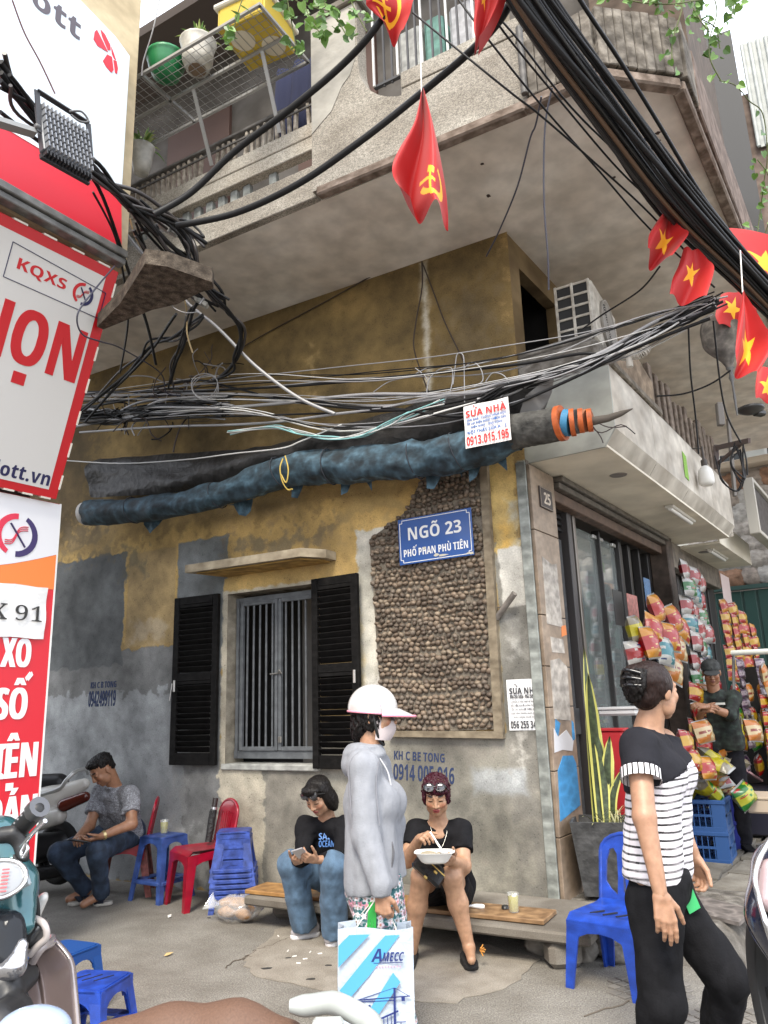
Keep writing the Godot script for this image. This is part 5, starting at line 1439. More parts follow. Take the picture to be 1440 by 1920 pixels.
func tarpaulin() -> void:
	var t := thing("rolled_awning","long blue tarpaulin awning rolled up and tied along the wall above the window","awning",Transform3D())
	var c := smooth(P("-2.92,3.39,-7.38 -2.06,3.28,-6.85 -1.38,3.28,-6.44 -0.78,3.35,-6.07 -0.24,3.28,-5.76 0.25,3.22,-5.48 0.63,3.22,-5.27 0.93,3.27,-5.1"),9)
	var rr := PackedFloat32Array()
	var rad := [0.115,0.105,0.105,0.125,0.13,0.13,0.135,0.125]
	for i in c.size(): rr.append(lerpf(rad[mini(i / 9,7)],rad[mini(i / 9 + 1,7)],(i % 9) / 9.0) + 0.006 * sin(i * 0.9))
	var fn := noise("crumple")
	fn.frequency = 0.9
	var rows := []
	for i in c.size():
		var d := (c[mini(i + 1,c.size() - 1)] - c[maxi(i - 1,0)]).normalized()
		var nx := d.cross(Vector3.UP).normalized()
		var ny := nx.cross(d)
		var row := []
		for k in 29:
			var a := TAU * (k % 28) / 28.0
			var q := nx * cos(a) + ny * sin(a)
			row.append(c[i] + q * (rr[i] * (1.0 + 0.16 * fn.get_noise_3dv((c[i] + q * 0.3) * 3.0) + 0.05 * sin(a * 3.0 + i * 0.25) + 0.07 * pow(absf(sin(a * 1.5 - i * 0.42)),6.0))))
		rows.append(row)
	var mb := MB.new()
	mb.sheet(rows,true)
	obj("blue_roll",mb,mat(0.12,0.235,0.32,0.75,{"grime": ["crumple",0.5,0.12,1.0],"fine": ["blot",0.9,0.3,1.0],"bump": ["crumple",0.7]}),t)
	mb = MB.new()
	mb.tube(P("-2.97,3.39,-7.41 -2.92,3.39,-7.38"),PackedFloat32Array([0.118,0.12]),20)
	obj("white_end",mb,mat(0.55,0.53,0.5,0.8),t)
	c = smooth(P("0.86,3.27,-5.12 1,3.27,-5.04 1.11,3.26,-4.97 1.2,3.26,-4.92"),6)
	mb = MB.new()
	mb.tube(c,PackedFloat32Array([0.12,0.128,0.125,0.13,0.126,0.122,0.124,0.12,0.122,0.12,0.118,0.12,0.118,0.119,0.118,0.117,0.118,0.116,0.116]),22)
	obj("grey_sleeve",mb,mat(0.17,0.165,0.15,0.85,{"grime": ["blot",0.9,0.25,1.0],"fine": ["crumple",0.8,0.5,1.0],"bump": ["crumple",1.0]}),t)
	var org := mat(0.62,0.13,0.025,0.6,{"grime": ["blot",1.0,0.6,1.0]})
	var e := P("1.2,3.26,-4.92 1.23,3.26,-4.9 1.27,3.25,-4.88 1.3,3.25,-4.87 1.32,3.25,-4.85 1.35,3.25,-4.84 1.37,3.24,-4.82 1.4,3.24,-4.81")
	for q in [[0,1,0.122,org],[1,2,0.092,mat(0.04,0.2,0.36,0.6)],[2,3,0.094,org],[3,4,0.082,mat(0.08,0.085,0.09,0.7)],[4,5,0.083,org],[5,6,0.076,mat(0.3,0.12,0.06,0.7)],[6,7,0.078,org]]:
		mb = MB.new()
		mb.tube(PackedVector3Array([e[q[0]],e[q[1]]]),q[2],22)
		obj("roll_layer",mb,q[3],t)
	mb = MB.new()
	mb.tube(P("1.39,3.23,-4.81 1.49,3.23,-4.76 1.56,3.24,-4.71 1.63,3.26,-4.68"),PackedFloat32Array([0.032,0.026,0.02,0.004]),8)
	obj("pole_tip",mb,mat(0.1,0.085,0.07,0.8),t)
	for s in [P("1.39,3.19,-4.81 1.44,3.13,-4.76 1.55,3.16,-4.7 1.62,3.08,-4.66"),P("1.39,3.21,-4.81 1.43,3.11,-4.77 1.44,3.06,-4.76"),P("1.41,3.23,-4.8 1.48,3.16,-4.74 1.58,3.14,-4.68")]:
		mb = MB.new()
		mb.tube(smooth(s,4),0.004,5)
		obj("loose_string",mb,mat(0.04,0.03,0.03,0.8),t)
	for x in [P("-0.8,3.4,-5.9 -0.82,3.31,-5.88 -0.8,3.2,-5.89 -0.76,3.14,-5.9 -0.72,3.13,-5.85"),P("-0.78,3.42,-5.89 -0.75,3.29,-5.85 -0.77,3.19,-5.87 -0.81,3.26,-5.88")]:
		mb = MB.new()
		mb.tube(smooth(x,5),0.006,6)
		obj("yellow_tie",mb,mat(0.5,0.36,0.08,0.8),t)
	for q in [[6,0.125],[17,0.12],[26,0.14],[33,0.145],[45,0.15],[52,0.15]]:
		var k: int = q[0]
		var ctr := smooth(P("-2.92,3.39,-7.38 -2.06,3.28,-6.85 -1.38,3.28,-6.44 -0.78,3.35,-6.07 -0.24,3.28,-5.76 0.25,3.22,-5.48 0.63,3.22,-5.27 0.93,3.27,-5.1"),9)
		var d := (ctr[k + 1] - ctr[k - 1]).normalized()
		var nx := d.cross(Vector3.UP).normalized()
		var ring := PackedVector3Array()
		for i in 15: ring.append(ctr[k] + nx.rotated(d,TAU * i / 14.0) * q[1] + d * 0.03 * sin(TAU * i / 14.0))
		mb = MB.new()
		mb.tube(ring,0.005,5,false)
		obj("tie_rope",mb,mat(0.03,0.035,0.045,0.8),t)
		rows = []
		for i in 5:
			var row := []
			for j in 7: row.append(ctr[k] + d * (j * 0.05 + 0.03) + nx * (0.1 + 0.02 * sin(j * 1.7)) * -1.0 + Vector3(0,-0.07 - i * 0.018 * (1.0 + sin(j * 0.9 + k)),0.0))
			rows.append(row)
		mb = MB.new()
		mb.sheet(rows)
		obj("loose_flap",mb,mat(0.1,0.19,0.26,0.8,{"grime": ["crumple",0.8,0.3,1.0]}),t)
	# dark grey sheet slung above the roll
	var g := thing("grey_tarpaulin","dark grey tarpaulin slung between the cables and the blue awning roll","tarpaulin",Transform3D())
	var top := smooth(P("-3,4.02,-7.63 -1.99,3.86,-7.06 -1.13,3.73,-6.55 -0.43,3.72,-6.12 0.11,3.71,-5.77 0.67,3.72,-5.36 1.09,3.69,-5.05 1.27,3.7,-5"),6)
	var bot := smooth(P("-2.93,3.58,-7.53 -1.94,3.44,-6.94 -1.11,3.42,-6.44 -0.42,3.42,-6.03 0.1,3.36,-5.73 0.65,3.32,-5.37 0.93,3.37,-5.14 1.07,3.41,-5.06"),6)
	rows = []
	for i in top.size():
		var row := []
		for k in 14:
			var u := k / 13.0
			var p := top[i].lerp(bot[i],u)
			p += Vector3(-0.495,0,0.869) * (0.1 * sin(u * PI) + 0.05 * fn.get_noise_3dv(p * 2.2) + 0.03 * sin(u * 7.0 + i * 0.33))
			row.append(p)
		rows.append(row)
	mb = MB.new()
	mb.sheet(rows)
	obj("sheet",mb,mat(0.05,0.047,0.045,0.6,{"grime": ["blot",0.7,0.4,1.0],"bump": ["crumple",1.2]}),g)
	mb = MB.new()
	mb.sheet([[Vector3(0.993,3.473,-4.923),Vector3(1.049,3.515,-4.914),Vector3(1.206,3.629,-4.917)],[Vector3(0.962,3.387,-4.998),Vector3(1.085,3.396,-4.963),Vector3(1.184,3.507,-4.952)],[Vector3(0.998,3.29,-5.035),Vector3(1.087,3.276,-4.985),Vector3(1.12,3.369,-4.966)]])
	obj("loose_corner",mb,mat(0.13,0.125,0.12,0.6),g)
	# poster hung from the cables
	var p := thing("hanging_poster","white poster with red and blue print hung from the cables above the pebble panel","poster",Transform3D(MW.basis,Vector3(0.729,3.315,-5.004)))
	var w := 0.335
	var h := 0.31
	rows = []
	for i in 7:
		var row := []
		for j in 9: row.append(Vector3(-w / 2 + w * j / 8.0,h / 2 - h * i / 6.0,0.006 * sin(j * 0.8) + 0.003 * sin(i * 1.4 + j)))
		rows.append(row)
	mb = MB.new()
	mb.sheet(rows)
	obj("sheet",mb,mat(0.78,0.76,0.74,0.7),p)
	var red := mat(0.6,0.03,0.03,0.6)
	var blue := mat(0.05,0.14,0.4,0.6)
	text("lettering","SỬA NHÀ",0.3,0.062,red,p,at(Vector3(0,0.098,0.009)))
	text("lettering","SƠN NHÀ - CHỐNG THẤM DỘT",0.29,0.02,blue,p,at(Vector3(0,0.048,0.009)))
	text("lettering","ỐP LÁT ĐIỆN NƯỚC THẠCH CAO",0.29,0.02,blue,p,at(Vector3(0,0.02,0.009)))
	text("lettering","ĐIỆN NƯỚC - ỐNG CÔNG",0.23,0.019,blue,p,at(Vector3(0,-0.008,0.009)))
	text("lettering","NỘI THẤT SỬA A - Z",0.29,0.028,blue,p,at(Vector3(0,-0.043,0.009)))
	text("lettering","0913.015.195",0.31,0.066,red,p,at(Vector3(0,-0.108,0.009)))
# ---------------------------------------------------------------- plates,lamps,cooler
func fixtures() -> void:
	var white := mat(0.75,0.75,0.73,0.5)
	# street plate
	var p := thing("street_plate","blue enamel street plate with white letters on the pebble panel","street sign",MW * Transform3D(Basis(Vector3.BACK,0.012),Vector3(-0.742,2.688,0.062)))
	var mb := MB.new()
	mb.box(Vector3.ZERO,Vector3(0.63,0.365,0.012),0.002)
	obj("plate",mb,mat(0.012,0.07,0.27,0.35,{"coat": 0.3}),p)
	var w := 0.3
	var h := 0.168
	var c := 0.022
	var pts := [Vector2(-w + c,h),Vector2(w - c,h),Vector2(w - c,h - c),Vector2(w,h - c),Vector2(w,-h + c),Vector2(w - c,-h + c),Vector2(w - c,-h),Vector2(-w + c,-h),Vector2(-w + c,-h + c),Vector2(-w,-h + c),Vector2(-w,h - c),Vector2(-w + c,h - c)]
	mb = MB.new()
	for i in pts.size():
		var a: Vector2 = pts[i]
		var b: Vector2 = pts[(i + 1) % pts.size()]
		mb.bar(Vector3(a.x,a.y,0.0065),Vector3(b.x,b.y,0.0065),0.005,0.003,Vector3.BACK)
	obj("border_line",mb,white,p)
	text("lettering","NGÕ 23",0.455,0.125,white,p,at(Vector3(0.0,0.068,0.0065)))
	text("lettering","PHỐ PHAN PHÙ TIÊN",0.545,0.075,white,p,at(Vector3(0.0,-0.085,0.0065)))
	for q in [[0.06,-0.15,0.05],[0.0,-0.14,0.03],[0.29,-0.165,0.04],[-0.09,-0.075,0.02]]:
		mb = MB.new()
		var pl := PackedVector2Array()
		for k in 8: pl.append(Vector2(q[0],q[1]) + Vector2.from_angle(TAU * k / 8) * Vector2(q[2],0.012) * rng.randf_range(0.4,1.1))
		mb.prism(pl,0.006,0.0085,true,false)
		obj("paint_chip",mb,mat(0.5,0.47,0.38,0.8),p)
	# house number
	p = thing("house_number","small black plate with the pale number 25 on the tiled pillar","number plate",onr(0.275,2.935,0.026))
	mb = MB.new()
	mb.box(Vector3.ZERO,Vector3(0.235,0.165,0.012),0.002)
	obj("plate",mb,mat(0.045,0.033,0.03,0.5),p)
	mb = MB.new()
	for e in [[-0.11,-0.075,0.11,-0.075],[-0.11,0.075,0.11,0.075],[-0.11,-0.075,-0.11,0.075],[0.11,-0.075,0.11,0.075]]: mb.bar(Vector3(e[0],e[1],0.007),Vector3(e[2],e[3],0.007),0.004,0.003,Vector3.BACK)
	obj("border_line",mb,mat(0.3,0.25,0.2,0.6),p)
	text("lettering","25",0.12,0.09,mat(0.55,0.48,0.4,0.6),p,at(Vector3(0.01,0.0,0.007)))
	# flyer on the pillar
	p = thing("pasted_flyer","white flyer with black telephone number pasted low on the corner pillar","poster",onm(-0.143,1.425,0.004))
	var rows := []
	for i in 8:
		var row := []
		for j in 6: row.append(Vector3(-0.122 + 0.0488 * j,0.172 - 0.0493 * i,0.003 * sin(j * 1.3 + i)))
		rows.append(row)
	mb = MB.new()
	mb.sheet(rows)
	obj("sheet",mb,mat(0.74,0.74,0.74,0.75),p)
	var blk := mat(0.04,0.04,0.045,0.7)
	text("lettering","SỬA NHÀ",0.215,0.055,blk,p,at(Vector3(0.005,0.1,0.0065)))
	text("lettering","056 255 3456 - 056 255 3456",0.21,0.024,blk,p,at(Vector3(0.005,0.055,0.0065)))
	for i in 5: text("lettering",["CHUYÊN TƯ VẤN THIẾT KẾ THI CÔNG","SỬA CHỮA NHÀ Ở CHỐNG THẤM DỘT","ỐP LÁT SƠN BẢ TRẦN NHÔM","SƠN TÂN TRANG NHÀ XƯỞNG","THU DỌN PHẾ THẢI"][i],[0.2,0.21,0.2,0.21,0.18][i],0.014,mat(0.2,0.2,0.21,0.7),p,at(Vector3(0.005,0.022 - i * 0.026,0.0065)),"Droid Sans",false)
	text("lettering","056 255 3456",0.225,0.05,blk,p,at(Vector3(0.005,-0.135,0.0065)))
	# pipe stub
	p = thing("pipe_stub","short grey plastic pipe end sticking out of the corner pillar","pipe",MW)
	mb = MB.new()
	mb.tube(PackedVector3Array([Vector3(-0.3,2.035,0.02),Vector3(-0.125,2.19,0.09)]),0.022,12,false)
	mb.tube(PackedVector3Array([Vector3(-0.28,2.053,0.028),Vector3(-0.125,2.19,0.09)]),0.017,12,true)
	obj("tube",mb,mat(0.26,0.23,0.2,0.6,{"grime": ["blot",1.2,0.5,1.0]}),p)
	mb = MB.new()
	mb.rod(Vector3(-0.3,2.11,0.01),Vector3(-0.22,2.12,0.03),0.004,6)
	obj("nail",mb,mat(0.12,0.1,0.09,0.6),p)
	# air conditioner on the canopy slab
	p = thing("air_conditioner","white outdoor air conditioner unit with black end grille on the canopy slab","air conditioner",MW * at(Vector3(0.42,4.09,-0.2)))
	var shell := mat(0.6,0.57,0.5,0.5,{"grime": ["blot",0.9,0.55,1.0,0.02]})
	mb = MB.new()
	mb.box(Vector3(0.0,0.27,-0.4),Vector3(0.3,0.52,0.78),0.02)
	obj("casing",mb,shell,p)
	mb = MB.new()
	mb.box(Vector3(0.0,0.27,-0.006),Vector3(0.25,0.46,0.01),0.0)
	obj("coil",mb,mat(0.02,0.02,0.02,0.8),p)
	mb = MB.new()
	for e in [-0.13,0.0,0.13]: mb.box(Vector3(e,0.27,0.006),Vector3(0.022,0.5,0.014),0.004)
	for k in 6: mb.box(Vector3(0,0.035 + k * 0.094,0.005),Vector3(0.26,0.02,0.012),0.004)
	obj("grille",mb,shell,p)
	mb = MB.new()
	mb.x = Transform3D(Basis(Vector3.BACK,-PI / 2),Vector3(0.152,0.28,-0.42))
	mb.lathe([Vector2(0.215,-0.01),Vector2(0.225,0.02),Vector2(0.21,0.022),Vector2(0.2,-0.005)],28)
	for k in 9: mb.lathe([Vector2(0.03 + k * 0.02,0.006),Vector2(0.033 + k * 0.02,0.012),Vector2(0.036 + k * 0.02,0.006)],28)
	obj("fan_guard",mb,mat(0.3,0.28,0.25,0.5),p)
	mb = MB.new()
	mb.x = Transform3D(Basis(Vector3.BACK,-PI / 2),Vector3(0.151,0.28,-0.42))
	mb.lathe([Vector2(0.0,0.0),Vector2(0.21,0.0)],28)
	obj("fan_hole",mb,mat(0.04,0.038,0.036,0.8),p)
	# drain hose and pipe joint in front of the cooler
	p = thing("drain_hose","short white ribbed drain hose on the edge of the canopy slab","hose",Transform3D())
	mb = MB.new()
	var hp := smooth(P("1.77,3.87,-5.2 1.83,3.85,-5.15 1.89,3.84,-5.1 1.93,3.89,-5.1"),8)
	for i in hp.size() - 1: mb.tube(PackedVector3Array([hp[i],hp[i + 1]]),0.034 if i % 2 else 0.027,10)
	mb.rod(Vector3(1.812,3.83,-5.15),Vector3(1.809,3.763,-5.15),0.024,10)
	obj("ribbed_tube",mb,mat(0.5,0.47,0.42,0.6),p)
	# bulb on a bracket
	p = thing("hanging_bulb","big white unlit bulb hanging in front of the canopy","bulb",onr(2.56,3.4,0.75))
	mb = MB.new()
	mb.lathe([Vector2(0.0,0.0),Vector2(0.05,0.004),Vector2(0.072,0.03),Vector2(0.075,0.08),Vector2(0.07,0.13),Vector2(0.062,0.16),Vector2(0.04,0.185),Vector2(0.026,0.2)],24)
	obj("globe",mb,mat(0.72,0.71,0.68,0.35),p)
	mb = MB.new()
	mb.lathe([Vector2(0.026,0.2),Vector2(0.03,0.21),Vector2(0.03,0.26),Vector2(0.012,0.27),Vector2(0.008,0.4)],16)
	obj("holder",mb,mat(0.06,0.05,0.045,0.6),p)
	mb = MB.new()
	mb.rod(Vector3(0,0.38,0),Vector3(0,0.42,-0.18),0.008,6)
	obj("arm",mb,mat(0.08,0.07,0.06,0.6),p)
	# tube lamps under the canopy
	for k in 2:
		p = thing("tube_lamp","white batten lamp under the front canopy" if k == 0 else "white batten lamp under the lower canopy further down the alley","lamp",onr(2.58 if k == 0 else 5.0,3.165 if k == 0 else 3.13,0.47 if k == 0 else 0.3),"batten lamps under the canopies")
		mb = MB.new()
		mb.box(Vector3(0,0.005,0),Vector3(0.85,0.03,0.085),0.008)
		obj("housing",mb,mat(0.6,0.58,0.53,0.5),p)
		mb = MB.new()
		mb.tube(PackedVector3Array([Vector3(-0.4,-0.014,0),Vector3(0.4,-0.014,0)]),0.02,10)
		obj("diffuser",mb,mat(0.78,0.77,0.74,0.3),p)
	# stickers on the fascia
	p = thing("green_sticker","bright green paper stuck on the canopy front near the bulb","sticker",onr(2.15,3.52,0.6635))
	mb = MB.new()
	mb.prism(V2([-0.07,-0.12,0.07,-0.13,0.065,0.11,-0.065,0.13]),0.0,0.002)
	obj("paper",mb,mat(0.3,0.62,0.06,0.6,{"grime": ["grain",1.0,0.5,1.0]}),p)
	# bracket,conduit and camera by the alley
	p = thing("iron_bracket","perforated iron bracket with hanging wires high beside the canopy","bracket",Transform3D())
	mb = MB.new()
	mb.bar(Vector3(2.547,3.274,-5.6),Vector3(2.611,3.192,-5.2),0.02,0.035)
	mb.bar(Vector3(2.542,3.147,-5.6),Vector3(2.6,3.203,-5.3),0.02,0.02)
	mb.bar(Vector3(2.55,3.296,-5.6),Vector3(2.533,3.113,-5.6),0.03,0.03)
	obj("arm",mb,mat(0.07,0.05,0.045,0.6),p)
	for i in 7:
		mb = MB.new()
		var q: PackedVector3Array = [P("2.58,3.19,-5.3 2.52,3.05,-5.3 2.55,2.91,-5.3 2.59,3.01,-5.3 2.59,3.17,-5.3"),P("2.5,3.16,-5.5 2.51,2.99,-5.5 2.59,2.91,-5.5 2.66,3.01,-5.5 2.63,3.16,-5.4"),P("2.62,3.2,-5.3 2.62,3.09,-5.3 2.6,2.97,-5.3")][i % 3]
		mb.tube(smooth(jit(q,0.03),5),0.006,5)
		obj("wire",mb,BLACKW(),p)
	p = thing("steel_conduit","upright perforated steel angle standing beside the bracket","post",Transform3D())
	mb = MB.new()
	mb.bar(Vector3(2.817,3.619,-5.9),Vector3(2.781,2.968,-5.9),0.035,0.02)
	mb.bar(Vector3(2.715,3.716,-5.8),Vector3(2.706,3.525,-5.8),0.05,0.05,Vector3.UP,0.005)
	obj("angle",mb,mat(0.14,0.13,0.12,0.6),p)
	p = thing("security_camera","black dome camera hanging on wires under the soffit at the right edge","camera",Transform3D(Basis(Vector3.UP,0.4),Vector3(2.706,3.454,-5.3)))
	mb = MB.new()
	mb.lathe([Vector2(0.0,-0.03),Vector2(0.05,-0.02),Vector2(0.09,0.0),Vector2(0.095,0.02),Vector2(0.06,0.035),Vector2(0.0,0.04)],20)
	obj("dome",mb,mat(0.03,0.03,0.03,0.4),p)
	mb = MB.new()
	mb.box(Vector3(0.08,-0.01,0),Vector3(0.09,0.04,0.06),0.01)
	obj("lens_box",mb,mat(0.02,0.02,0.02,0.4),p)
	# bundled cloth and its wire hook
	p = thing("bundled_cloth","grey-brown sheet bundled into a hanging cone under the soffit","bundle",Transform3D())
	mb = MB.new()
	mb.tube(smooth(P("2.42,4.01,-4.95 2.4,3.84,-4.95 2.42,3.72,-4.95 2.43,3.63,-4.95"),6),PackedFloat32Array([0.11,0.125,0.135,0.14,0.14,0.135,0.13,0.12,0.105,0.09,0.078,0.065,0.055,0.045,0.038,0.03,0.026,0.02,0.02]),14)
	obj("sheet",mb,mat(0.2,0.18,0.16,0.85,{"grime": ["crumple",1.0,0.4,1.0]}),p)
	mb = MB.new()
	mb.tube(smooth(P("2.43,3.64,-4.95 2.43,3.54,-4.95 2.43,3.42,-4.95 2.43,3.29,-4.95"),4),PackedFloat32Array([0.03,0.018,0.012,0.02,0.01,0.008,0.008,0.008,0.01,0.008,0.008,0.006,0.004]),8)
	obj("tied_neck",mb,mat(0.1,0.1,0.1,0.6),p)
	# floodlight seen from behind
	var tl := Vector3(-1.806,4.699,-3.5)
	var tr := Vector3(-1.648,4.719,-3.75)
	var br := Vector3(-1.562,4.406,-3.75)
	var bl := Vector3(-1.739,4.394,-3.5)
	var ex := (tr - tl).normalized()
	var ey := (tl - bl)
	ey = (ey - ex * ey.dot(ex)).normalized()
	var fw := (tl.distance_to(tr) + bl.distance_to(br)) * 0.5
	var fh := (tl.distance_to(bl) + tr.distance_to(br)) * 0.5
	p = thing("floodlight","grey finned floodlight on a bracket in front of the pale board","floodlight",Transform3D(Basis(ex,ey,ex.cross(ey)),(tl + tr + br + bl) * 0.25))
	var body := mat(0.085,0.09,0.1,0.45,{"metal": 0.4})
	mb = MB.new()
	mb.box(Vector3(0,0,-0.035),Vector3(fw,fh,0.05),0.006)
	obj("housing",mb,body,p)
	mb = MB.new()
	for i in 12:
		for j in 7: mb.box(Vector3((i - 5.5) * fw / 12.2,(j - 3) * fh / 7.3,0.003),Vector3(0.007,fh / 10.5,0.03),0.0)
	obj("cooling_fins",mb,mat(0.3,0.31,0.33,0.4,{"metal": 0.5}),p)
	mb = MB.new()
	for i in 14: mb.box(Vector3((i - 6.5) * fw / 14.2,-fh / 2 - 0.01,-0.035),Vector3(0.008,0.03,0.06),0.0)
	mb.box(Vector3(0,-fh / 2 - 0.02,-0.05),Vector3(fw,0.03,0.02),0.0)
	obj("lower_fins",mb,mat(0.02,0.02,0.022,0.5),p)
	mb = MB.new()
	for e in [-1.0,1.0]: mb.bar(Vector3(e * (fw / 2 + 0.012),-0.05,-0.02),Vector3(e * (fw / 2 + 0.012),fh / 2 + 0.06,0.0),0.008,0.03)
	mb.bar(Vector3(-fw / 2 - 0.012,fh / 2 + 0.06,0.0),Vector3(fw / 2 + 0.012,fh / 2 + 0.06,0.0),0.03,0.008)
	obj("yoke",mb,mat(0.03,0.03,0.033,0.5),p)
	mb = MB.new()
	for e in [-1.0,1.0]:
		mb.x = Transform3D(Basis(Vector3.BACK,PI / 2),Vector3(e * (fw / 2 + 0.02),-0.02,-0.02))
		mb.lathe([Vector2(0.0,-0.012),Vector2(0.016,-0.012),Vector2(0.016,0.012),Vector2(0.0,0.012)],10)
	mb.x = ID
	mb.tube(smooth(PackedVector3Array([Vector3(0.02,fh / 2 + 0.03,0.02),Vector3(0.08,fh / 2 + 0.05,0.05),Vector3(0.12,fh / 2 + 0.01,0.05),Vector3(0.07,fh / 2 - 0.02,0.04),Vector3(0.02,fh / 2,0.03)]),6),0.006,6)
	obj("yoke_bolt",mb,mat(0.1,0.1,0.1,0.4),p)
	mb = MB.new()
	mb.bar(Vector3(-fw / 2 - 0.02,-0.04,-0.05),Vector3(-fw / 2 - 0.35,-0.1,-0.1),0.05,0.03)
	obj("bracket",mb,mat(0.25,0.25,0.24,0.5,{"metal": 0.4}),p)
	# plant cage on the balcony
	p = thing("plant_cage","welded wire shelf hung outside the balusters to carry flower pots","wire shelf",MW)
	var zinc := mat(0.36,0.36,0.35,0.45,{"metal": 0.5})
	mb = MB.new()
	for e in [[Vector3(-3.3,6.3,1.81),Vector3(-1.06,6.3,1.81)],[Vector3(-3.3,6.3,1.22),Vector3(-1.06,6.3,1.22)],[Vector3(-1.07,6.3,1.22),Vector3(-1.07,6.3,1.81)],[Vector3(-2.25,6.3,1.22),Vector3(-2.25,6.3,1.81)],[Vector3(-3.3,6.3,1.5),Vector3(-1.06,6.3,1.5)]]: mb.bar(e[0],e[1],0.022,0.022)
	obj("frame",mb,zinc,p)
	for i in 36:
		mb = MB.new()
		mb.rod(Vector3(-3.28 + i * 0.062,6.303,1.22),Vector3(-3.28 + i * 0.062,6.303,1.81),0.003,4)
		obj("cross_wire",mb,zinc,p)
	for i in 9:
		mb = MB.new()
		mb.rod(Vector3(-3.3,6.309,1.25 + i * 0.062),Vector3(-1.06,6.309,1.25 + i * 0.062),0.003,4)
		obj("long_wire",mb,zinc,p)
	for e in [-2.0,-1.3]:
		mb = MB.new()
		mb.bar(Vector3(e,6.3,1.5),Vector3(e - 0.06,5.8,1.2),0.03,0.012)
		obj("strut",mb,zinc,p)
# ---------------------------------------------------------------- pots and climbers
func blade(mb: MB,base: Vector3,tip: Vector3,w: float,sag: float,n := 7) -> void:
	var d := tip - base
	var side := d.cross(Vector3.UP)
	if side.length() < 0.01: side = Vector3.RIGHT
	side = side.normalized()
	var rows := []
	for i in n + 1:
		var u := i / float(n)
		var p := base.lerp(tip,u) + Vector3(0,sag * sin(u * PI * 0.75),0)
		var ww := w * sin(clampf(0.12 + u * 0.9,0,1) * PI)
		rows.append([p - side * ww,p + Vector3(0,-ww * 0.35,0),p + side * ww])
	mb.sheet(rows)
func spider_plant(p: Node3D,c: Vector3,n: int,r: float,droop: float) -> void:
	for k in 2:
		var mb := MB.new()
		for i in n / 2:
			var a := rng.randf() * TAU
			var e := rng.randf_range(0.2,1.0)
			var l := r * rng.randf_range(0.7,1.15)
			var tip := c + Vector3(cos(a) * l * e,l * (1.05 - e) - droop * e * rng.randf_range(0.2,1.0),sin(a) * l * e)
			blade(mb,c + Vector3(cos(a),0,sin(a)) * 0.02,tip,0.011,l * 0.4 * e)
		var o := obj("leaves",mb,mat(0.10,0.19,0.04,0.5,{"back": 0.6}) if k else mat(0.32,0.38,0.12,0.5,{"back": 0.6}),p)
		o.set_meta("kind","stuff")
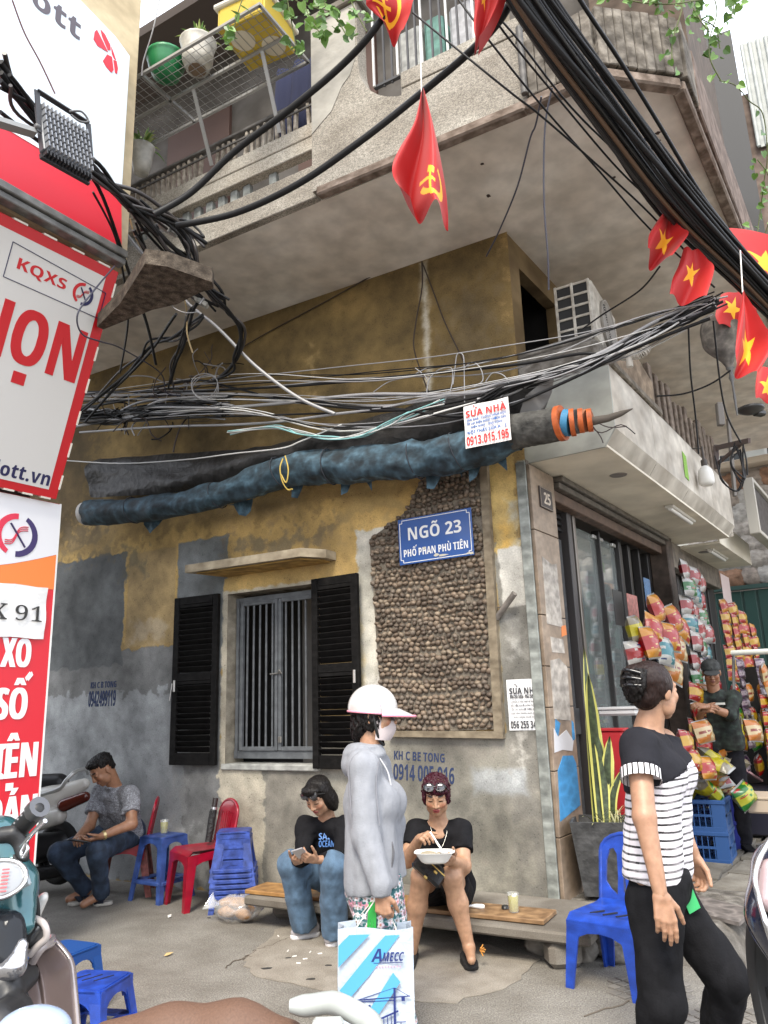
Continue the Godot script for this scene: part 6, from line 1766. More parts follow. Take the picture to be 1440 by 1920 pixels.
func greenery() -> void:
	var p := thing("green_pot","round green plastic pot on the wire shelf","flower pot",MW * at(Vector3(-2.14,6.32,1.66)))
	var mb := MB.new()
	mb.lathe([Vector2(0.0,0.0),Vector2(0.06,0.0),Vector2(0.11,0.04),Vector2(0.14,0.12),Vector2(0.15,0.18),Vector2(0.16,0.185),Vector2(0.16,0.205),Vector2(0.145,0.205),Vector2(0.135,0.16),Vector2(0.0,0.16)],20)
	obj("bowl",mb,mat(0.015,0.17,0.055,0.35),p)
	p = thing("white_pot","white flower pot with a striped spider plant on the wire shelf","flower pot",MW * at(Vector3(-1.86,6.32,1.6)))
	mb = MB.new()
	mb.lathe([Vector2(0.0,0.0),Vector2(0.09,0.0),Vector2(0.12,0.08),Vector2(0.125,0.18),Vector2(0.14,0.24),Vector2(0.145,0.25),Vector2(0.13,0.25),Vector2(0.11,0.21),Vector2(0.0,0.2)],20)
	obj("pot",mb,mat(0.62,0.59,0.52,0.5,{"grime": ["blot",1.0,0.6,1.0]}),p)
	mb = MB.new()
	mb.lathe([Vector2(0.0,-0.001),Vector2(0.07,-0.002)],14)
	obj("base_ring",mb,mat(0.2,0.14,0.09,0.9),p)
	spider_plant(p,Vector3(0,0.24,0),46,0.2,0.05)
	p = thing("hanging_pot","white hanging pot with a trailing spider plant beside the cream corner","flower pot",MW * at(Vector3(-2.8,5.98,1.28)))
	mb = MB.new()
	mb.lathe([Vector2(0.0,0.0),Vector2(0.06,0.0),Vector2(0.085,0.1),Vector2(0.1,0.24),Vector2(0.11,0.26),Vector2(0.095,0.26),Vector2(0.08,0.22),Vector2(0.0,0.21)],18)
	obj("pot",mb,mat(0.66,0.65,0.6,0.5,{"grime": ["blot",1.0,0.7,1.0]}),p)
	spider_plant(p,Vector3(0,0.25,0),52,0.26,0.22)
	# yellow crate and rags stored on the shelf
	p = thing("yellow_tray","yellow plastic tray standing on the wire shelf above the balusters","tray",MW * at(Vector3(-1.3,6.31,1.56),0.1))
	mb = MB.new()
	mb.box(Vector3(0,0.01,0),Vector3(0.4,0.02,0.42),0.005)
	for e in [-1.0,1.0]:
		mb.box(Vector3(e * 0.195,0.1,0),Vector3(0.02,0.18,0.42),0.005)
		mb.box(Vector3(0,0.1,e * 0.205),Vector3(0.37,0.18,0.02),0.005)
	obj("tray",mb,mat(0.5,0.36,0.04,0.5),p)
	mb = MB.new()
	mb.box(Vector3(0,0.21,0),Vector3(0.46,0.04,0.48),0.01)
	obj("white_lid",mb,mat(0.6,0.57,0.48,0.6),p)
	for e in [[-0.08,0.06],[0.1,-0.08]]:
		mb = MB.new()
		mb.x = at(Vector3(e[0],-0.004,e[1]))
		mb.lathe([Vector2(0.0,0.0),Vector2(0.09,0.0),Vector2(0.095,0.01)],18)
		obj("pale_disc",mb,mat(0.6,0.55,0.42,0.6),p)
	p = thing("dark_rag","dark blue cloth hung behind the wire shelf","cloth",MW * at(Vector3(-1.55,6.0,1.0)))
	mb = MB.new()
	var rows := []
	for i in 8:
		var row := []
		for j in 12: row.append(Vector3(j * 0.04,0.62 - i * 0.1,0.03 * sin(j * 1.4 + i * 0.3)))
		rows.append(row)
	mb.sheet(rows)
	obj("cloth",mb,mat(0.015,0.02,0.06,0.9),p)
	# climbers: stems with heart-shaped leaves
	climber("leafy green climber hanging over the tall parapet post and tray",[P("-0.3,6.12,-4 -0.27,5.82,-4 -0.19,5.64,-3.95 -0.14,5.53,-3.95"),P("-0.16,6.03,-4 -0.08,5.72,-3.95 -0.01,5.5,-3.9"),P("-0.45,6.11,-4.1 -0.4,5.89,-4.1 -0.33,5.69,-4.05 -0.31,5.66,-4.05"),P("-0.57,6.28,-4.2 -0.52,5.96,-4.2 -0.49,5.74,-4.2 -0.49,5.68,-4.2"),P("-0.83,6.51,-4.4 -0.9,6.28,-4.4 -0.94,6.1,-4.4 -0.97,5.99,-4.4"),P("-0.61,6.23,-4.2 -0.46,6.07,-4.2 -0.24,5.88,-4.1")],24,0.05)
	climber("leafy climber trailing down the right edge beside the corrugated storey",[P("2.02,5.83,-3.9 2,5.57,-3.85 2.01,5.39,-3.8 2.05,5.31,-3.8"),P("2.15,5.78,-3.9 2.17,5.57,-3.9 2.1,5.37,-3.9 2.08,5.21,-3.9 2.15,5.1,-3.95"),P("2.5,6.11,-4.2 2.45,5.91,-4.2 2.42,5.82,-4.2"),P("1.71,5.61,-3.7 1.72,5.45,-3.7 1.7,5.41,-3.7"),P("1.88,5.64,-3.8 1.91,5.51,-3.8 1.82,5.26,-3.8 1.8,5.11,-3.8"),P("2.28,5.33,-4.2 2.49,5.47,-4.4 2.68,5.52,-4.6 2.82,5.49,-4.7 2.86,5.23,-4.8 2.86,5.08,-4.9 2.85,4.89,-5 2.79,4.67,-5"),P("2.84,5.27,-4.9 2.9,5.13,-4.9 2.9,4.9,-4.9 2.85,4.69,-5"),P("1.38,5.58,-3.7 1.55,5.46,-3.7 1.77,5.42,-3.7 2.02,5.55,-3.8 2.43,5.8,-4"),P("1.97,5.43,-3.8 2.14,5.45,-3.9 2.15,5.29,-3.9")],15,0.042)
	# snake plant in its square pot
	p = thing("snake_plant_pot","dark square planter with a tall snake plant by the shop door","potted plant",onr(0.28,0.2,0.21))
	var slate := mat(0.075,0.075,0.075,0.8,{"grime": ["blot",0.9,0.35,1.0],"bump": ["blot",0.7]})
	mb = MB.new()
	var lo := 0.13
	var hi := 0.185
	for e in 4:
		var bb := Basis(Vector3.UP,e * PI / 2 + 0.3)
		mb.quad(bb * Vector3(-lo,0,lo),bb * Vector3(lo,0,lo),bb * Vector3(hi,0.46,hi),bb * Vector3(-hi,0.46,hi),bb * Vector3.BACK)
		mb.quad(bb * Vector3(-hi,0.46,hi),bb * Vector3(hi,0.46,hi),bb * Vector3(hi - 0.02,0.46,hi - 0.02),bb * Vector3(-hi + 0.02,0.46,hi - 0.02),Vector3.UP)
		mb.quad(bb * Vector3(-hi + 0.02,0.46,hi - 0.02),bb * Vector3(hi - 0.02,0.46,hi - 0.02),bb * Vector3(hi - 0.03,0.38,hi - 0.03),bb * Vector3(-hi + 0.03,0.38,hi - 0.03),bb * Vector3.FORWARD)
	obj("planter",mb,slate,p)
	mb = MB.new()
	mb.x = Transform3D(Basis(Vector3.UP,0.3),Vector3.ZERO)
	mb.quad(Vector3(-0.16,0.41,-0.16),Vector3(0.16,0.41,-0.16),Vector3(0.16,0.41,0.16),Vector3(-0.16,0.41,0.16),Vector3.UP)
	obj("soil",mb,mat(0.06,0.045,0.03,1.0),p)
	for q in [[-0.02,0.02,-0.21,1.42,0.10,0.045,0.1],[0.03,0.0,0.02,1.62,0.0,0.032,0.0],[0.0,-0.03,0.12,1.32,-0.04,0.035,0.0],[0.05,0.03,0.05,1.2,0.02,0.04,0.0],[-0.02,0.06,-0.02,1.1,0.05,0.035,0.0],[0.06,0.0,0.14,1.08,-0.02,0.035,0.1],[0.04,0.07,0.02,1.0,0.12,0.035,0.15],[0.08,-0.02,0.18,0.72,0.02,0.05,0.12],[0.06,0.08,0.09,0.78,0.16,0.035,0.12],[0.1,0.05,0.2,0.95,0.06,0.03,0.1]]:
		var leaf := Node3D.new()
		leaf.name = "leaf"
		p.add_child(leaf,true)
		var base := Vector3(q[0],0.4,q[1])
		var tip := Vector3(q[2],q[3],q[4])
		var wv := (Vector3(1,0,0) + Vector3(0,0,rng.randf_range(-0.7,0.7))).normalized()
		wv = (RW.basis.inverse() * Vector3(0.94,0,0.1) + Vector3(rng.randf_range(-0.3,0.3),0,rng.randf_range(-0.3,0.3))).normalized()
		var parts := [[],[],[]]
		for i in 13:
			var u := i / 12.0
			var c: Vector3 = base.lerp(tip,u) + Vector3(0.02 * sin(u * 5.0 + q[0] * 40.0),0,0) + (tip - base) * Vector3(1,0,1) * (u * u - u) * (1.0 + q[6] * 4.0)
			var ww: float = q[5] * (0.55 + 0.6 * sin(minf(u * 1.25,1.0) * PI * 0.62)) * (1.0 if u < 0.75 else sqrt(maxf(1.0 - (u - 0.75) / 0.25,0.0)))
			var tw := wv.rotated(Vector3.UP,u * 0.7)
			parts[0].append([c - tw * ww,c - tw * ww * 0.62])
			parts[1].append([c - tw * ww * 0.62,c + tw.cross(Vector3.UP) * ww * 0.25,c + tw * ww * 0.62])
			parts[2].append([c + tw * ww * 0.62,c + tw * ww])
		mb = MB.new()
		mb.sheet(parts[1])
		obj("green_middle",mb,mat(0.06,0.085,0.035,0.45,{"grime": ["blot",2.0,0.35,1.0]}),leaf)
		mb = MB.new()
		mb.sheet(parts[0])
		mb.sheet(parts[2])
		obj("yellow_margin",mb,mat(0.42,0.4,0.1,0.45),leaf)
	mb = MB.new()
	for i in 40: blade(mb,Vector3(rng.randf_range(-0.14,0.14),0.42,rng.randf_range(-0.05,0.16)),Vector3(rng.randf_range(-0.25,0.2),rng.randf_range(0.4,0.52),rng.randf_range(-0.05,0.28)),0.004,0.05,4)
	var dry := obj("dry_grass",mb,mat(0.28,0.27,0.14,0.8),p)
	dry.set_meta("kind","stuff")
func climber(label: String,stems: Array,per: int,size: float) -> void:
	var v := thing("climbing_vine",label,"climbing plant",Transform3D())
	var tones := [mat(0.09,0.19,0.03,0.45,{"back": 0.7}),mat(0.14,0.26,0.05,0.45,{"back": 0.7}),mat(0.06,0.13,0.025,0.45,{"back": 0.7})]
	var mb := MB.new()
	# a leaf,folded along its middle
	var out := [Vector2(0,0),Vector2(0.28,-0.12),Vector2(0.5,0.1),Vector2(0.46,0.45),Vector2(0.22,0.8),Vector2(0,1.05)]
	for s in [-1.0,1.0]:
		for i in out.size() - 2:
			var a: Vector2 = out[i + 1]
			var b: Vector2 = out[i + 2]
			mb.tri(Vector3(0,0.2,0),Vector3(a.x * s,a.y,absf(a.x) * 0.35),Vector3(b.x * s,b.y,absf(b.x) * 0.35),Vector3.BACK)
		mb.tri(Vector3(0,0.2,0),Vector3(0,0,0),Vector3(out[1].x * s,out[1].y,0.1),Vector3.BACK)
	var leaf := mb.done()
	for s in stems:
		var line := smooth(s,6)
		mb = MB.new()
		mb.tube(line,0.004,5)
		obj("stem",mb,mat(0.1,0.12,0.04,0.8),v)
		for i in per:
			var q := line[rng.randi() % line.size()] + Vector3(rng.randf_range(-1,1),rng.randf_range(-1,1),rng.randf_range(-1,1)) * 0.05
			var b := Basis.from_euler(Vector3(rng.randf_range(-0.9,0.9),rng.randf_range(-0.9,0.9),rng.randf_range(1.4,4.9))) * Basis.from_scale(Vector3.ONE * size * rng.randf_range(0.7,1.35))
			shared("leaf",leaf,tones[rng.randi() % 3],v,Transform3D(b,q))
# ---------------------------------------------------------------- plastic chairs,stools,bench
func rounded(w: float,h: float,r: float,n := 5) -> PackedVector2Array:
	var o := PackedVector2Array()
	for q in [[w / 2 - r,h / 2 - r,0.0],[-w / 2 + r,h / 2 - r,PI / 2],[-w / 2 + r,-h / 2 + r,PI],[w / 2 - r,-h / 2 + r,PI * 1.5]]:
		for k in n: o.append(Vector2(q[0],q[1]) + Vector2.from_angle(q[2] + PI / 2 * k / (n - 1)) * r)
	return o
# splayed plastic leg: an angle section,open inside
func leg_shape(mb: MB,top: Vector3,foot: Vector3,w0: float,w1: float) -> void:
	var sx := signf(foot.x)
	var sz := signf(foot.z)
	for k in 2:
		var d := Vector3(-sx,0,0) if k == 0 else Vector3(0,0,-sz)
		var t := Vector3(0,0,-sz) if k == 0 else Vector3(-sx,0,0)
		var th := 0.012
		var a := [top,top + d * w0,foot + d * w1,foot]
		var nn := -t
		mb.quad(a[0],a[1],a[2],a[3],nn)
		mb.quad(a[0] + t * th,a[1] + t * th,a[2] + t * th,a[3] + t * th,t)
		mb.quad(a[1],a[1] + t * th,a[2] + t * th,a[2],d)
		mb.quad(a[2],a[3],a[3] + t * th,a[2] + t * th,Vector3.DOWN)
func plastic_stool(label: String,m: Material,top: float,foot: float,h: float,group := "",low_ring := 0.3) -> Node3D:
	var s := thing("plastic_stool",label,"stool",ID,group)
	var mb := MB.new()
	mb.x = Transform3D(Basis(Vector3.RIGHT,-PI / 2),Vector3.ZERO)
	mb.prism(rounded(top,top,0.03),h - 0.012,h)
	mb.prism(rounded(top - 0.02,top - 0.02,0.03),h,h + 0.004)
	obj("seat",mb,m,s)
	mb = MB.new()
	for e in 4:
		var bb := Basis(Vector3.UP,e * PI / 2)
		# skirt with an arch between the legs
		var pl := PackedVector2Array()
		var tw := top / 2 - 0.004
		pl.append_array(V2([-tw,h - 0.004,tw,h - 0.004,tw + 0.006,h - 0.1]))
		for k in 9:
			var a := PI * k / 8.0
			pl.append(Vector2(cos(a) * (tw - 0.045),h - 0.1 + sin(a) * 0.055))
		pl.append(Vector2(-tw - 0.006,h - 0.1))
		mb.x = Transform3D(bb,bb * Vector3(0,0,0))
		mb.prism(pl,tw - 0.006,tw + 0.004)
	obj("skirt",mb,m,s)
	for sx in [-1.0,1.0]:
		for sz in [-1.0,1.0]:
			mb = MB.new()
			leg_shape(mb,Vector3(sx * (top / 2),h - 0.05,sz * (top / 2)),Vector3(sx * foot / 2,0,sz * foot / 2),0.055,0.04)
			obj("leg",mb,m,s)
	mb = MB.new()
	var ry := h * low_ring
	var rw := lerpf(foot,top,low_ring) / 2 - 0.006
	for e in 4:
		var bb := Basis(Vector3.UP,e * PI / 2)
		mb.x = Transform3D(bb,Vector3.ZERO)
		mb.box(Vector3(0,ry,rw + 0.005),Vector3(rw * 2 - 0.02,0.026,0.018),0.004)
		mb.box(Vector3(0,ry + 0.012,rw - 0.03),Vector3(rw * 2 - 0.03,0.01,0.06),0.0)
	obj("stretcher",mb,m,s)
	return s
func plastic_chair(label: String,m: Material,sh: float,bh: float,w: float,group := "",big_hole := false) -> Node3D:
	var c := thing("plastic_chair",label,"chair",ID,group)
	var d := w * 0.98
	# seat: dished sheet with a rolled front edge
	var rows := []
	for i in 11:
		var row := []
		var v := i / 10.0
		for j in 13:
			var u := j / 12.0 - 0.5
			var hw := lerpf(w * 0.5,w * 0.44,v)
			var y := sh - 0.014 * (1.0 - 4.0 * u * u) * sin(v * PI) - (0.03 * pow(1.0 - v / 0.1,2.0) if v < 0.1 else 0.0) + 0.015 * maxf(v - 0.85,0.0) * 6.0
			row.append(Vector3(u * 2.0 * hw,y,d * 0.5 - v * d))
		rows.append(row)
	var mb := MB.new()
	mb.sheet(rows)
	var low := []
	for r in rows:
		var q := []
		for p in r: q.append(p + Vector3(0,-0.012,0))
		low.append(q)
	mb.sheet(low,false,true)
	# side rims
	for s in [-1.0,1.0]:
		mb.quad(Vector3(s * w * 0.5,sh - 0.03,d * 0.5),Vector3(s * w * 0.44,sh,-d * 0.5),Vector3(s * w * 0.445,sh - 0.05,-d * 0.5),Vector3(s * w * 0.505,sh - 0.075,d * 0.5),Vector3(s,0,0))
	mb.quad(Vector3(-w * 0.5,sh - 0.028,d * 0.5),Vector3(w * 0.5,sh - 0.028,d * 0.5),Vector3(w * 0.505,sh - 0.07,d * 0.505),Vector3(-w * 0.505,sh - 0.07,d * 0.505),Vector3.BACK)
	obj("seat",mb,m,c)
	var slotm := mat(0.01,0.01,0.015,0.8)
	for i in (3 if big_hole else 0):
		mb = MB.new()
		mb.box(Vector3((i - 1) * w * 0.2,sh - 0.007,d * 0.12),Vector3(0.01,0.006,0.09),0.0,Basis(Vector3.UP,-0.5))
		obj("seat_slot",mb,slotm,c)
	# back: outer ring with two long openings and middle ribs
	var tilt := Transform3D(Basis(Vector3.RIGHT,-0.2),Vector3(0,sh - 0.01,-d * 0.5))
	var bw := w * 0.44
	var L := bh - sh
	var slab := PackedVector2Array([Vector2(-bw,0),Vector2(bw,0)])
	for k in 11:
		var a := PI * k / 10.0
		slab.append(Vector2(cos(a) * bw * (0.98 if k in [0,10] else 1.0),L - bw * 0.62 + sin(a) * bw * 0.62))
	var holes: Array[PackedVector2Array] = []
	if big_hole:
		for s in [-1.0,1.0]:
			var o := PackedVector2Array()
			for q in [[0.36,0.12],[0.62,0.2],[0.8,0.3],[0.78,0.6],[0.66,0.76],[0.5,0.78],[0.38,0.7],[0.34,0.4]]: o.append(Vector2(s * q[0] * bw,q[1] * L))
			holes.append(o)
		for e in [-0.1,0.1]: holes.append(V2([e * bw - 0.007,L * 0.16,e * bw + 0.007,L * 0.16,e * bw * 1.6 + 0.006,L * 0.76,e * bw * 1.6 - 0.006,L * 0.76]))
	else:
		for e in [-0.58,-0.34,0.34,0.58]: holes.append(V2([e * bw * 0.8 - 0.014,L * 0.2,e * bw * 0.8 + 0.014,L * 0.2,e * bw + 0.013,L * 0.72,e * bw - 0.013,L * 0.72]))
		for e in [-0.1,0.1]: holes.append(V2([e * bw - 0.01,L * 0.2,e * bw + 0.01,L * 0.2,e * bw * 1.2 + 0.01,L * 0.74,e * bw * 1.2 - 0.01,L * 0.74]))
	mb = MB.new()
	mb.x = tilt
	# cut the slab into columns so that the openings stay open
	var pieces: Array[PackedVector2Array] = [slab]
	for h in holes:
		var next: Array[PackedVector2Array] = []
		for q in pieces:
			# split at the middle of the opening so that no piece encloses it
			var mx := 0.0
			for p in h: mx += p.x / h.size()
			for side in [V2([-1,-1,mx,-1,mx,2,-1,2]),V2([mx,-1,1,-1,1,2,mx,2])]:
				for part in Geometry2D.intersect_polygons(q,side):
					for rest in Geometry2D.clip_polygons(part,h):
						if not Geometry2D.is_polygon_clockwise(rest): next.append(rest)
		pieces = next
	for q in pieces: mb.prism(q,-0.008,0.008)
	obj("backrest",mb,m,c)
	# raised rim of the back
	mb = MB.new()
	mb.x = tilt
	var rim := PackedVector3Array()
	rim.append(Vector3(bw,0,0))
	for k in 11:
		var a := PI * k / 10.0
		rim.append(Vector3(cos(a) * bw,L - bw * 0.62 + sin(a) * bw * 0.62,0))
	rim.append(Vector3(-bw,0,0))
	mb.tube(rim,0.013,8)
	obj("back_rim",mb,m,c)
	for sx in [-1.0,1.0]:
		mb = MB.new()
		leg_shape(mb,Vector3(sx * w * 0.5,sh - 0.03,d * 0.5),Vector3(sx * (w * 0.5 + 0.02),0,d * 0.5 + 0.03),0.075,0.045)
		obj("leg",mb,m,c)
		mb = MB.new()
		leg_shape(mb,Vector3(sx * w * 0.445,sh - 0.01,-d * 0.5),Vector3(sx * (w * 0.46 + 0.02),0,-d * 0.5 - 0.06),0.075,0.045)
		obj("leg",mb,m,c)
	mb = MB.new()
	for e in 2:
		var pl := PackedVector2Array([Vector2(-w * 0.5,sh - 0.03),Vector2(w * 0.5,sh - 0.03),Vector2(w * 0.505,sh - 0.13)])
		for k in 7:
			var a := PI * k / 6.0
			pl.append(Vector2(cos(a) * w * 0.36,sh - 0.13 + sin(a) * 0.055))
		pl.append(Vector2(-w * 0.505,sh - 0.13))
		if e == 0: mb.prism(pl,d * 0.5 - 0.006,d * 0.5 + 0.006)
	for s in [-1.0,1.0]:
		var pl := PackedVector2Array([Vector2(-d * 0.48,sh - 0.01),Vector2(d * 0.48,sh - 0.03),Vector2(d * 0.48,sh - 0.13)])
		for k in 7:
			var a := PI * k / 6.0
			pl.append(Vector2(cos(a) * d * 0.36,sh - 0.13 + sin(a) * 0.055))
		pl.append(Vector2(-d * 0.48,sh - 0.13))
		var o := mb.x
		mb.x = Transform3D(Basis(Vector3.UP,-PI / 2),Vector3(s * w * 0.475,0,0))
		mb.prism(pl,-0.006,0.006)
		mb.x = o
	obj("apron",mb,m,c)
	return c
func tea(label: String,t: Transform3D) -> void:
	var g := thing("tea_glass",label,"glass",t)
	var mb := MB.new()
	mb.lathe([Vector2(0.0,0.0),Vector2(0.027,0.0),Vector2(0.029,0.005),Vector2(0.0355,0.108),Vector2(0.0338,0.108),Vector2(0.0275,0.008),Vector2(0.0,0.008)],14)
	obj("tumbler",mb,mat(0.95,0.97,0.95,0.03,{"alpha": 0.12}),g)
	mb = MB.new()
	mb.lathe([Vector2(0.0,0.0085),Vector2(0.027,0.0085),Vector2(0.0325,0.088),Vector2(0.0,0.088)],14)
	obj("tea",mb,mat(0.42,0.38,0.03,0.12,{"back": 1.0}),g)
	for i in 4:
		mb = MB.new()
		mb.box(Vector3(rng.randf_range(-0.014,0.014),0.085 + rng.randf() * 0.012,rng.randf_range(-0.014,0.014)),Vector3(0.018,0.016,0.018),0.004,Basis.from_euler(Vector3(rng.randf(),rng.randf(),0)))
		obj("ice",mb,mat(0.7,0.72,0.62,0.1,{"back": 0.5}),g)
func furniture() -> void:
	var blue := mat(0.05,0.105,0.47,0.42,{"grime": ["blot",1.1,0.5,1.0],"fine": ["grain",2.0,0.8,1.0]})
	var table := plastic_stool("pale blue plastic stool used as a table, with a glass of tea on it",mat(0.065,0.13,0.42,0.45,{"grime": ["blot",0.8,0.55,1.0]}),0.27,0.37,0.475,"",0.3)
	table.transform = onm(-3.21,0,0.33,-0.06)
	tea("glass of pale green tea on the blue stool by the red chair",onm(-3.24,0.48,0.3))
	var lows := [["topmost blue stool of the nested stack by the wall"],["second blue stool from the top of the nested stack"],["third blue stool from the top of the nested stack"],["fourth blue stool from the top of the nested stack"],["fifth blue stool from the top of the nested stack"],["sixth blue stool, next to lowest of the nested stack"],["lowest blue stool standing on the ground under the nested stack"]]
	var proto: Node3D = null
	for i in 7:
		var s: Node3D
		if i == 0:
			proto = plastic_stool(lows[0][0],blue,0.25,0.34,0.335,"blue stools nested in a stack",0.22)
			s = proto
		else:
			s = proto.duplicate()
			s.name = "plastic_stool"
			add_child(s,true)
			s.set_meta("label",lows[i][0])
		s.transform = onm(-2.43 + rng.randf_range(-0.004,0.004),(6 - i) * 0.036,0.36,0.62)
	var redm := mat(0.36,0.004,0.022,0.3,{"coat": 0.25,"grime": ["blot",0.9,0.75,1.0]})
	var red := plastic_chair("empty shiny red plastic chair with a black umbrella, beside the stool stack",redm,0.415,0.76,0.37,"red plastic chairs by the wall")
	red.transform = onm(-2.77,0,0.36,-0.42)
	var red2 := red.duplicate()
	red2.name = "plastic_chair"
	add_child(red2,true)
	tag(red2,"worn red plastic chair with faded pink legs under the man in the checked shirt","chair","red plastic chairs by the wall")
	for c in red2.get_children():
		if String(c.name).begins_with("leg"): c.material_override = mat(0.36,0.11,0.09,0.7,{"grime": ["blot",1.0,0.35,1.0]})
	red2.transform = onm(-3.62,0,0.36,-0.85)
	var bluechair := mat(0.02,0.085,0.55,0.38,{"coat": 0.15,"grime": ["blot",1.0,0.6,1.0],"fine": ["grain",2.0,0.8,1.0]})
	var bc := plastic_chair("bright blue plastic chair behind the woman in the striped shirt",bluechair,0.35,0.715,0.37,"blue plastic chairs",true)
	bc.transform = onm(0.555,0,0.78,-0.2)
	var lo1 := plastic_stool("low bright blue plastic stool half hidden behind the scooter in front",bluechair,0.27,0.33,0.26,"low blue stools behind the scooter")
	lo1.transform = Transform3D(MW.basis * Basis(Vector3.UP,0.3),Vector3(-1.421,0.26,-3.967) * Vector3(1,0,1))
	for i in 3:
		var sl := MB.new()
		sl.box(Vector3(-0.07 + i * 0.06,0.265,-0.02),Vector3(0.008,0.003,0.1),0.0,Basis(Vector3.UP,-0.5))
		obj("seat_slot",sl,mat(0.01,0.01,0.02,0.8),lo1)
	var lo2 := plastic_stool("low dark blue plastic stool behind the bright blue one, by the scooter",mat(0.008,0.06,0.24,0.4),0.25,0.31,0.3,"low blue stools behind the scooter")
	lo2.transform = Transform3D(MW.basis * Basis(Vector3.UP,0.1),Vector3(-1.698,0.3,-4.335) * Vector3(1,0,1))
	# umbrella standing on the red chair
	var u := thing("folded_umbrella","black folded umbrella standing on the seat of the red chair","umbrella",MW)
	var mb := MB.new()
	mb.tube(PackedVector3Array([Vector3(-2.80,0.43,0.25),Vector3(-2.795,0.52,0.235),Vector3(-2.785,0.66,0.215),Vector3(-2.78,0.68,0.212)]),PackedFloat32Array([0.026,0.03,0.03,0.022]),12)
	obj("folded_cloth",mb,mat(0.02,0.02,0.02,0.5,{"bump": ["crumple",0.6,3.0]}),u)
	mb = MB.new()
	mb.tube(PackedVector3Array([Vector3(-2.78,0.68,0.212),Vector3(-2.777,0.76,0.2)]),PackedFloat32Array([0.021,0.024]),12)
	obj("handle",mb,mat(0.03,0.022,0.02,0.3),u)
	mb = MB.new()
	mb.tube(PackedVector3Array([Vector3(-2.7805,0.672,0.2135),Vector3(-2.7795,0.69,0.2105)]),0.0255,12)
	obj("metal_ring",mb,mat(0.5,0.5,0.5,0.3,{"metal": 0.8}),u)
	# low plank bench on the slab
	var b := thing("plank_bench","long varnished plank laid on the concrete ledge as a bench","bench",Transform3D(MW.basis * Basis(Vector3.UP,0.03),MW * Vector3(-0.95,0.203,0.55)))
	for k in 2:
		mb = MB.new()
		mb.box(Vector3(-0.42 if k == 0 else 0.66,0.014,-0.01 + 0.015 * k),Vector3(1.35 if k == 0 else 0.8,0.026,0.26),0.004)
		obj("plank",mb,mat(0.42,0.23,0.08,0.45,{"grime": ["blot",0.9,0.6,1.0,0.03],"bump": ["blot",0.15]}) if k == 0 else mat(0.36,0.22,0.11,0.55,{"grime": ["blot",0.8,0.5,1.0,0.03]}),b)
	tea("glass of pale green tea on the plank bench near the pillar",onm(-0.1,0.232,0.56))
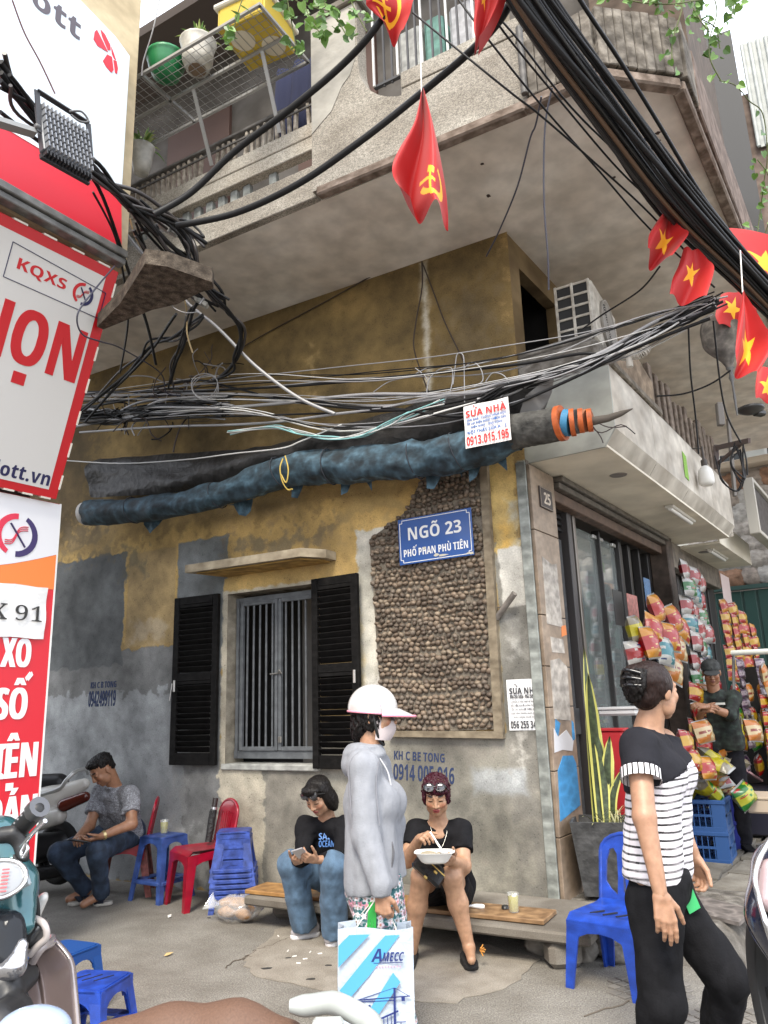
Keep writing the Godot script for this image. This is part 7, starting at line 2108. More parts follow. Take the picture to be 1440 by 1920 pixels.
func small_things() -> void:
	# rough step and stones at the shop door
	var st := thing("stone_step","broken grey cement step sloping from the shop door to the street","step",RW)
	var mb := MB.new()
	var cols := []
	var fn := noise("blot")
	fn.frequency = 1.7
	for i in 15:
		var row := []
		for j in 21:
			var x := -0.3 + j * 0.065
			var z := -0.02 + i * 0.082
			var y := 0.17 - 0.02 * maxf(x - 0.4,0) + 0.012 * fn.get_noise_2d(x * 4.0,z * 4.0)
			var e := minf(minf(x + 0.3,1.0 - x),1.12 - z)
			if e < 0.1: y -= (0.1 - e) * 1.8 + 0.03 * fn.get_noise_2d(x * 9.0,z * 9.0)
			if x + z * 0.6 < 0.12: y -= (0.12 - x - z * 0.6) * 0.4
			row.append(Vector3(x,maxf(y,-0.02),z))
		cols.append(row)
	mb.sheet(cols)
	obj("cement",mb,mat(0.27,0.25,0.22,0.95,{"grime": ["blot",0.8,0.35,1.0,0.02],"fine": ["grain",1.3,0.6,1.0],"bump": ["blot",1.0]}),st)
	mb = MB.new()
	mb.prism(V2([0.0,-1.08,0.34,-1.1,0.62,-0.6,0.24,-0.55]),0.0,0.02)
	var pl := obj("slate_plate",mb,mat(0.2,0.175,0.16,0.7,{"grime": ["crumple",0.8,0.5,1.0]}),st)
	pl.transform = Transform3D(Basis(Vector3.RIGHT,-PI / 2),Vector3(0,0.163,0))
	for q in [[-0.36,0.1,0.14],[-0.42,0.3,0.1],[-0.3,0.42,0.12],[-0.12,0.2,0.1],[-0.46,0.05,0.09],[-0.2,0.62,0.1],[-0.4,0.5,0.06]]:
		mb = MB.new()
		mb.ball(Vector3(0,0,0),Vector3(q[2],q[2] * 0.75,q[2] * 0.9),9,6,Basis.from_euler(Vector3(rng.randf(),rng.randf() * 3.0,rng.randf())),0.62)
		var o := obj("stone",mb,mat(0.3,0.28,0.245,0.95,{"grime": ["blot",0.9,0.35,1.0,0.02],"bump": ["blot",1.2]}),st)
		o.position = Vector3(q[0],q[2] * 0.55,q[1])
	# bag of bread on the ground
	var bag := thing("bread_bag","clear plastic bag of bread rolls on the ground before the plank bench","bag",onm(-2.16,0,0.63,0.2))
	for q in [[-0.07,0.06,0.0,0.3],[0.06,0.055,0.03,-0.4],[0.0,0.12,0.0,0.1],[0.02,0.05,-0.07,0.9],[-0.08,0.11,-0.04,0.5]]:
		mb = MB.new()
		mb.ball(Vector3.ZERO,Vector3(0.085,0.038,0.042),12,8)
		var o := obj("bread_roll",mb,mat(0.45,0.24,0.09,0.7,{"grime": ["blot",2.0,0.5,1.0,0.03]}),bag)
		o.transform = at(Vector3(q[0],q[1],q[2]),q[3])
	mb = MB.new()
	var rows := []
	for i in 9:
		var th := PI * (0.04 + 0.9 * i / 8.0)
		var row := []
		for j in 19:
			var ph := TAU * (j % 18) / 18.0
			row.append(Vector3(cos(ph) * 0.185 * sin(th) * (1 + 0.08 * sin(ph * 5.0 + i)),0.085 + 0.088 * cos(th) + 0.006 * sin(ph * 7.0 + i * 2.0),sin(ph) * 0.125 * sin(th) * (1 + 0.1 * sin(ph * 4.0 - i))))
		rows.append(row)
	mb.sheet(rows,true)
	for k in 3: mb.sheet([[Vector3(-0.15,0.12,0.03 * k),Vector3(-0.19,0.15 + 0.02 * k,0.02)],[Vector3(-0.16,0.09,0.03 * k),Vector3(-0.23,0.09,0.05 * k)]])
	obj("clear_film",mb,mat(0.9,0.92,0.92,0.08,{"alpha": 0.22}),bag)
	# napkin and spoon on the plank,a dark spot of a bottle cap behind the glass
	var sp := thing("white_spoon","white plastic spoon and crumpled tissue on the plank bench","spoon",onm(-0.36,0.232,0.55,0.5))
	mb = MB.new()
	mb.tube(smooth(P("-0.1,0.05,-0.02 -0.05,0.015,0 0,0.012,0.01 0.06,0.008,0.02"),5),PackedFloat32Array([0.02,0.022,0.016,0.012,0.008,0.007,0.007,0.007,0.007,0.009,0.012,0.014,0.014,0.015,0.014,0.01]),8)
	obj("tissue",mb,mat(0.78,0.78,0.77,0.85),sp)
	var cap := thing("bottle_cap","small black bottle cap on the plank beside the tea glass","bottle cap",onm(-0.18,0.232,0.5))
	mb = MB.new()
	mb.lathe([Vector2(0.0,0.018),Vector2(0.02,0.018),Vector2(0.022,0.0)],14)
	obj("cap",mb,mat(0.02,0.02,0.02,0.4),cap)
	# litter on the ground
	for q in [Vector3(-0.677,0,-5.236),Vector3(-0.624,0,-5.127),Vector3(-0.554,0,-5.071),Vector3(-0.536,0,-5.2),Vector3(-0.584,0,-4.996),Vector3(-0.782,0,-5.561),Vector3(-0.474,0,-5.163)]:
		var b := thing("cigarette_butt","white cigarette end on the cement in front of the seated woman's trainers","cigarette end",at(q + Vector3(0,0.006,0),rng.randf() * 3.0),"cigarette ends on the cement")
		mb = MB.new()
		mb.rod(Vector3(-0.013,0,0),Vector3(0.013,0,0),0.004,6)
		obj("stub",mb,mat(0.75,0.73,0.68,0.8),b)
	for q in [[Vector3(-0.759,0,-4.92),0.03],[Vector3(-0.402,0,-4.94),0.02],[Vector3(-0.484,0,-4.717),0.022],[Vector3(-1.356,0,-6.085),0.012],[Vector3(-0.659,0,-5.101),0.014]]:
		var b := thing("dark_stain","small dark spot trodden into the cement","spot",at(q[0] + Vector3(0,0.0055,0)),"dark spots on the cement")
		mb = MB.new()
		mb.x = Transform3D(Basis(Vector3.RIGHT,-PI / 2),Vector3.ZERO)
		var pg := PackedVector2Array()
		for k in 9: pg.append(Vector2.from_angle(TAU * k / 9) * q[1] * rng.randf_range(0.6,1.0) * Vector2(1.4,0.7))
		mb.prism(pg,0.0,0.002,true,false)
		obj("spot",mb,mat(0.03,0.028,0.026,0.9),b)
	var k := 0
	for q in [[Vector3(-1.659,0,-6.151),"small white paper scrap in front of the red chair"],[Vector3(-1.412,0,-5.239),"tan leaf scrap lying on the cement, left of centre"],[Vector3(1.9,0.08,-5.35),"white paper scrap on the paving in front of the crates"],[Vector3(2.25,0.08,-5.6),"crumpled white tissue on the paving at the right"]]:
		var b := thing("paper_scrap",q[1],"litter",at(q[0] + Vector3(0,0.004,0),rng.randf() * 3.0))
		mb = MB.new()
		mb.sheet([[Vector3(-0.03,0.002,-0.012),Vector3(0.0,0.012,-0.015),Vector3(0.03,0.004,-0.008)],[Vector3(-0.025,0.006,0.012),Vector3(0.004,0.004,0.01),Vector3(0.032,0.01,0.014)]])
		obj("scrap",mb,mat(0.72,0.7,0.64,0.8) if k != 1 else mat(0.5,0.36,0.16,0.8),b)
		k += 1
# ---------------------------------------------------------------- people: smooth fields meshed as surface nets
class Fig:
	var cell := 0.012
	var prims := []
	var cuts := []
	var paints := []
	var base := Color.WHITE
	var wr: FastNoiseLite
	var amp := 0.0
	var stretch := Vector3(1,1,1)
	func cap(a: Vector3,b: Vector3,ra: float,rb: float,k := 0.02,flat := false) -> void:
		prims.append([0,a,b,ra,rb,k,flat])
	func ell(c: Vector3,r: Vector3,bs := Basis(),k := 0.02) -> void:
		prims.append([1,c,r,bs.inverse(),0.0,k,false])
	func cut(p: Vector3,n: Vector3) -> void: cuts.append([p,n])
	func into(mb: MB) -> void:
		var lo := Vector3.ONE * 1e9
		var hi := -lo
		for q in prims:
			var e: float = (maxf(q[3],q[4]) if q[0] == 0 else maxf(q[2].x,maxf(q[2].y,q[2].z))) + q[5] + cell * 3
			lo = lo.min(q[1] - Vector3.ONE * e); hi = hi.max(q[1] + Vector3.ONE * e)
			if q[0] == 0: lo = lo.min(q[2] - Vector3.ONE * e); hi = hi.max(q[2] + Vector3.ONE * e)
		var nx := int((hi.x - lo.x) / cell) + 2
		var ny := int((hi.y - lo.y) / cell) + 2
		var nz := int((hi.z - lo.z) / cell) + 2
		var sxy := nx * ny
		var f := PackedFloat32Array()
		f.resize(sxy * nz)
		f.fill(9.0)
		for q in prims:
			var k: float = q[5]
			var e: float = (maxf(q[3],q[4]) if q[0] == 0 else maxf(q[2].x,maxf(q[2].y,q[2].z))) + k + cell * 2
			var pa: Vector3 = q[1]
			var a := pa - Vector3.ONE * e
			var b := pa + Vector3.ONE * e
			if q[0] == 0:
				a = a.min(q[2] - Vector3.ONE * e); b = b.max(q[2] + Vector3.ONE * e)
			var i0 := int((a.x - lo.x) / cell)
			var i1 := int((b.x - lo.x) / cell)
			var j0 := int((a.y - lo.y) / cell)
			var j1 := int((b.y - lo.y) / cell)
			var ba := Vector3.ZERO
			var inv := 0.0
			var ra: float = q[3] if q[0] == 0 else 0.0
			var dr := 0.0
			var iso: bool = q[0] == 0
			var rad := Vector3.ONE
			var mr := 1.0
			var ib := Basis()
			if iso:
				ba = q[2] - pa
				inv = 1.0 / maxf(ba.length_squared(),1e-9)
				dr = q[4] - ra
			else:
				rad = q[2]; mr = minf(rad.x,minf(rad.y,rad.z)); ib = q[3]
			var flat: bool = q[6]
			var len := ba.length()
			for z in range(int((a.z - lo.z) / cell),int((b.z - lo.z) / cell) + 1):
				for y in range(j0,j1 + 1):
					var o := z * sxy + y * nx
					for x in range(i0,i1 + 1):
						var p := lo + Vector3(x,y,z) * cell - pa
						var d: float
						if iso:
							var t := p.dot(ba) * inv
							var h := clampf(t,0.0,1.0)
							d = (p - ba * h).length() - ra - dr * h
							if flat: d = maxf(d,(t - 1.0) * len)
						else:
							var s := ib * p / rad
							var l := s.length()
							d = (l - 1.0) * l / maxf((s / rad).length(),1e-6) if l > 0.05 else -mr
						var w := f[o + x]
						if w < 8.0:
							var hh := maxf(k - absf(w - d),0.0) / k
							f[o + x] = minf(w,d) - hh * hh * k * 0.25
						else:
							f[o + x] = d
		var band := cell * 2.5
		if cuts or amp > 0.0:
			for z in nz:
				for y in ny:
					var o := z * sxy + y * nx
					for x in nx:
						var w := f[o + x]
						if w > band + amp: continue
						var p := lo + Vector3(x,y,z) * cell
						if amp > 0.0 and w > -band - amp: w += amp * wr.get_noise_3dv(p * stretch)
						for c in cuts: w = maxf(w,(p - c[0]).dot(c[1]))
						f[o + x] = w
		var at := PackedInt32Array()
		at.resize(sxy * nz)
		at.fill(-1)
		var off := [0,1,nx,nx + 1,sxy,sxy + 1,sxy + nx,sxy + nx + 1]
		var edges := [[0,1],[2,3],[4,5],[6,7],[0,2],[1,3],[4,6],[5,7],[0,4],[1,5],[2,6],[3,7]]
		for z in nz - 1:
			for y in ny - 1:
				var o := z * sxy + y * nx
				for x in nx - 1:
					var w := f[o + x]
					if w > band or w < -band: continue
					var i := o + x
					var m := 0
					for c in 8:
						if f[i + off[c]] < 0.0: m |= 1 << c
					if m == 0 or m == 255: continue
					var s := Vector3.ZERO
					var n := 0
					for e in edges:
						var u: int = e[0]
						var v: int = e[1]
						if ((m >> u) & 1) == ((m >> v) & 1): continue
						var fu := f[i + off[u]]
						var t := fu / (fu - f[i + off[v]])
						s += Vector3(u & 1,(u >> 1) & 1,u >> 2).lerp(Vector3(v & 1,(v >> 1) & 1,v >> 2),t)
						n += 1
					var p := lo + (Vector3(x,y,z) + s / n) * cell
					var g := Vector3(f[i + 1] + f[i + nx + 1] + f[i + sxy + 1] + f[i + sxy + nx + 1] - f[i] - f[i + nx] - f[i + sxy] - f[i + sxy + nx],f[i + nx] + f[i + nx + 1] + f[i + sxy + nx] + f[i + sxy + nx + 1] - f[i] - f[i + 1] - f[i + sxy] - f[i + sxy + 1],f[i + sxy] + f[i + sxy + 1] + f[i + sxy + nx] + f[i + sxy + nx + 1] - f[i] - f[i + 1] - f[i + nx] - f[i + nx + 1])
					if not paints.is_empty():
						var c := base
						for q in paints:
							var l: float = (q[3] * (p - q[0]) / q[1]).length() if q.size() > 3 else ((p - q[0]) / q[1]).length()
							if l < 1.0: c = c.lerp(q[2],clampf((1.0 - l) * 4.0,0.0,1.0))
						mb.tint = c
					at[i] = mb.add(p,g.normalized() if g.length_squared() > 1e-12 else Vector3.UP)
		for z in range(1,nz - 1):
			for y in range(1,ny - 1):
				var o := z * sxy + y * nx
				for x in range(1,nx - 1):
					var i := o + x
					if at[i] < 0: continue
					var s0 := f[i] < 0.0
					for e in [[1,nx,sxy],[nx,1,sxy],[sxy,1,nx]]:
						if s0 == (f[i + e[0]] < 0.0): continue
						var a := at[i]
						var b := at[i - e[1]]
						var c := at[i - e[1] - e[2]]
						var d := at[i - e[2]]
						if b < 0 or c < 0 or d < 0: continue
						mb.face(a,b,c); mb.face(a,c,d)
		mb.tint = Color.WHITE
func new_fig(cell: float,amp := 0.0,freq := 9.0) -> Fig:
	var f := Fig.new()
	f.cell = cell
	if amp > 0.0:
		f.amp = amp
		f.wr = noise("crumple")
		f.wr.fractal_octaves = 3
		f.wr.frequency = freq
	return f
# hand: wrist,pointing direction,back of the hand,thumb side,bend of the four fingers (index first),thumb bend
func hand(f: Fig,w: Vector3,dir: Vector3,back: Vector3,thumb: Vector3,curl: Array,th := 0.5,sc := 1.0) -> void:
	dir = dir.normalized()
	back = (back - dir * back.dot(dir)).normalized()
	var side := (thumb - dir * thumb.dot(dir) - back * thumb.dot(back)).normalized()
	var flip := side.cross(dir).dot(back) < 0.0
	f.cap(w - dir * 0.03 * sc,w + dir * 0.015 * sc,0.024 * sc,0.024 * sc,0.012)
	for i in 4:
		var s := (0.03 - i * 0.0195) * sc
		var kn: Vector3 = w + dir * ([0.088,0.092,0.086,0.076][i] * sc) + side * s
		f.cap(w + side * s * 0.55 + dir * 0.012 * sc,kn,0.0145 * sc,0.0115 * sc,0.012)
		var p := kn
		var d := dir
		var l: float = [0.072,0.08,0.074,0.058][i] * sc
		for j in 3:
			var bk := side.cross(d)
			if flip: bk = -bk
			d = (d * cos(curl[i] * [0.8,1.1,0.7][j]) - bk * sin(curl[i] * [0.8,1.1,0.7][j])).normalized()
			var q: Vector3 = p + d * l * [0.45,0.31,0.24][j]
			f.cap(p,q,[0.0102,0.0092,0.0084][j] * sc,[0.0092,0.0084,0.0068][j] * sc,0.003)
			p = q
	var tb := w + dir * 0.02 * sc + side * 0.024 * sc
	var d1 := (dir * 0.75 + side * 0.7 - back * 0.25).normalized()
	var t1 := tb + d1 * 0.042 * sc
	var d2 := (d1 - side * th * 0.8 - back * th * 0.6 + dir * 0.2).normalized()
	var t2 := t1 + d2 * 0.034 * sc
	f.cap(tb,t1,0.0145 * sc,0.011 * sc,0.01)
	f.cap(t1,t2,0.0108 * sc,0.0096 * sc,0.003)
	f.cap(t2,t2 + (d2 - back * th * 0.3).normalized() * 0.025 * sc,0.0096 * sc,0.0078 * sc,0.003)
const SKIN := Color(0.4,0.225,0.14)
# head: centre,basis (x to its left as seen from the front,y up,z out of the face)
func head(mb: MB,c: Vector3,b: Basis,skin: Color,female: bool,open_eyes: bool,lips := Color(0.32,0.07,0.06),sc := 1.0) -> void:
	var f := new_fig(0.0045)
	var X := Transform3D(b,c)
	var e := func(x,y,z,rx,ry,rz,k): f.ell(X * (Vector3(x,y,z) * sc),Vector3(rx,ry,rz) * sc,b,k)
	e.call(0,0.035,-0.012,0.073,0.085,0.092,0.02)
	e.call(0,-0.028,0.024,0.057,0.072,0.062,0.03)
	e.call(0,-0.085,0.055,0.022,0.02,0.022,0.025)
	for s in [-1.0,1.0]:
		e.call(s * 0.036,-0.018,0.06,0.024,0.022,0.02,0.02)
		e.call(s * 0.031,0.012,0.073,0.0165,0.0095,0.0125,0.006)
		e.call(s * 0.074,-0.005,-0.012,0.01,0.031,0.019,0.006)
		e.call(s * 0.012,-0.027,0.088,0.009,0.008,0.01,0.006)
		f.cap(X * (Vector3(s * 0.012,0.031,0.082) * sc),X * (Vector3(s * 0.045,0.031,0.068) * sc),0.008 * sc,0.006 * sc,0.014)
		e.call(s * 0.042,-0.06,0.02,0.018,0.03,0.03,0.03)
	f.cap(X * (Vector3(0,0.016,0.086) * sc),X * (Vector3(0,-0.022,0.1) * sc),0.0075 * sc,0.011 * sc,0.012)
	e.call(0,-0.0475,0.083,0.021,0.0065,0.01,0.006)
	e.call(0,-0.0585,0.081,0.018,0.0075,0.01,0.006)
	f.base = skin
	var ib := b.inverse()
	var pt := func(x,y,z,rx,ry,rz,col): f.paints.append([X * (Vector3(x,y,z) * sc),Vector3(rx,ry,rz) * sc,col,ib])
	pt.call(0,-0.053,0.09,0.027,0.015,0.03,lips)
	pt.call(0,-0.0525,0.095,0.02,0.003,0.03,lips * 0.4)
	for s in [-1.0,1.0]:
		pt.call(s * 0.031,0.037,0.078,0.021,0.0065,0.03,Color(0.03,0.02,0.016))
		if open_eyes:
			pt.call(s * 0.031,0.012,0.084,0.015,0.006,0.02,Color(0.55,0.5,0.46))
			pt.call(s * 0.031,0.012,0.086,0.0075,0.0075,0.02,Color(0.02,0.012,0.01))
		pt.call(s * 0.031,0.006 if not open_eyes else 0.019,0.084,0.019,0.0045,0.02,Color(0.03,0.018,0.014))
		pt.call(s * 0.012,-0.032,0.094,0.005,0.004,0.012,skin * 0.45)
		pt.call(s * 0.04,-0.022,0.075,0.024,0.02,0.03,skin * Color(1.08,0.88,0.85))
	f.into(mb)
func fabric(r: float,g: float,b: float,fine := 0.8) -> StandardMaterial3D:
	return mat(r,g,b,0.85,{"sheen": 0.25 if r > 0.05 else 0.0,"spec": 0.25,"grime": ["blot",1.2,fine,1.0],"bump": ["grain",0.08,4.0]})
func hair_mat(r: float,g: float,b: float) -> StandardMaterial3D:
	var key := "hair%.3f%.3f" % [r,g]
	if not cache.has(key):
		var m := StandardMaterial3D.new()
		m.albedo_color = lin(r,g,b)
		m.albedo_texture = ntex("grain",0.25,1.0)
		m.uv1_triplanar = true
		m.uv1_scale = Vector3(5,0.5,5)
		m.roughness = 0.45
		m.metallic_specular = 0.35
		m.heightmap_enabled = true
		m.heightmap_texture = ntex("grain",0.0,1.0)
		m.heightmap_scale = 0.15
		cache[key] = m
	return cache[key]
func skin_mat() -> StandardMaterial3D:
	return mat(1,1,1,0.48,{"vc": 1,"sss": 0.05,"grime": ["blot",2.5,0.8,1.0,0.01],"bump": ["grain",0.03]})
func aim(face: Vector3,up := Vector3.UP) -> Basis:
	var z := face.normalized()
	var x := up.cross(z).normalized()
	return Basis(x,z.cross(x),z)
func torso(f: Fig,pelvis: Vector3,chest: Vector3,neck: Vector3,a: Vector3,b: Vector3,grow: float,bust: Vector3,wide := 1.0) -> void:
	# a,b are the shoulders
	var side := (b - a).normalized()
	var w := a.distance_to(b) * 0.5
	for s in [-1.0,1.0]:
		f.cap(pelvis + side * s * 0.075 * wide,chest + side * s * w * 0.45,0.105 * wide + grow,0.1 + grow,0.05)
		f.cap(chest + side * s * w * 0.45,(a if s < 0 else b) - side * s * 0.03 + Vector3(0,-0.03,0),0.095 + grow,0.06 + grow,0.05)
		if bust != Vector3.ZERO: f.ell(chest + bust + side * s * 0.075,Vector3(0.07,0.07,0.065) + Vector3.ONE * grow,Basis(),0.05)
	f.cap(a,b,0.05 + grow,0.05 + grow,0.05)
	f.cap(neck + Vector3(0,-0.06,0),neck + Vector3(0,-0.015,0),0.075 + grow,0.052 + grow,0.04)
func shoe(p: Node3D,heel: Vector3,toe: Vector3,h: float,w: float,upper: Material,sole: Material) -> void:
	var s := Node3D.new()
	s.name = "shoe"
	p.add_child(s,true)
	var d := (toe - heel).normalized()
	var f := new_fig(0.007)
	f.cap(heel + Vector3(0,0.045,0),toe + Vector3(0,0.038,0) - d * 0.03,w * 0.95,w * 0.92,0.03)
	f.cap(heel + Vector3(0,h,0) + d * 0.01,heel + d * 0.1 + Vector3(0,h * 0.72,0),w * 0.8,w * 0.78,0.03)
	f.cut(heel + Vector3(0,0.022,0),Vector3.DOWN)
	f.cut(heel + Vector3(0,h + 0.012,0),(Vector3.UP + d * 0.2).normalized())
	var mb := MB.new()
	f.into(mb)
	obj("upper",mb,upper,s)
	f = new_fig(0.007)
	f.cap(heel + Vector3(0,0.02,0),toe + Vector3(0,0.018,0) - d * 0.03,w * 1.05,w * 1.03,0.02)
	f.cut(heel + Vector3(0,0.03,0),Vector3.UP)
	f.cut(heel + Vector3(0,0.002,0),Vector3.DOWN)
	mb = MB.new()
	f.into(mb)
	obj("sole",mb,sole,s)
func garment(called: String,f: Fig,m: Material,p: Node3D) -> MeshInstance3D:
	var mb := MB.new()
	f.into(mb)
	return obj(called,mb,m,p)
# hair as ellipsoids in head axes: [x,y,z,rx,ry,rz]
func hair(called: String,p: Node3D,c: Vector3,b: Basis,parts: Array,m: Material,cuts := [],amp := 0.006) -> void:
	var f := new_fig(0.006,amp,26.0)
	f.stretch = Vector3(1.6,0.5,1.6)
	for q in parts: f.ell(c + b * Vector3(q[0],q[1],q[2]),Vector3(q[3],q[4],q[5]),b,0.02)
	for q in cuts: f.cut(c + b * q[0],b * q[1])
	garment(called,f,m,p)
func specs(p: Node3D,c: Vector3,b: Basis,m: Material) -> void:
	var mb := MB.new()
	for s in [-1.0,1.0]:
		mb.x = Transform3D(b,c + b * Vector3(s * 0.033,0,0))
		var ring := PackedVector3Array()
		for k in 13: ring.append(Vector3(cos(TAU * k / 12) * 0.029,sin(TAU * k / 12) * 0.023,-absf(cos(TAU * k / 12)) * 0.004))
		mb.tube(ring,0.0045,6,false)
		mb.rod(Vector3(s * 0.03,0.008,0),Vector3(s * 0.045,0.0,-0.09),0.004,6)
	mb.x = Transform3D(b,c)
	mb.rod(Vector3(-0.008,0.004,0),Vector3(0.008,0.004,0),0.004,6)
	obj("sunglasses_frame",mb,m,p)
	mb = MB.new()
	for s in [-1.0,1.0]:
		mb.x = Transform3D(b,c + b * Vector3(s * 0.033,0,-0.001))
		mb.ball(Vector3.ZERO,Vector3(0.027,0.021,0.003),14,6)
	obj("sunglasses_lens",mb,mat(0.03,0.03,0.035,0.08,{"spec": 0.8}),p)
func floral() -> ImageTexture:
	var n := 192
	var im := Image.create(n,n,false,Image.FORMAT_RGB8)
	im.fill(Color(0.10,0.33,0.36))
	var r := RandomNumberGenerator.new()
	r.seed = 5
	for i in 54:
		var c := Vector2(r.randf(),r.randf()) * n
		if i < 49: c = Vector2(i % 7 + r.randf_range(-0.25,0.25),i / 7 + r.randf_range(-0.25,0.25)) * n / 7.0
		var rr := r.randf_range(7.0,11.5)
		var pet := Color(0.9,0.88,0.9) if r.randf() < 0.75 else Color(0.85,0.55,0.65)
		for y in range(-13,14):
			for x in range(-13,14):
				var d := Vector2(x,y)
				var l := d.length() / rr * (1.0 + 0.25 * cos(d.angle() * 5.0 + i))
				if l < 1.0: im.set_pixel(posmod(int(c.x) + x,n),posmod(int(c.y) + y,n),pet if l > 0.33 else Color(0.75,0.45,0.3))
				elif l < 1.3 and (i + x + y) % 3 == 0: im.set_pixel(posmod(int(c.x) + x,n),posmod(int(c.y) + y,n),Color(0.15,0.5,0.38))
	return ImageTexture.create_from_image(im)
func stripes() -> ImageTexture:
	var im := Image.create(128,256,false,Image.FORMAT_RGB8)
	im.fill(Color(0.87,0.85,0.87))
	for x in 128:
		for k in 8:
			var y0 := k * 32 + 3.0 * sin(TAU * x / 128.0 + k) + 2.0 * sin(TAU * x / 64.0)
			for y in 9: im.set_pixel(x,posmod(int(y0) + y,256),Color(0.07,0.07,0.08))
	return ImageTexture.create_from_image(im)
func cloth_tex(t: Texture2D,per_metre: Vector3) -> StandardMaterial3D:
	var m := StandardMaterial3D.new()
	m.albedo_texture = t
	m.uv1_triplanar = true
	m.uv1_world_triplanar = true
	m.uv1_scale = per_metre
	m.roughness = 0.85
	m.rim_enabled = true; m.rim = 0.2
	return m
func person(label: String) -> Node3D:
	return thing("person",label,"person")
func phone(label: String,t: Transform3D,m: Material) -> void:
	var p := thing("phone",label,"phone",t)
	var mb := MB.new()
	mb.box(Vector3.ZERO,Vector3(0.074,0.15,0.009),0.003)
	obj("body",mb,m,p)
	mb = MB.new()
	mb.box(Vector3(0,0,0.005),Vector3(0.066,0.138,0.001),0.0)
	obj("screen",mb,mat(0.02,0.02,0.025,0.08),p)
func people() -> void:
	var skin := skin_mat()
	var black := fabric(0.012,0.012,0.014,0.7)
	var dhair := hair_mat(0.012,0.009,0.008)
	# ------------------------------------------------ woman in the striped shirt,walking away to the right
	var p := person("woman in a black and white striped shirt and black trousers walking past on the right")
	var hd := Vector3(1.097,1.467,-3.28)
	var nk := Vector3(1.053,1.34,-3.3)
	var ch := Vector3(1.083,1.143,-3.3)
	var pv := Vector3(1.036,0.749,-3.3)
	var sR := Vector3(0.971,1.265,-3.17)
	var eR := Vector3(0.928,1.018,-3.05)
	var wR := Vector3(0.937,0.77,-2.99)
	var sL := Vector3(1.169,1.262,-3.46)
	var eL := Vector3(1.228,0.943,-3.58)
	var wL := Vector3(1.257,0.793,-3.5)
	var hR := Vector3(0.986,0.692,-3.22)
	var kR := Vector3(0.947,0.364,-3.15)
	var aR := Vector3(0.932,-0.032,-3.35)
	var hL := Vector3(1.099,0.652,-3.38)
	var kL := Vector3(1.259,0.395,-3.3)
	var aL := Vector3(1.231,0.003,-3.5)
	var fb := aim(Vector3(0.88,-0.05,-0.5))
	var fwd := Vector3(1,0,-0.25).normalized()
	var mb := MB.new()
	var f := new_fig(0.011)
	f.cap(nk + Vector3(0,-0.05,0),hd + Vector3(0,-0.04,0) - fb.z * 0.015,0.058,0.05,0.03)
	f.cap(sR,eR,0.049,0.041,0.02); f.cap(eR,wR,0.041,0.026,0.02)
	f.cap(sL,eL,0.047,0.04,0.02); f.cap(eL,wL,0.04,0.026,0.02)
	f.cap(hR,kR,0.075,0.05,0.03); f.cap(kR,aR,0.05,0.035,0.03); f.cap(hL,kL,0.075,0.05,0.03); f.cap(kL,aL,0.05,0.035,0.03)
	torso(f,pv,ch,nk,sL,sR,-0.015,Vector3.ZERO)
	f.paints = [[Vector3.ZERO,Vector3.ONE * 0.01,SKIN]]
	f.base = Color(0.43,0.24,0.15)
	f.into(mb)
	head(mb,hd,fb,Color(0.43,0.24,0.15),true,true)
	for q in [[wR,wR - eR,Vector3(0,0,1),Vector3(1,0,0.2),[0.22,0.28,0.34,0.42]],[wL,Vector3(0.22,-1,-0.1),Vector3(0.8,0.2,-0.5),Vector3(0.5,0.0,0.85),[0.7,0.8,0.9,1.0]]]:
		f = new_fig(0.0038)
		hand(f,q[0],q[1],q[2],q[3],q[4],0.35,0.98)
		f.base = Color(0.43,0.24,0.15)
		f.paints = [[Vector3.ZERO,Vector3.ONE * 0.01,SKIN]]
		f.into(mb)
	obj("body",mb,skin,p)
	f = new_fig(0.01,0.006,5.0)
	torso(f,pv + Vector3(0,0.04,0),ch,nk + Vector3(0,-0.02,0),sL,sR,0.004,fwd * 0.06,1.05)
	f.cap(sR,sR.lerp(eR,0.42),0.062,0.068,0.03,true); f.cap(sL,sL.lerp(eL,0.42),0.06,0.066,0.03,true)
	f.cut(pv + Vector3(0,-0.0,0),Vector3(-0.15,-1,0).normalized())
	f.cut(nk + Vector3(0,-0.02,0),Vector3(0.25,1,0).normalized())
	garment("shirt",f,cloth_tex(stripes(),Vector3(3.0,4.6,3.0)),p)
	f = new_fig(0.01,0.004,5.0)
	torso(f,pv + Vector3(0,0.04,0),ch,nk + Vector3(0,-0.018,0),sL,sR,0.009,fwd * 0.06,1.05)
	f.cap(sR,sR.lerp(eR,0.36),0.067,0.073,0.03,true); f.cap(sL,sL.lerp(eL,0.36),0.065,0.071,0.03,true)
	f.cut(ch + Vector3(0,-0.005,0),Vector3(0.35,-1,0).normalized())
	f.cut(nk + Vector3(0,-0.018,0),Vector3(0.25,1,0).normalized())
	garment("black_yoke",f,fabric(0.02,0.02,0.025),p)
	for q in [[sR,eR,0.076],[sL,eL,0.074]]:
		var d: Vector3 = (q[1] - q[0]).normalized()
		var c: Vector3 = q[0].lerp(q[1],0.36)
		mb = MB.new()
		mb.tube(PackedVector3Array([c,c + d * 0.042]),q[2],28,false)
		obj("cuff",mb,mat(0.72,0.7,0.72,0.85),p)
		mb = MB.new()
		var sx := d.cross(Vector3.FORWARD).normalized()
		for k in 22:
			var o: Vector3 = sx.rotated(d,TAU * k / 22.0) * (q[2] + 0.0005)
			mb.bar(c + o,c + d * 0.042 + o,0.005,0.002,o)
		obj("cuff_line",mb,black,p)
	f = new_fig(0.011,0.012,3.2)
	f.stretch = Vector3(1.2,0.8,1.2)
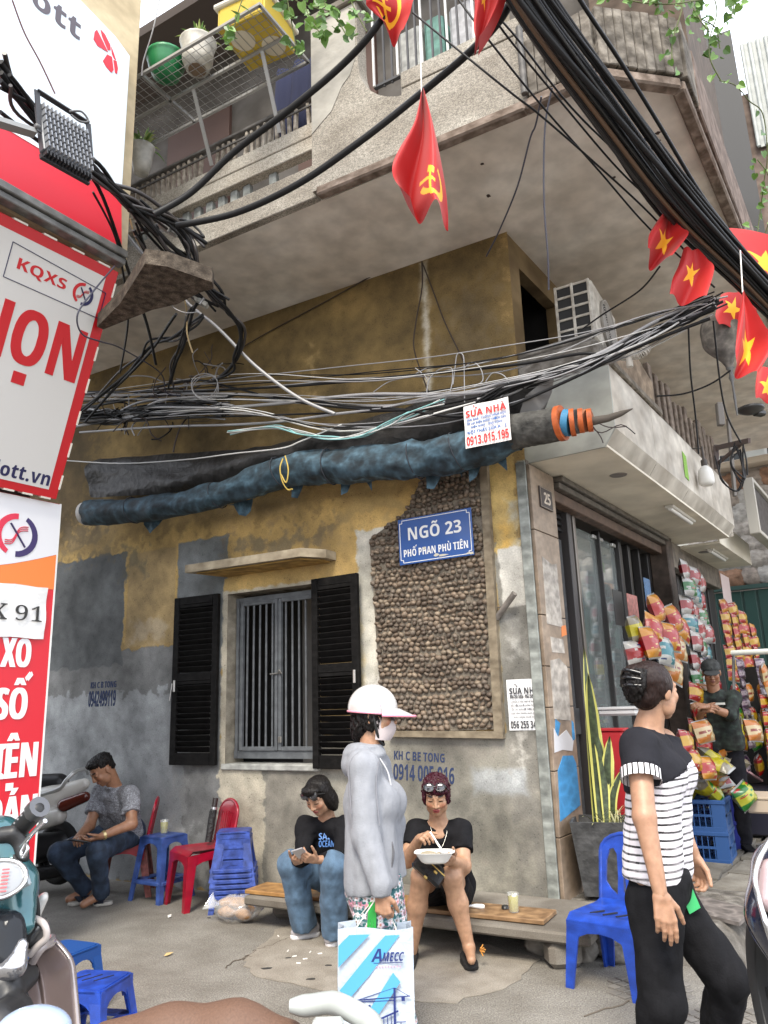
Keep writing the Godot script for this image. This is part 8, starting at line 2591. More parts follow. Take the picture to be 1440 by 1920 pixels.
	for s in [[hR,kR,aR],[hL,kL,aL]]:
		f.cap(s[0],s[1],0.105,0.082,0.03); f.cap(s[1],s[2],0.082,0.068,0.02)
	f.cap(pv + Vector3(0,0.02,0.04),pv + Vector3(0.02,-0.04,-0.05),0.115,0.12,0.05)
	f.cut(pv + Vector3(0,0.05,0),Vector3.UP)
	garment("trousers",f,black,p)
	for s in [[aR,1],[aL,1]]: shoe(p,Vector3(s[0].x - 0.06,0.0,s[0].z),Vector3(s[0].x + 0.17,0.0,s[0].z - 0.04),0.06,0.042,black,mat(0.05,0.05,0.05,0.7))
	var hb := fb
	hair("hair",p,hd,hb,[[0,0.045,-0.03,0.084,0.083,0.098],[0.0,-0.02,-0.06,0.066,0.055,0.05],[0.02,0.06,-0.1,0.05,0.05,0.04],[-0.06,0.02,-0.02,0.024,0.05,0.05],[0.06,0.02,-0.02,0.024,0.05,0.05]],hair_mat(0.03,0.013,0.01),[[Vector3(0,0.0,0.06),Vector3(0,0,1)]],0.003)
	hair("hair_bun",p,hd,hb,[[0.0,0.03,-0.12,0.06,0.06,0.04],[0.035,0.05,-0.115,0.03,0.03,0.03],[-0.03,0.065,-0.1,0.03,0.03,0.03],[0.01,-0.02,-0.115,0.04,0.03,0.03]],dhair,[],0.012)
	mb = MB.new()
	mb.x = Transform3D(hb,hd + hb * Vector3(0.0,0.04,-0.15))
	for k in 3: mb.tube(smooth(PackedVector3Array([Vector3(-0.05,0.03 - k * 0.025,0.02),Vector3(0,0.045 - k * 0.03,-0.012),Vector3(0.05,0.03 - k * 0.025,0.02)]),5),0.007,7)
	obj("hair_claw",mb,mat(0.01,0.01,0.012,0.12),p)
	mb = MB.new()
	var pk := hL.lerp(kL,0.0) + Vector3(0.03,0.04,0.13)
	mb.x = Transform3D(Basis(Vector3.UP,0.25) * Basis(Vector3.BACK,0.35),pk)
	mb.box(Vector3.ZERO,Vector3(0.055,0.1,0.004),0.001)
	obj("pocket_packet",mb,mat(0.05,0.42,0.14,0.3),p)
	# ------------------------------------------------ woman in the helmet carrying the paper bag
	p = person("woman in a white and pink helmet, grey hoodie and floral trousers carrying a paper bag")
	hd = Vector3(-0.075,1.396,-3.8); nk = Vector3(-0.107,1.243,-3.8); ch = Vector3(-0.101,1.024,-3.8); pv = Vector3(-0.091,0.681,-3.8)
	sR = Vector3(-0.134,1.186,-3.67); eR = Vector3(-0.125,0.894,-3.6); wR = Vector3(-0.064,0.721,-3.52)
	sL = Vector3(-0.077,1.169,-3.95); eL = Vector3(-0.01,0.896,-3.95); wL = Vector3(-0.017,0.705,-3.9)
	hR = Vector3(-0.114,0.659,-3.72); kR = Vector3(-0.075,0.286,-3.68); aR = Vector3(-0.145,-0.058,-3.75)
	hL = Vector3(-0.069,0.623,-3.88); kL = Vector3(-0.033,0.231,-3.85); aL = Vector3(-0.055,-0.081,-3.85)
	aR.y = 0.08; aL.y = 0.08; kR.y = 0.42; kL.y = 0.42; aR.x = -0.09; aL.x = 0.0
	fb = aim(Vector3(0.95,-0.05,0.12))
	mb = MB.new()
	f = new_fig(0.011)
	f.cap(nk + Vector3(0,-0.05,0),hd + Vector3(-0.015,-0.04,0),0.056,0.05,0.03)
	f.cap(sR,eR,0.045,0.038,0.02); f.cap(eR,wR,0.038,0.025,0.02); f.cap(sL,eL,0.045,0.038,0.02); f.cap(eL,wL,0.038,0.025,0.02)
	for s in [[hR,kR,aR],[hL,kL,aL]]:
		f.cap(s[0],s[1],0.07,0.05,0.03); f.cap(s[1],s[2],0.05,0.035,0.02)
	torso(f,pv,ch,nk,sL,sR,-0.02,Vector3.ZERO)
	f.base = SKIN
	f.paints = [[Vector3.ZERO,Vector3.ONE * 0.01,SKIN]]
	f.into(mb)
	head(mb,hd,fb,SKIN,true,true,Color(0.3,0.08,0.07),0.97)
	f = new_fig(0.004)
	hand(f,wR + Vector3(0.0,-0.03,0),Vector3(0.1,-1,0.1),Vector3(-0.3,0,1),Vector3(1,0,0.2),[1.15,1.2,1.2,1.2],0.7,0.9)
	f.base = SKIN
	f.paints = [[Vector3.ZERO,Vector3.ONE * 0.01,SKIN]]
	f.into(mb)
	obj("body",mb,skin,p)
	var grey := fabric(0.27,0.28,0.305,0.9)
	f = new_fig(0.0085,0.008,4.2)
	f.stretch = Vector3(1.5,0.55,1.5)
	torso(f,pv + Vector3(0,0.0,0),ch,nk,sL,sR,0.008,Vector3(0.07,-0.01,0.0),1.12)
	f.cap(sR,eR,0.07,0.064,0.03); f.cap(eR,wR,0.064,0.05,0.02); f.cap(wR,wR + Vector3(0.0,-0.045,0),0.048,0.044,0.02,true)
	f.cap(sL,eL,0.068,0.06,0.03); f.cap(eL,wL,0.06,0.045,0.02,true)
	f.cut(pv + Vector3(0,-0.02,0),Vector3(0.15,-1,0).normalized())
	for q in [[-0.05,0.0,0.075,0.035,0.1],[-0.085,-0.05,0.05,0.06,0.09],[0.03,-0.01,0.05,0.03,0.09],[-0.02,0.025,0.08,0.02,0.085]]:
		f.ell(nk + Vector3(q[0],q[1] - 0.005,0),Vector3(q[2],q[3],q[4]),Basis(),0.025)
	garment("hoodie",f,grey,p)
	mb = MB.new()
	mb.tube(smooth(PackedVector3Array([pv + Vector3(0.075,0.19,0.13),pv + Vector3(0.085,0.14,0.145),pv + Vector3(0.07,0.07,0.15),pv + Vector3(0.045,0.02,0.15)]),5),0.004,5)
	obj("pocket_zip",mb,mat(0.1,0.1,0.11,0.6),p)
	for q in [[sR + Vector3(0.075,0.02,0.03),sR + Vector3(0.06,-0.08,0.06),eR + Vector3(0.062,0.05,0.03),0.002],[sR + Vector3(-0.02,0.06,0.03),sR + Vector3(-0.06,0.0,0.045),eR + Vector3(-0.06,0.1,0.03),0.002]]:
		mb = MB.new()
		mb.tube(smooth(PackedVector3Array([q[0],q[1],q[2]]),7),q[3],5)
		obj("seam",mb,mat(0.2,0.2,0.22,0.8),p)
	mb = MB.new()
	mb.tube(smooth(PackedVector3Array([nk + Vector3(0.05,-0.03,0.07),nk + Vector3(0.085,-0.09,0.075),nk + Vector3(0.1,-0.16,0.085)]),5),0.004,6)
	obj("drawstring",mb,mat(0.5,0.5,0.52,0.8),p)
	f = new_fig(0.011,0.01,3.5)
	for s in [[hR,kR,aR],[hL,kL,aL]]:
		f.cap(s[0],s[1],0.108,0.09,0.03); f.cap(s[1],s[2],0.09,0.075,0.02)
	f.cap(pv + Vector3(0.0,-0.02,0.04),pv + Vector3(-0.01,-0.03,-0.05),0.125,0.12,0.05)
	f.cut(pv + Vector3(0,0.03,0),Vector3.UP)
	garment("floral_trousers",f,cloth_tex(floral(),Vector3(4.2,4.2,4.2)),p)
	for s in [aR,aL]: shoe(p,Vector3(s.x - 0.05,0,s.z),Vector3(s.x + 0.18,0,s.z),0.06,0.042,grey,mat(0.5,0.5,0.5,0.7))
	hair("hair",p,hd,fb,[[0,0.03,-0.03,0.08,0.08,0.095],[0,-0.03,-0.065,0.07,0.07,0.05],[0.02,-0.07,-0.08,0.05,0.05,0.04],[-0.055,-0.01,-0.01,0.03,0.06,0.05],[0.055,-0.01,-0.01,0.03,0.06,0.05]],dhair,[[Vector3(0,0,0.045),Vector3(0,0,1)]],0.012)
	var hx := Transform3D(fb * Basis(Vector3.RIGHT,0.04),hd + fb * Vector3(0,0.042,-0.012))
	var wht := mat(0.5,0.485,0.475,0.25,{"coat": 0.4})
	var pink := mat(0.72,0.26,0.34,0.3)
	mb = MB.new()
	mb.x = hx
	var rows := []
	for i in 13:
		var th := PI * 0.56 * i / 12.0
		var row := []
		for k in 33:
			var ph := TAU * k / 32.0
			row.append(Vector3(sin(th) * cos(ph) * 0.1,cos(th) * 0.112,sin(th) * sin(ph) * 0.12))
		rows.append(row)
	mb.sheet(rows,true)
	obj("helmet_shell",mb,wht,p)
	mb = MB.new()
	mb.x = hx
	var rim := PackedVector3Array()
	for k in 33: rim.append(Vector3(sin(PI * 0.56) * cos(TAU * k / 32.0) * 0.101,cos(PI * 0.56) * 0.112,sin(PI * 0.56) * sin(TAU * k / 32.0) * 0.121))
	mb.tube(rim,0.005,6,false)
	obj("pink_rim",mb,pink,p)
	mb = MB.new()
	mb.x = hx
	rows = []
	for i in 6:
		var row := []
		for k in 15:
			var ph := lerpf(0.5,PI - 0.5,k / 14.0)
			var r := 0.127 + i * 0.016 * sin((ph - 0.5) / (PI - 1.0) * PI)
			row.append(Vector3(cos(ph) * 0.104 * (1 + i * 0.02),-0.005 - i * 0.006 + 0.012 * sin(ph),sin(ph) * r))
		rows.append(row)
	mb.sheet(rows)
	obj("visor",mb,wht,p)
	mb = MB.new()
	mb.x = hx
	var vr := PackedVector3Array()
	for k in 15:
		var ph := lerpf(0.5,PI - 0.5,k / 14.0)
		vr.append(Vector3(cos(ph) * 0.104 * 1.1,-0.036 + 0.012 * sin(ph),sin(ph) * (0.127 + 0.08 * sin((ph - 0.5) / (PI - 1.0) * PI))))
	mb.tube(vr,0.006,6)
	for s in [-1.0,1.0]:
		mb.ball(Vector3(s * 0.1,0.015,0.05),Vector3.ONE * 0.004,6,4)
	obj("pink_edge",mb,pink,p)
	mb = MB.new()
	mb.x = Transform3D(fb,hd)
	rows = []
	for i in 9:
		var row := []
		for k in 13:
			var a := lerpf(-1.35,1.35,k / 12.0)
			var v := i / 8.0
			var r := 0.092 + 0.022 * cos(a) * sin(v * PI)
			row.append(Vector3(sin(a) * 0.068,lerpf(-0.008,-0.098,v) + 0.012 * cos(a) * (0.5 - v),-0.005 + cos(a) * r * (1.0 - 0.12 * v)))
		rows.append(row)
	mb.sheet(rows)
	obj("face_mask",mb,mat(0.46,0.4,0.4,0.8),p)
	mb = MB.new()
	mb.x = Transform3D(fb,hd)
	for s in [-1.0,1.0]: mb.tube(smooth(PackedVector3Array([Vector3(s * 0.078,0.03,0.0),Vector3(s * 0.076,-0.04,0.015),Vector3(s * 0.05,-0.1,0.03),Vector3(0.0,-0.125,0.045)]),5),0.007,6)
	obj("chin_strap",mb,mat(0.012,0.012,0.012,0.6),p)
	specs(p,hd + fb * Vector3(0,0.012,0.098),fb,mat(0.05,0.03,0.03,0.4))
	paper_bag()
	# ------------------------------------------------ woman with the phone on the bench
	p = person("woman in black jacket and blue jeans sitting on the plank looking at her phone")
	hd = Vector3(-0.492,0.88,-5.36); nk = Vector3(-0.43,0.711,-5.48); ch = Vector3(-0.431,0.532,-5.56); pv = MW * Vector3(-1.28,0.33,0.5)
	sR = Vector3(-0.598,0.683,-5.52); eR = Vector3(-0.598,0.516,-5.38); wR = Vector3(-0.616,0.524,-5.18); sL = Vector3(-0.318,0.695,-5.38); eL = Vector3(-0.341,0.512,-5.25); wL = Vector3(-0.49,0.54,-5.12)
	hR = MW * Vector3(-1.38,0.31,0.55); kR = Vector3(-0.672,0.477,-5.36); aR = Vector3(-0.6,0.07,-5.5); hL = MW * Vector3(-1.18,0.31,0.55); kL = Vector3(-0.39,0.496,-5.18); aL = Vector3(-0.395,0.062,-5.34)
	fb = aim(Vector3(-0.45,-0.6,0.85),Vector3(-0.1,1,0.1))
	mb = MB.new()
	f = new_fig(0.011)
	f.cap(nk + Vector3(0,-0.05,-0.02),hd - fb.z * 0.03 - fb.y * 0.04,0.056,0.05,0.03)
	f.cap(sR,eR,0.045,0.038,0.02); f.cap(eR,wR,0.036,0.024,0.02); f.cap(sL,eL,0.045,0.038,0.02); f.cap(eL,wL,0.036,0.024,0.02)
	for s in [[hR,kR,aR],[hL,kL,aL]]:
		f.cap(s[0],s[1],0.06,0.045,0.03); f.cap(s[1],s[2],0.045,0.032,0.02)
	torso(f,pv,ch,nk,sR,sL,-0.02,Vector3.ZERO)
	f.base = Color(0.42,0.24,0.15)
	f.paints = [[Vector3.ZERO,Vector3.ONE * 0.01,SKIN]]
	f.into(mb)
	head(mb,hd,fb,Color(0.42,0.24,0.15),true,false,Color(0.4,0.12,0.1),0.98)
	var ph := Vector3(-0.569,0.571,-5.06)
	for q in [[wR,ph + Vector3(-0.02,-0.015,0.0) - wR,Vector3(-0.3,-0.8,0.4),Vector3(0.3,0.9,0.2),[0.75,0.8,0.85,0.9]],[wL,ph + Vector3(0.03,-0.01,0.0) - wL,Vector3(0.3,-0.6,0.6),Vector3(-0.2,0.95,0.1),[0.7,0.75,0.8,0.85]]]:
		f = new_fig(0.0045)
		hand(f,q[0],q[1],q[2],q[3],q[4],0.2,0.9)
		f.base = Color(0.43,0.25,0.16)
		f.paints = [[Vector3.ZERO,Vector3.ONE * 0.01,SKIN]]
		f.into(mb)
	obj("body",mb,skin,p)
	f = new_fig(0.011,0.01,4.5)
	torso(f,pv,ch,nk + Vector3(0,-0.015,-0.01),sR,sL,0.006,Vector3.ZERO)
	f.cap(sR,eR,0.066,0.06,0.03); f.cap(eR,wR.lerp(eR,0.12),0.06,0.045,0.02,true); f.cap(sL,eL,0.066,0.062,0.03); f.cap(eL,wL.lerp(eL,0.2),0.062,0.045,0.02,true)
	garment("jacket",f,black,p)
	var tb := aim(ch - pv + Vector3(0,-0.1,0.5))
	text("shirt_print","SAIL",0.1,0.04,mat(0.1,0.22,0.5,0.7),p,Transform3D(aim(Vector3(-0.1,0.25,1)),Vector3(-0.446,0.631,-5.4)))
	text("shirt_print","OCEAN",0.1,0.04,mat(0.05,0.15,0.4,0.7),p,Transform3D(aim(Vector3(-0.1,0.25,1)),Vector3(-0.446,0.587,-5.39)))
	jeans(p,pv,[[hR,kR,aR],[hL,kL,aL]],mat(0.15,0.26,0.4,0.85,{"grime": ["blot",1.0,0.5,1.0],"fine": ["grain",3.0,0.75,1.0],"sheen": 0.2}),0.085,0.085)
	var lg := mat(0.52,0.5,0.52,0.8,{"fine": ["grain",4.0,0.6,1.0]})
	var ws := mat(0.72,0.71,0.72,0.6)
	shoe(p,Vector3(aR.x + 0.05,0,aR.z - 0.05),Vector3(-0.682,0,-5.491),0.07,0.042,lg,ws)
	shoe(p,Vector3(aL.x + 0.03,0,aL.z - 0.05),Vector3(-0.433,0,-5.306),0.07,0.042,lg,ws)
	hair("hair",p,hd,fb,[[0,0.045,-0.025,0.086,0.083,0.098],[0.06,-0.02,-0.02,0.035,0.08,0.06],[-0.055,-0.01,-0.02,0.035,0.07,0.06],[0.02,-0.05,-0.065,0.07,0.08,0.05],[0.075,-0.07,-0.03,0.022,0.06,0.045],[0,0.085,0.05,0.07,0.035,0.045]],dhair,[[Vector3(0,0.0,0.078),Vector3(0,-0.25,1).normalized()]],0.004)
	specs(p,hd + fb * Vector3(0.0,0.075,0.085),fb * Basis(Vector3.RIGHT,-0.5),mat(0.02,0.02,0.02,0.3))
	phone("silver phone held by the woman on the plank",Transform3D(aim(Vector3(-0.1,0.75,-0.55),Vector3(-0.3,0.4,0.8)),ph + Vector3(0,0.012,0)),mat(0.5,0.48,0.5,0.3,{"metal": 0.5}))
	# ------------------------------------------------ woman with short red hair,eating
	p = person("woman with short dark red hair in black eating from a bowl on the plank")
	hd = Vector3(0.263,0.905,-4.98); nk = Vector3(0.272,0.732,-5.06); ch = Vector3(0.269,0.563,-5.14); pv = MW * Vector3(-0.56,0.33,0.52)
	sR = Vector3(0.134,0.696,-5.1); eR = Vector3(0.073,0.548,-4.98); wR = Vector3(0.145,0.697,-4.78); sL = Vector3(0.408,0.694,-5.06); eL = Vector3(0.398,0.515,-4.92); wL = Vector3(0.317,0.582,-4.72)
	hR = MW * Vector3(-0.64,0.31,0.56); kR = Vector3(0.148,0.486,-4.84); aR = Vector3(0.078,0.05,-4.98); hL = MW * Vector3(-0.46,0.31,0.56); kL = Vector3(0.318,0.488,-4.8); aL = Vector3(0.403,0.099,-4.84)
	fb = aim(Vector3(-0.12,-0.38,0.95))
	var tone := Color(0.44,0.255,0.16)
	mb = MB.new()
	f = new_fig(0.0105)
	f.cap(nk + Vector3(0,-0.05,-0.02),hd - fb.z * 0.025 - fb.y * 0.05,0.056,0.05,0.03)
	f.cap(sR,eR,0.055,0.046,0.02); f.cap(eR,wR,0.044,0.026,0.02); f.cap(sL,eL,0.055,0.048,0.02); f.cap(eL,wL,0.046,0.027,0.02)
	for s in [[hR,kR,aR],[hL,kL,aL]]:
		f.cap(s[0],s[1],0.084,0.056,0.03); f.cap(s[1] + Vector3(0,-0.01,-0.01),s[1].lerp(s[2],0.4) + Vector3(0,0,-0.02),0.056,0.056,0.03); f.cap(s[1].lerp(s[2],0.4) + Vector3(0,0,-0.02),s[2],0.055,0.032,0.03)
	f.cap(aL,Vector3(0.4,0.079,-4.7),0.032,0.024,0.02)
	torso(f,pv,ch,nk,sR,sL,-0.01,Vector3.ZERO)
	f.base = tone
	f.paints = [[Vector3.ZERO,Vector3.ONE * 0.01,SKIN]]
	f.into(mb)
	head(mb,hd,fb,tone,true,false,Color(0.42,0.09,0.09),1.0)
	var bowl := Vector3(0.219,0.626,-4.62)
	for q in [[wR,Vector3(0.205,0.753,-4.62) - wR,Vector3(-0.2,0.75,0.5),Vector3(0.4,0.6,0.3),[0.75,0.85,0.95,1.05]],[wL,bowl + Vector3(0.07,-0.02,0.02) - wL,Vector3(0.5,-0.7,0.5),Vector3(0.5,0.7,0.1),[0.5,0.55,0.6,0.65]]]:
		f = new_fig(0.0042)
		hand(f,q[0],q[1],q[2],q[3],q[4],0.45,0.92)
		f.base = tone
		f.paints = [[Vector3.ZERO,Vector3.ONE * 0.01,SKIN]]
		f.into(mb)
	obj("body",mb,skin,p)
	f = new_fig(0.0105,0.008,4.5)
	torso(f,pv,ch,nk + Vector3(0,-0.03,-0.015),sR,sL,0.01,Vector3(0,-0.015,0.04),1.0)
	f.cap(sR,sR.lerp(eR,0.62),0.068,0.072,0.03,true); f.cap(sL,sL.lerp(eL,0.62),0.068,0.074,0.03,true)
	garment("black_top",f,black,p)
	f = new_fig(0.011,0.006,4.5)
	for s in [[hR,kR],[hL,kL]]: f.cap(s[0],s[0].lerp(s[1],0.6),0.1,0.086,0.04,true)
	f.cap(pv + Vector3(-0.08,0,0),pv + Vector3(0.06,0,0),0.1,0.095,0.05)
	f.cut(MW * Vector3(0,0.232,0),Vector3.DOWN)
	garment("black_shorts",f,black,p)
	hair("hair",p,hd,fb,[[0,0.048,-0.02,0.088,0.085,0.1],[0,0.085,0.045,0.07,0.035,0.05],[-0.066,0.0,0.005,0.022,0.055,0.05],[0.066,0.0,0.005,0.022,0.055,0.05],[0.03,0.06,0.07,0.04,0.02,0.025],[0,-0.02,-0.07,0.06,0.06,0.04]],hair_mat(0.075,0.008,0.022),[[Vector3(0,0.0,0.088),Vector3(0,-0.3,1).normalized()]],0.012)
	specs(p,hd + fb * Vector3(0.0,0.098,0.085),fb * Basis(Vector3.RIGHT,-0.7),mat(0.015,0.015,0.018,0.2))
	mb = MB.new()
	mb.tube(smooth(PackedVector3Array([nk + Vector3(-0.05,-0.01,0.04),nk + Vector3(-0.035,-0.07,0.075),nk + Vector3(0.0,-0.12,0.105),nk + Vector3(0.035,-0.07,0.075),nk + Vector3(0.055,-0.01,0.04)]),5),0.0014,5)
	obj("necklace",mb,mat(0.6,0.58,0.52,0.3,{"metal": 0.8}),p)
	var knit := mat(0.02,0.018,0.017,0.8,{"grime": ["grain",3.0,0.4,1.0]})
	shoe(p,Vector3(aL.x - 0.01,0.0,aL.z - 0.06),Vector3(0.409,0,-4.77),0.045,0.04,knit,knit)
	shoe(p,Vector3(aR.x,0.0,aR.z - 0.06),Vector3(aR.x - 0.03,0,aR.z + 0.17),0.045,0.04,knit,knit)
	mb = MB.new()
	var tas := Vector3(0.461,0.092,-4.82)
	for k in 9: mb.tube(PackedVector3Array([tas,tas + Vector3(rng.randf_range(0.0,0.05),rng.randf_range(-0.04,0.03),rng.randf_range(-0.02,0.03))]),0.004,4)
	obj("orange_tassel",mb,mat(0.5,0.22,0.04,0.8),p)
	var bw := thing("foam_bowl","white foam tray of food held by the red-haired woman","food tray",Transform3D(Basis(Vector3.UP,-0.1),bowl))
	mb = MB.new()
	rows = []
	for q in [[0.0,-0.032],[0.055,-0.032],[0.07,-0.022],[0.098,0.022],[0.106,0.024],[0.104,0.027],[0.092,0.02],[0.06,-0.022],[0.0,-0.024]]:
		var row := []
		for k in 25: row.append(Vector3(signf(cos(TAU * k / 24)) * pow(absf(cos(TAU * k / 24)),0.55) * q[0] * 1.08,q[1],signf(sin(TAU * k / 24)) * pow(absf(sin(TAU * k / 24)),0.55) * q[0] * 0.75))
		rows.append(row)
	mb.sheet(rows,true)
	obj("tray",mb,mat(0.78,0.77,0.74,0.7),bw)
	mb = MB.new()
	for k in 9: mb.ball(Vector3(rng.randf_range(-0.06,0.06),0.008,rng.randf_range(-0.04,0.04)),Vector3(0.028,0.018,0.024),8,6)
	obj("food",mb,mat(0.6,0.52,0.38,0.7,{"grime": ["grain",3.0,0.4,1.0]}),bw)
	var spn := thing("white_spoon","white plastic spoon in the red-haired woman's hand","spoon",Transform3D(Basis(),Vector3(0.237,0.7,-4.6)))
	mb = MB.new()
	mb.tube(PackedVector3Array([Vector3(0.198,0.757,-4.6) - Vector3(0.237,0.7,-4.6),Vector3(0.0,0.0,0.0),Vector3(0.02,-0.035,0.01)]),PackedFloat32Array([0.006,0.005,0.006]),6)
	mb.ball(Vector3(0.035,-0.045,0.012),Vector3(0.026,0.011,0.02),10,6)
	obj("spoon",mb,mat(0.78,0.78,0.77,0.4),spn)
	handbag()
	# ------------------------------------------------ man with the phone by the wall
	p = person("man in a grey checked shirt and jeans bent over his phone on a red chair")
	hd = Vector3(-2.334,1.015,-6.5); nk = Vector3(-2.265,0.871,-6.62); ch = Vector3(-2.251,0.704,-6.68); pv = MW * Vector3(-3.55,0.5,0.46)
	sR = Vector3(-2.435,0.812,-6.76); eR = Vector3(-2.449,0.586,-6.6); wR = Vector3(-2.453,0.532,-6.38); sL = Vector3(-2.104,0.827,-6.52); eL = Vector3(-2.046,0.614,-6.4); wL = Vector3(-2.221,0.555,-6.26)
	hR = MW * Vector3(-3.66,0.48,0.48); kR = Vector3(-2.635,0.405,-6.48); aR = Vector3(-2.482,0.085,-6.7); hL = MW * Vector3(-3.45,0.48,0.52); kL = Vector3(-2.262,0.444,-6.28); aL = Vector3(-2.297,0.095,-6.52)
	fb = aim(Vector3(-0.6,-0.7,0.6))
	tone = Color(0.33,0.165,0.095)
	mb = MB.new()
	f = new_fig(0.0115)
	f.cap(nk + Vector3(0.01,-0.05,-0.02),hd - fb.z * 0.03 - fb.y * 0.04,0.06,0.056,0.03)
	f.cap(sR,eR,0.05,0.042,0.02); f.cap(eR,wR,0.042,0.027,0.02); f.cap(sL,eL,0.05,0.043,0.02); f.cap(eL,wL,0.043,0.028,0.02)
	for s in [[hR,kR,aR],[hL,kL,aL]]:
		f.cap(s[0],s[1],0.065,0.05,0.03); f.cap(s[1],s[2],0.05,0.036,0.02); f.cap(s[2],Vector3(s[2].x - 0.1,0.045,s[2].z + 0.09),0.036,0.03,0.02)
	torso(f,pv,ch,nk,sR,sL,-0.015,Vector3.ZERO)
	f.base = tone
	f.paints = [[Vector3.ZERO,Vector3.ONE * 0.01,SKIN]]
	f.into(mb)
	head(mb,hd,fb,tone,false,false,Color(0.28,0.11,0.09),1.03)
	ph = Vector3(-2.382,0.525,-6.2)
	for q in [[wR,ph + Vector3(-0.01,0.02,0) - wR,Vector3(-0.1,0.9,0.4),Vector3(0.8,0.3,0.3),[0.55,0.6,0.7,0.8]],[wL,ph + Vector3(0.03,-0.01,0.0) - wL,Vector3(0.2,-0.9,0.3),Vector3(0.1,0.5,0.9),[0.45,0.5,0.55,0.6]]]:
		f = new_fig(0.0048)
		hand(f,q[0],q[1],q[2],q[3],q[4],0.3,1.0)
		f.base = tone
		f.paints = [[Vector3.ZERO,Vector3.ONE * 0.01,SKIN]]
		f.into(mb)
	obj("body",mb,skin,p)
	f = new_fig(0.011,0.013,4.0)
	torso(f,pv + Vector3(0,0.0,0),ch,nk + Vector3(0,-0.005,0),sR,sL,0.012,Vector3.ZERO,1.05)
	f.cap(sR,sR.lerp(eR,0.66),0.066,0.072,0.03,true); f.cap(sL,sL.lerp(eL,0.66),0.066,0.074,0.03,true)
	f.ell(nk + Vector3(-0.01,0.0,0.01),Vector3(0.075,0.03,0.075),Basis(),0.015)
	garment("checked_shirt",f,mat(0.4,0.41,0.45,0.85,{"grime": ["speck",3.2,0.45,1.0],"fine": ["crumple",1.6,0.75,1.0],"bump": ["crumple",0.5]}),p)
	jeans(p,pv,[[hR,kR,aR],[hL,kL,aL]],mat(0.06,0.1,0.175,0.85,{"grime": ["blot",0.8,0.25,1.0],"fine": ["grain",3.0,0.75,1.0]}),0.082,0.066)
	var navy := mat(0.015,0.02,0.035,0.6)
	for s in [[aR,Vector3(-2.552,0,-6.571)],[aL,Vector3(-2.357,0,-6.562)]]:
		var sd := Node3D.new()
		sd.name = "sandal"
		p.add_child(sd,true)
		var hl := Vector3(s[0].x + 0.03,0.0,s[0].z - 0.06)
		var d: Vector3 = (s[1] - hl).normalized()
		f = new_fig(0.008)
		f.cap(hl + Vector3(0,0.015,0),s[1] + Vector3(0,0.015,0) - d * 0.03,0.042,0.046,0.02)
		f.cut(hl + Vector3(0,0.03,0),Vector3.UP); f.cut(hl + Vector3(0,0.002,0),Vector3.DOWN)
		garment("sole",f,mat(0.4,0.38,0.34,0.8),sd)
		mb = MB.new()
		var sx := d.cross(Vector3.UP)
		for e in [0.35,0.65]:
			var c: Vector3 = hl.lerp(s[1],e)
			for w in 3: mb.tube(smooth(PackedVector3Array([c - sx * 0.046 + Vector3(0,0.025,0) + d * (w * 0.014),c + Vector3(0,0.09 - e * 0.05,0) + d * (w * 0.014),c + sx * 0.046 + Vector3(0,0.025,0) + d * (w * 0.014)]),4),0.009,6)
		obj("strap",mb,navy,sd)
	hair("hair",p,hd,fb,[[0,0.055,-0.025,0.083,0.075,0.097],[0,0.095,0.03,0.07,0.035,0.06],[0,0.01,-0.065,0.07,0.07,0.045]],dhair,[[Vector3(0,0.03,0.07),Vector3(0,-0.6,0.8)],[Vector3(0,-0.045,0),Vector3.DOWN]],0.008)
	mb = MB.new()
	mb.tube(PackedVector3Array([wL.lerp(eL,0.02),wL.lerp(eL,0.1)]),0.034,14,false)
	obj("wrist_watch",mb,mat(0.5,0.4,0.2,0.3,{"metal": 0.8}),p)
	phone("black phone in the hands of the man in the checked shirt",Transform3D(aim(Vector3(0.1,0.95,-0.3),Vector3(-0.8,0.1,0.5)),ph + Vector3(0,0.008,0)),mat(0.015,0.015,0.017,0.3))
	# ------------------------------------------------ man at the shop
	p = person("man in a cap and dark green camouflage jacket standing among the goods at the shop")
	hd = Vector3(3.064,1.649,-7.5); nk = Vector3(3.091,1.471,-7.55); ch = Vector3(3.112,1.288,-7.6); pv = Vector3(3.107,0.996,-7.6)
	sR = Vector3(2.963,1.426,-7.6); eR = Vector3(2.876,1.214,-7.5); wR = Vector3(2.86,1.313,-7.3); sL = Vector3(3.245,1.416,-7.5); eL = Vector3(3.119,1.266,-7.35); wL = Vector3(2.878,1.345,-7.25)
	hR = pv + Vector3(-0.1,-0.05,0); hL = pv + Vector3(0.1,-0.05,0)
	kR = hR + Vector3(0,-0.38,0.03); kL = hL + Vector3(0,-0.38,0.03); aR = Vector3(kR.x,0.15,kR.z - 0.03); aL = Vector3(kL.x,0.15,kL.z - 0.03)
	fb = aim(Vector3(-0.35,-0.35,0.9))
	mb = MB.new()
	f = new_fig(0.013)
	f.cap(nk + Vector3(0,-0.05,0),hd + Vector3(0,-0.04,-0.02),0.06,0.055,0.03)
	f.cap(sR,eR,0.05,0.04,0.02); f.cap(eR,wR,0.04,0.028,0.02); f.cap(sL,eL,0.05,0.04,0.02); f.cap(eL,wL,0.042,0.028,0.02)
	torso(f,pv,ch,nk,sR,sL,-0.015,Vector3.ZERO)
	for s in [[hR,kR,aR],[hL,kL,aL]]:
		f.cap(s[0],s[1],0.065,0.05,0.03); f.cap(s[1],s[2],0.05,0.036,0.02)
	f.base = tone
	f.paints = [[Vector3.ZERO,Vector3.ONE * 0.01,SKIN]]
	f.into(mb)
	head(mb,hd,fb,tone,false,false,Color(0.28,0.11,0.09),1.02)
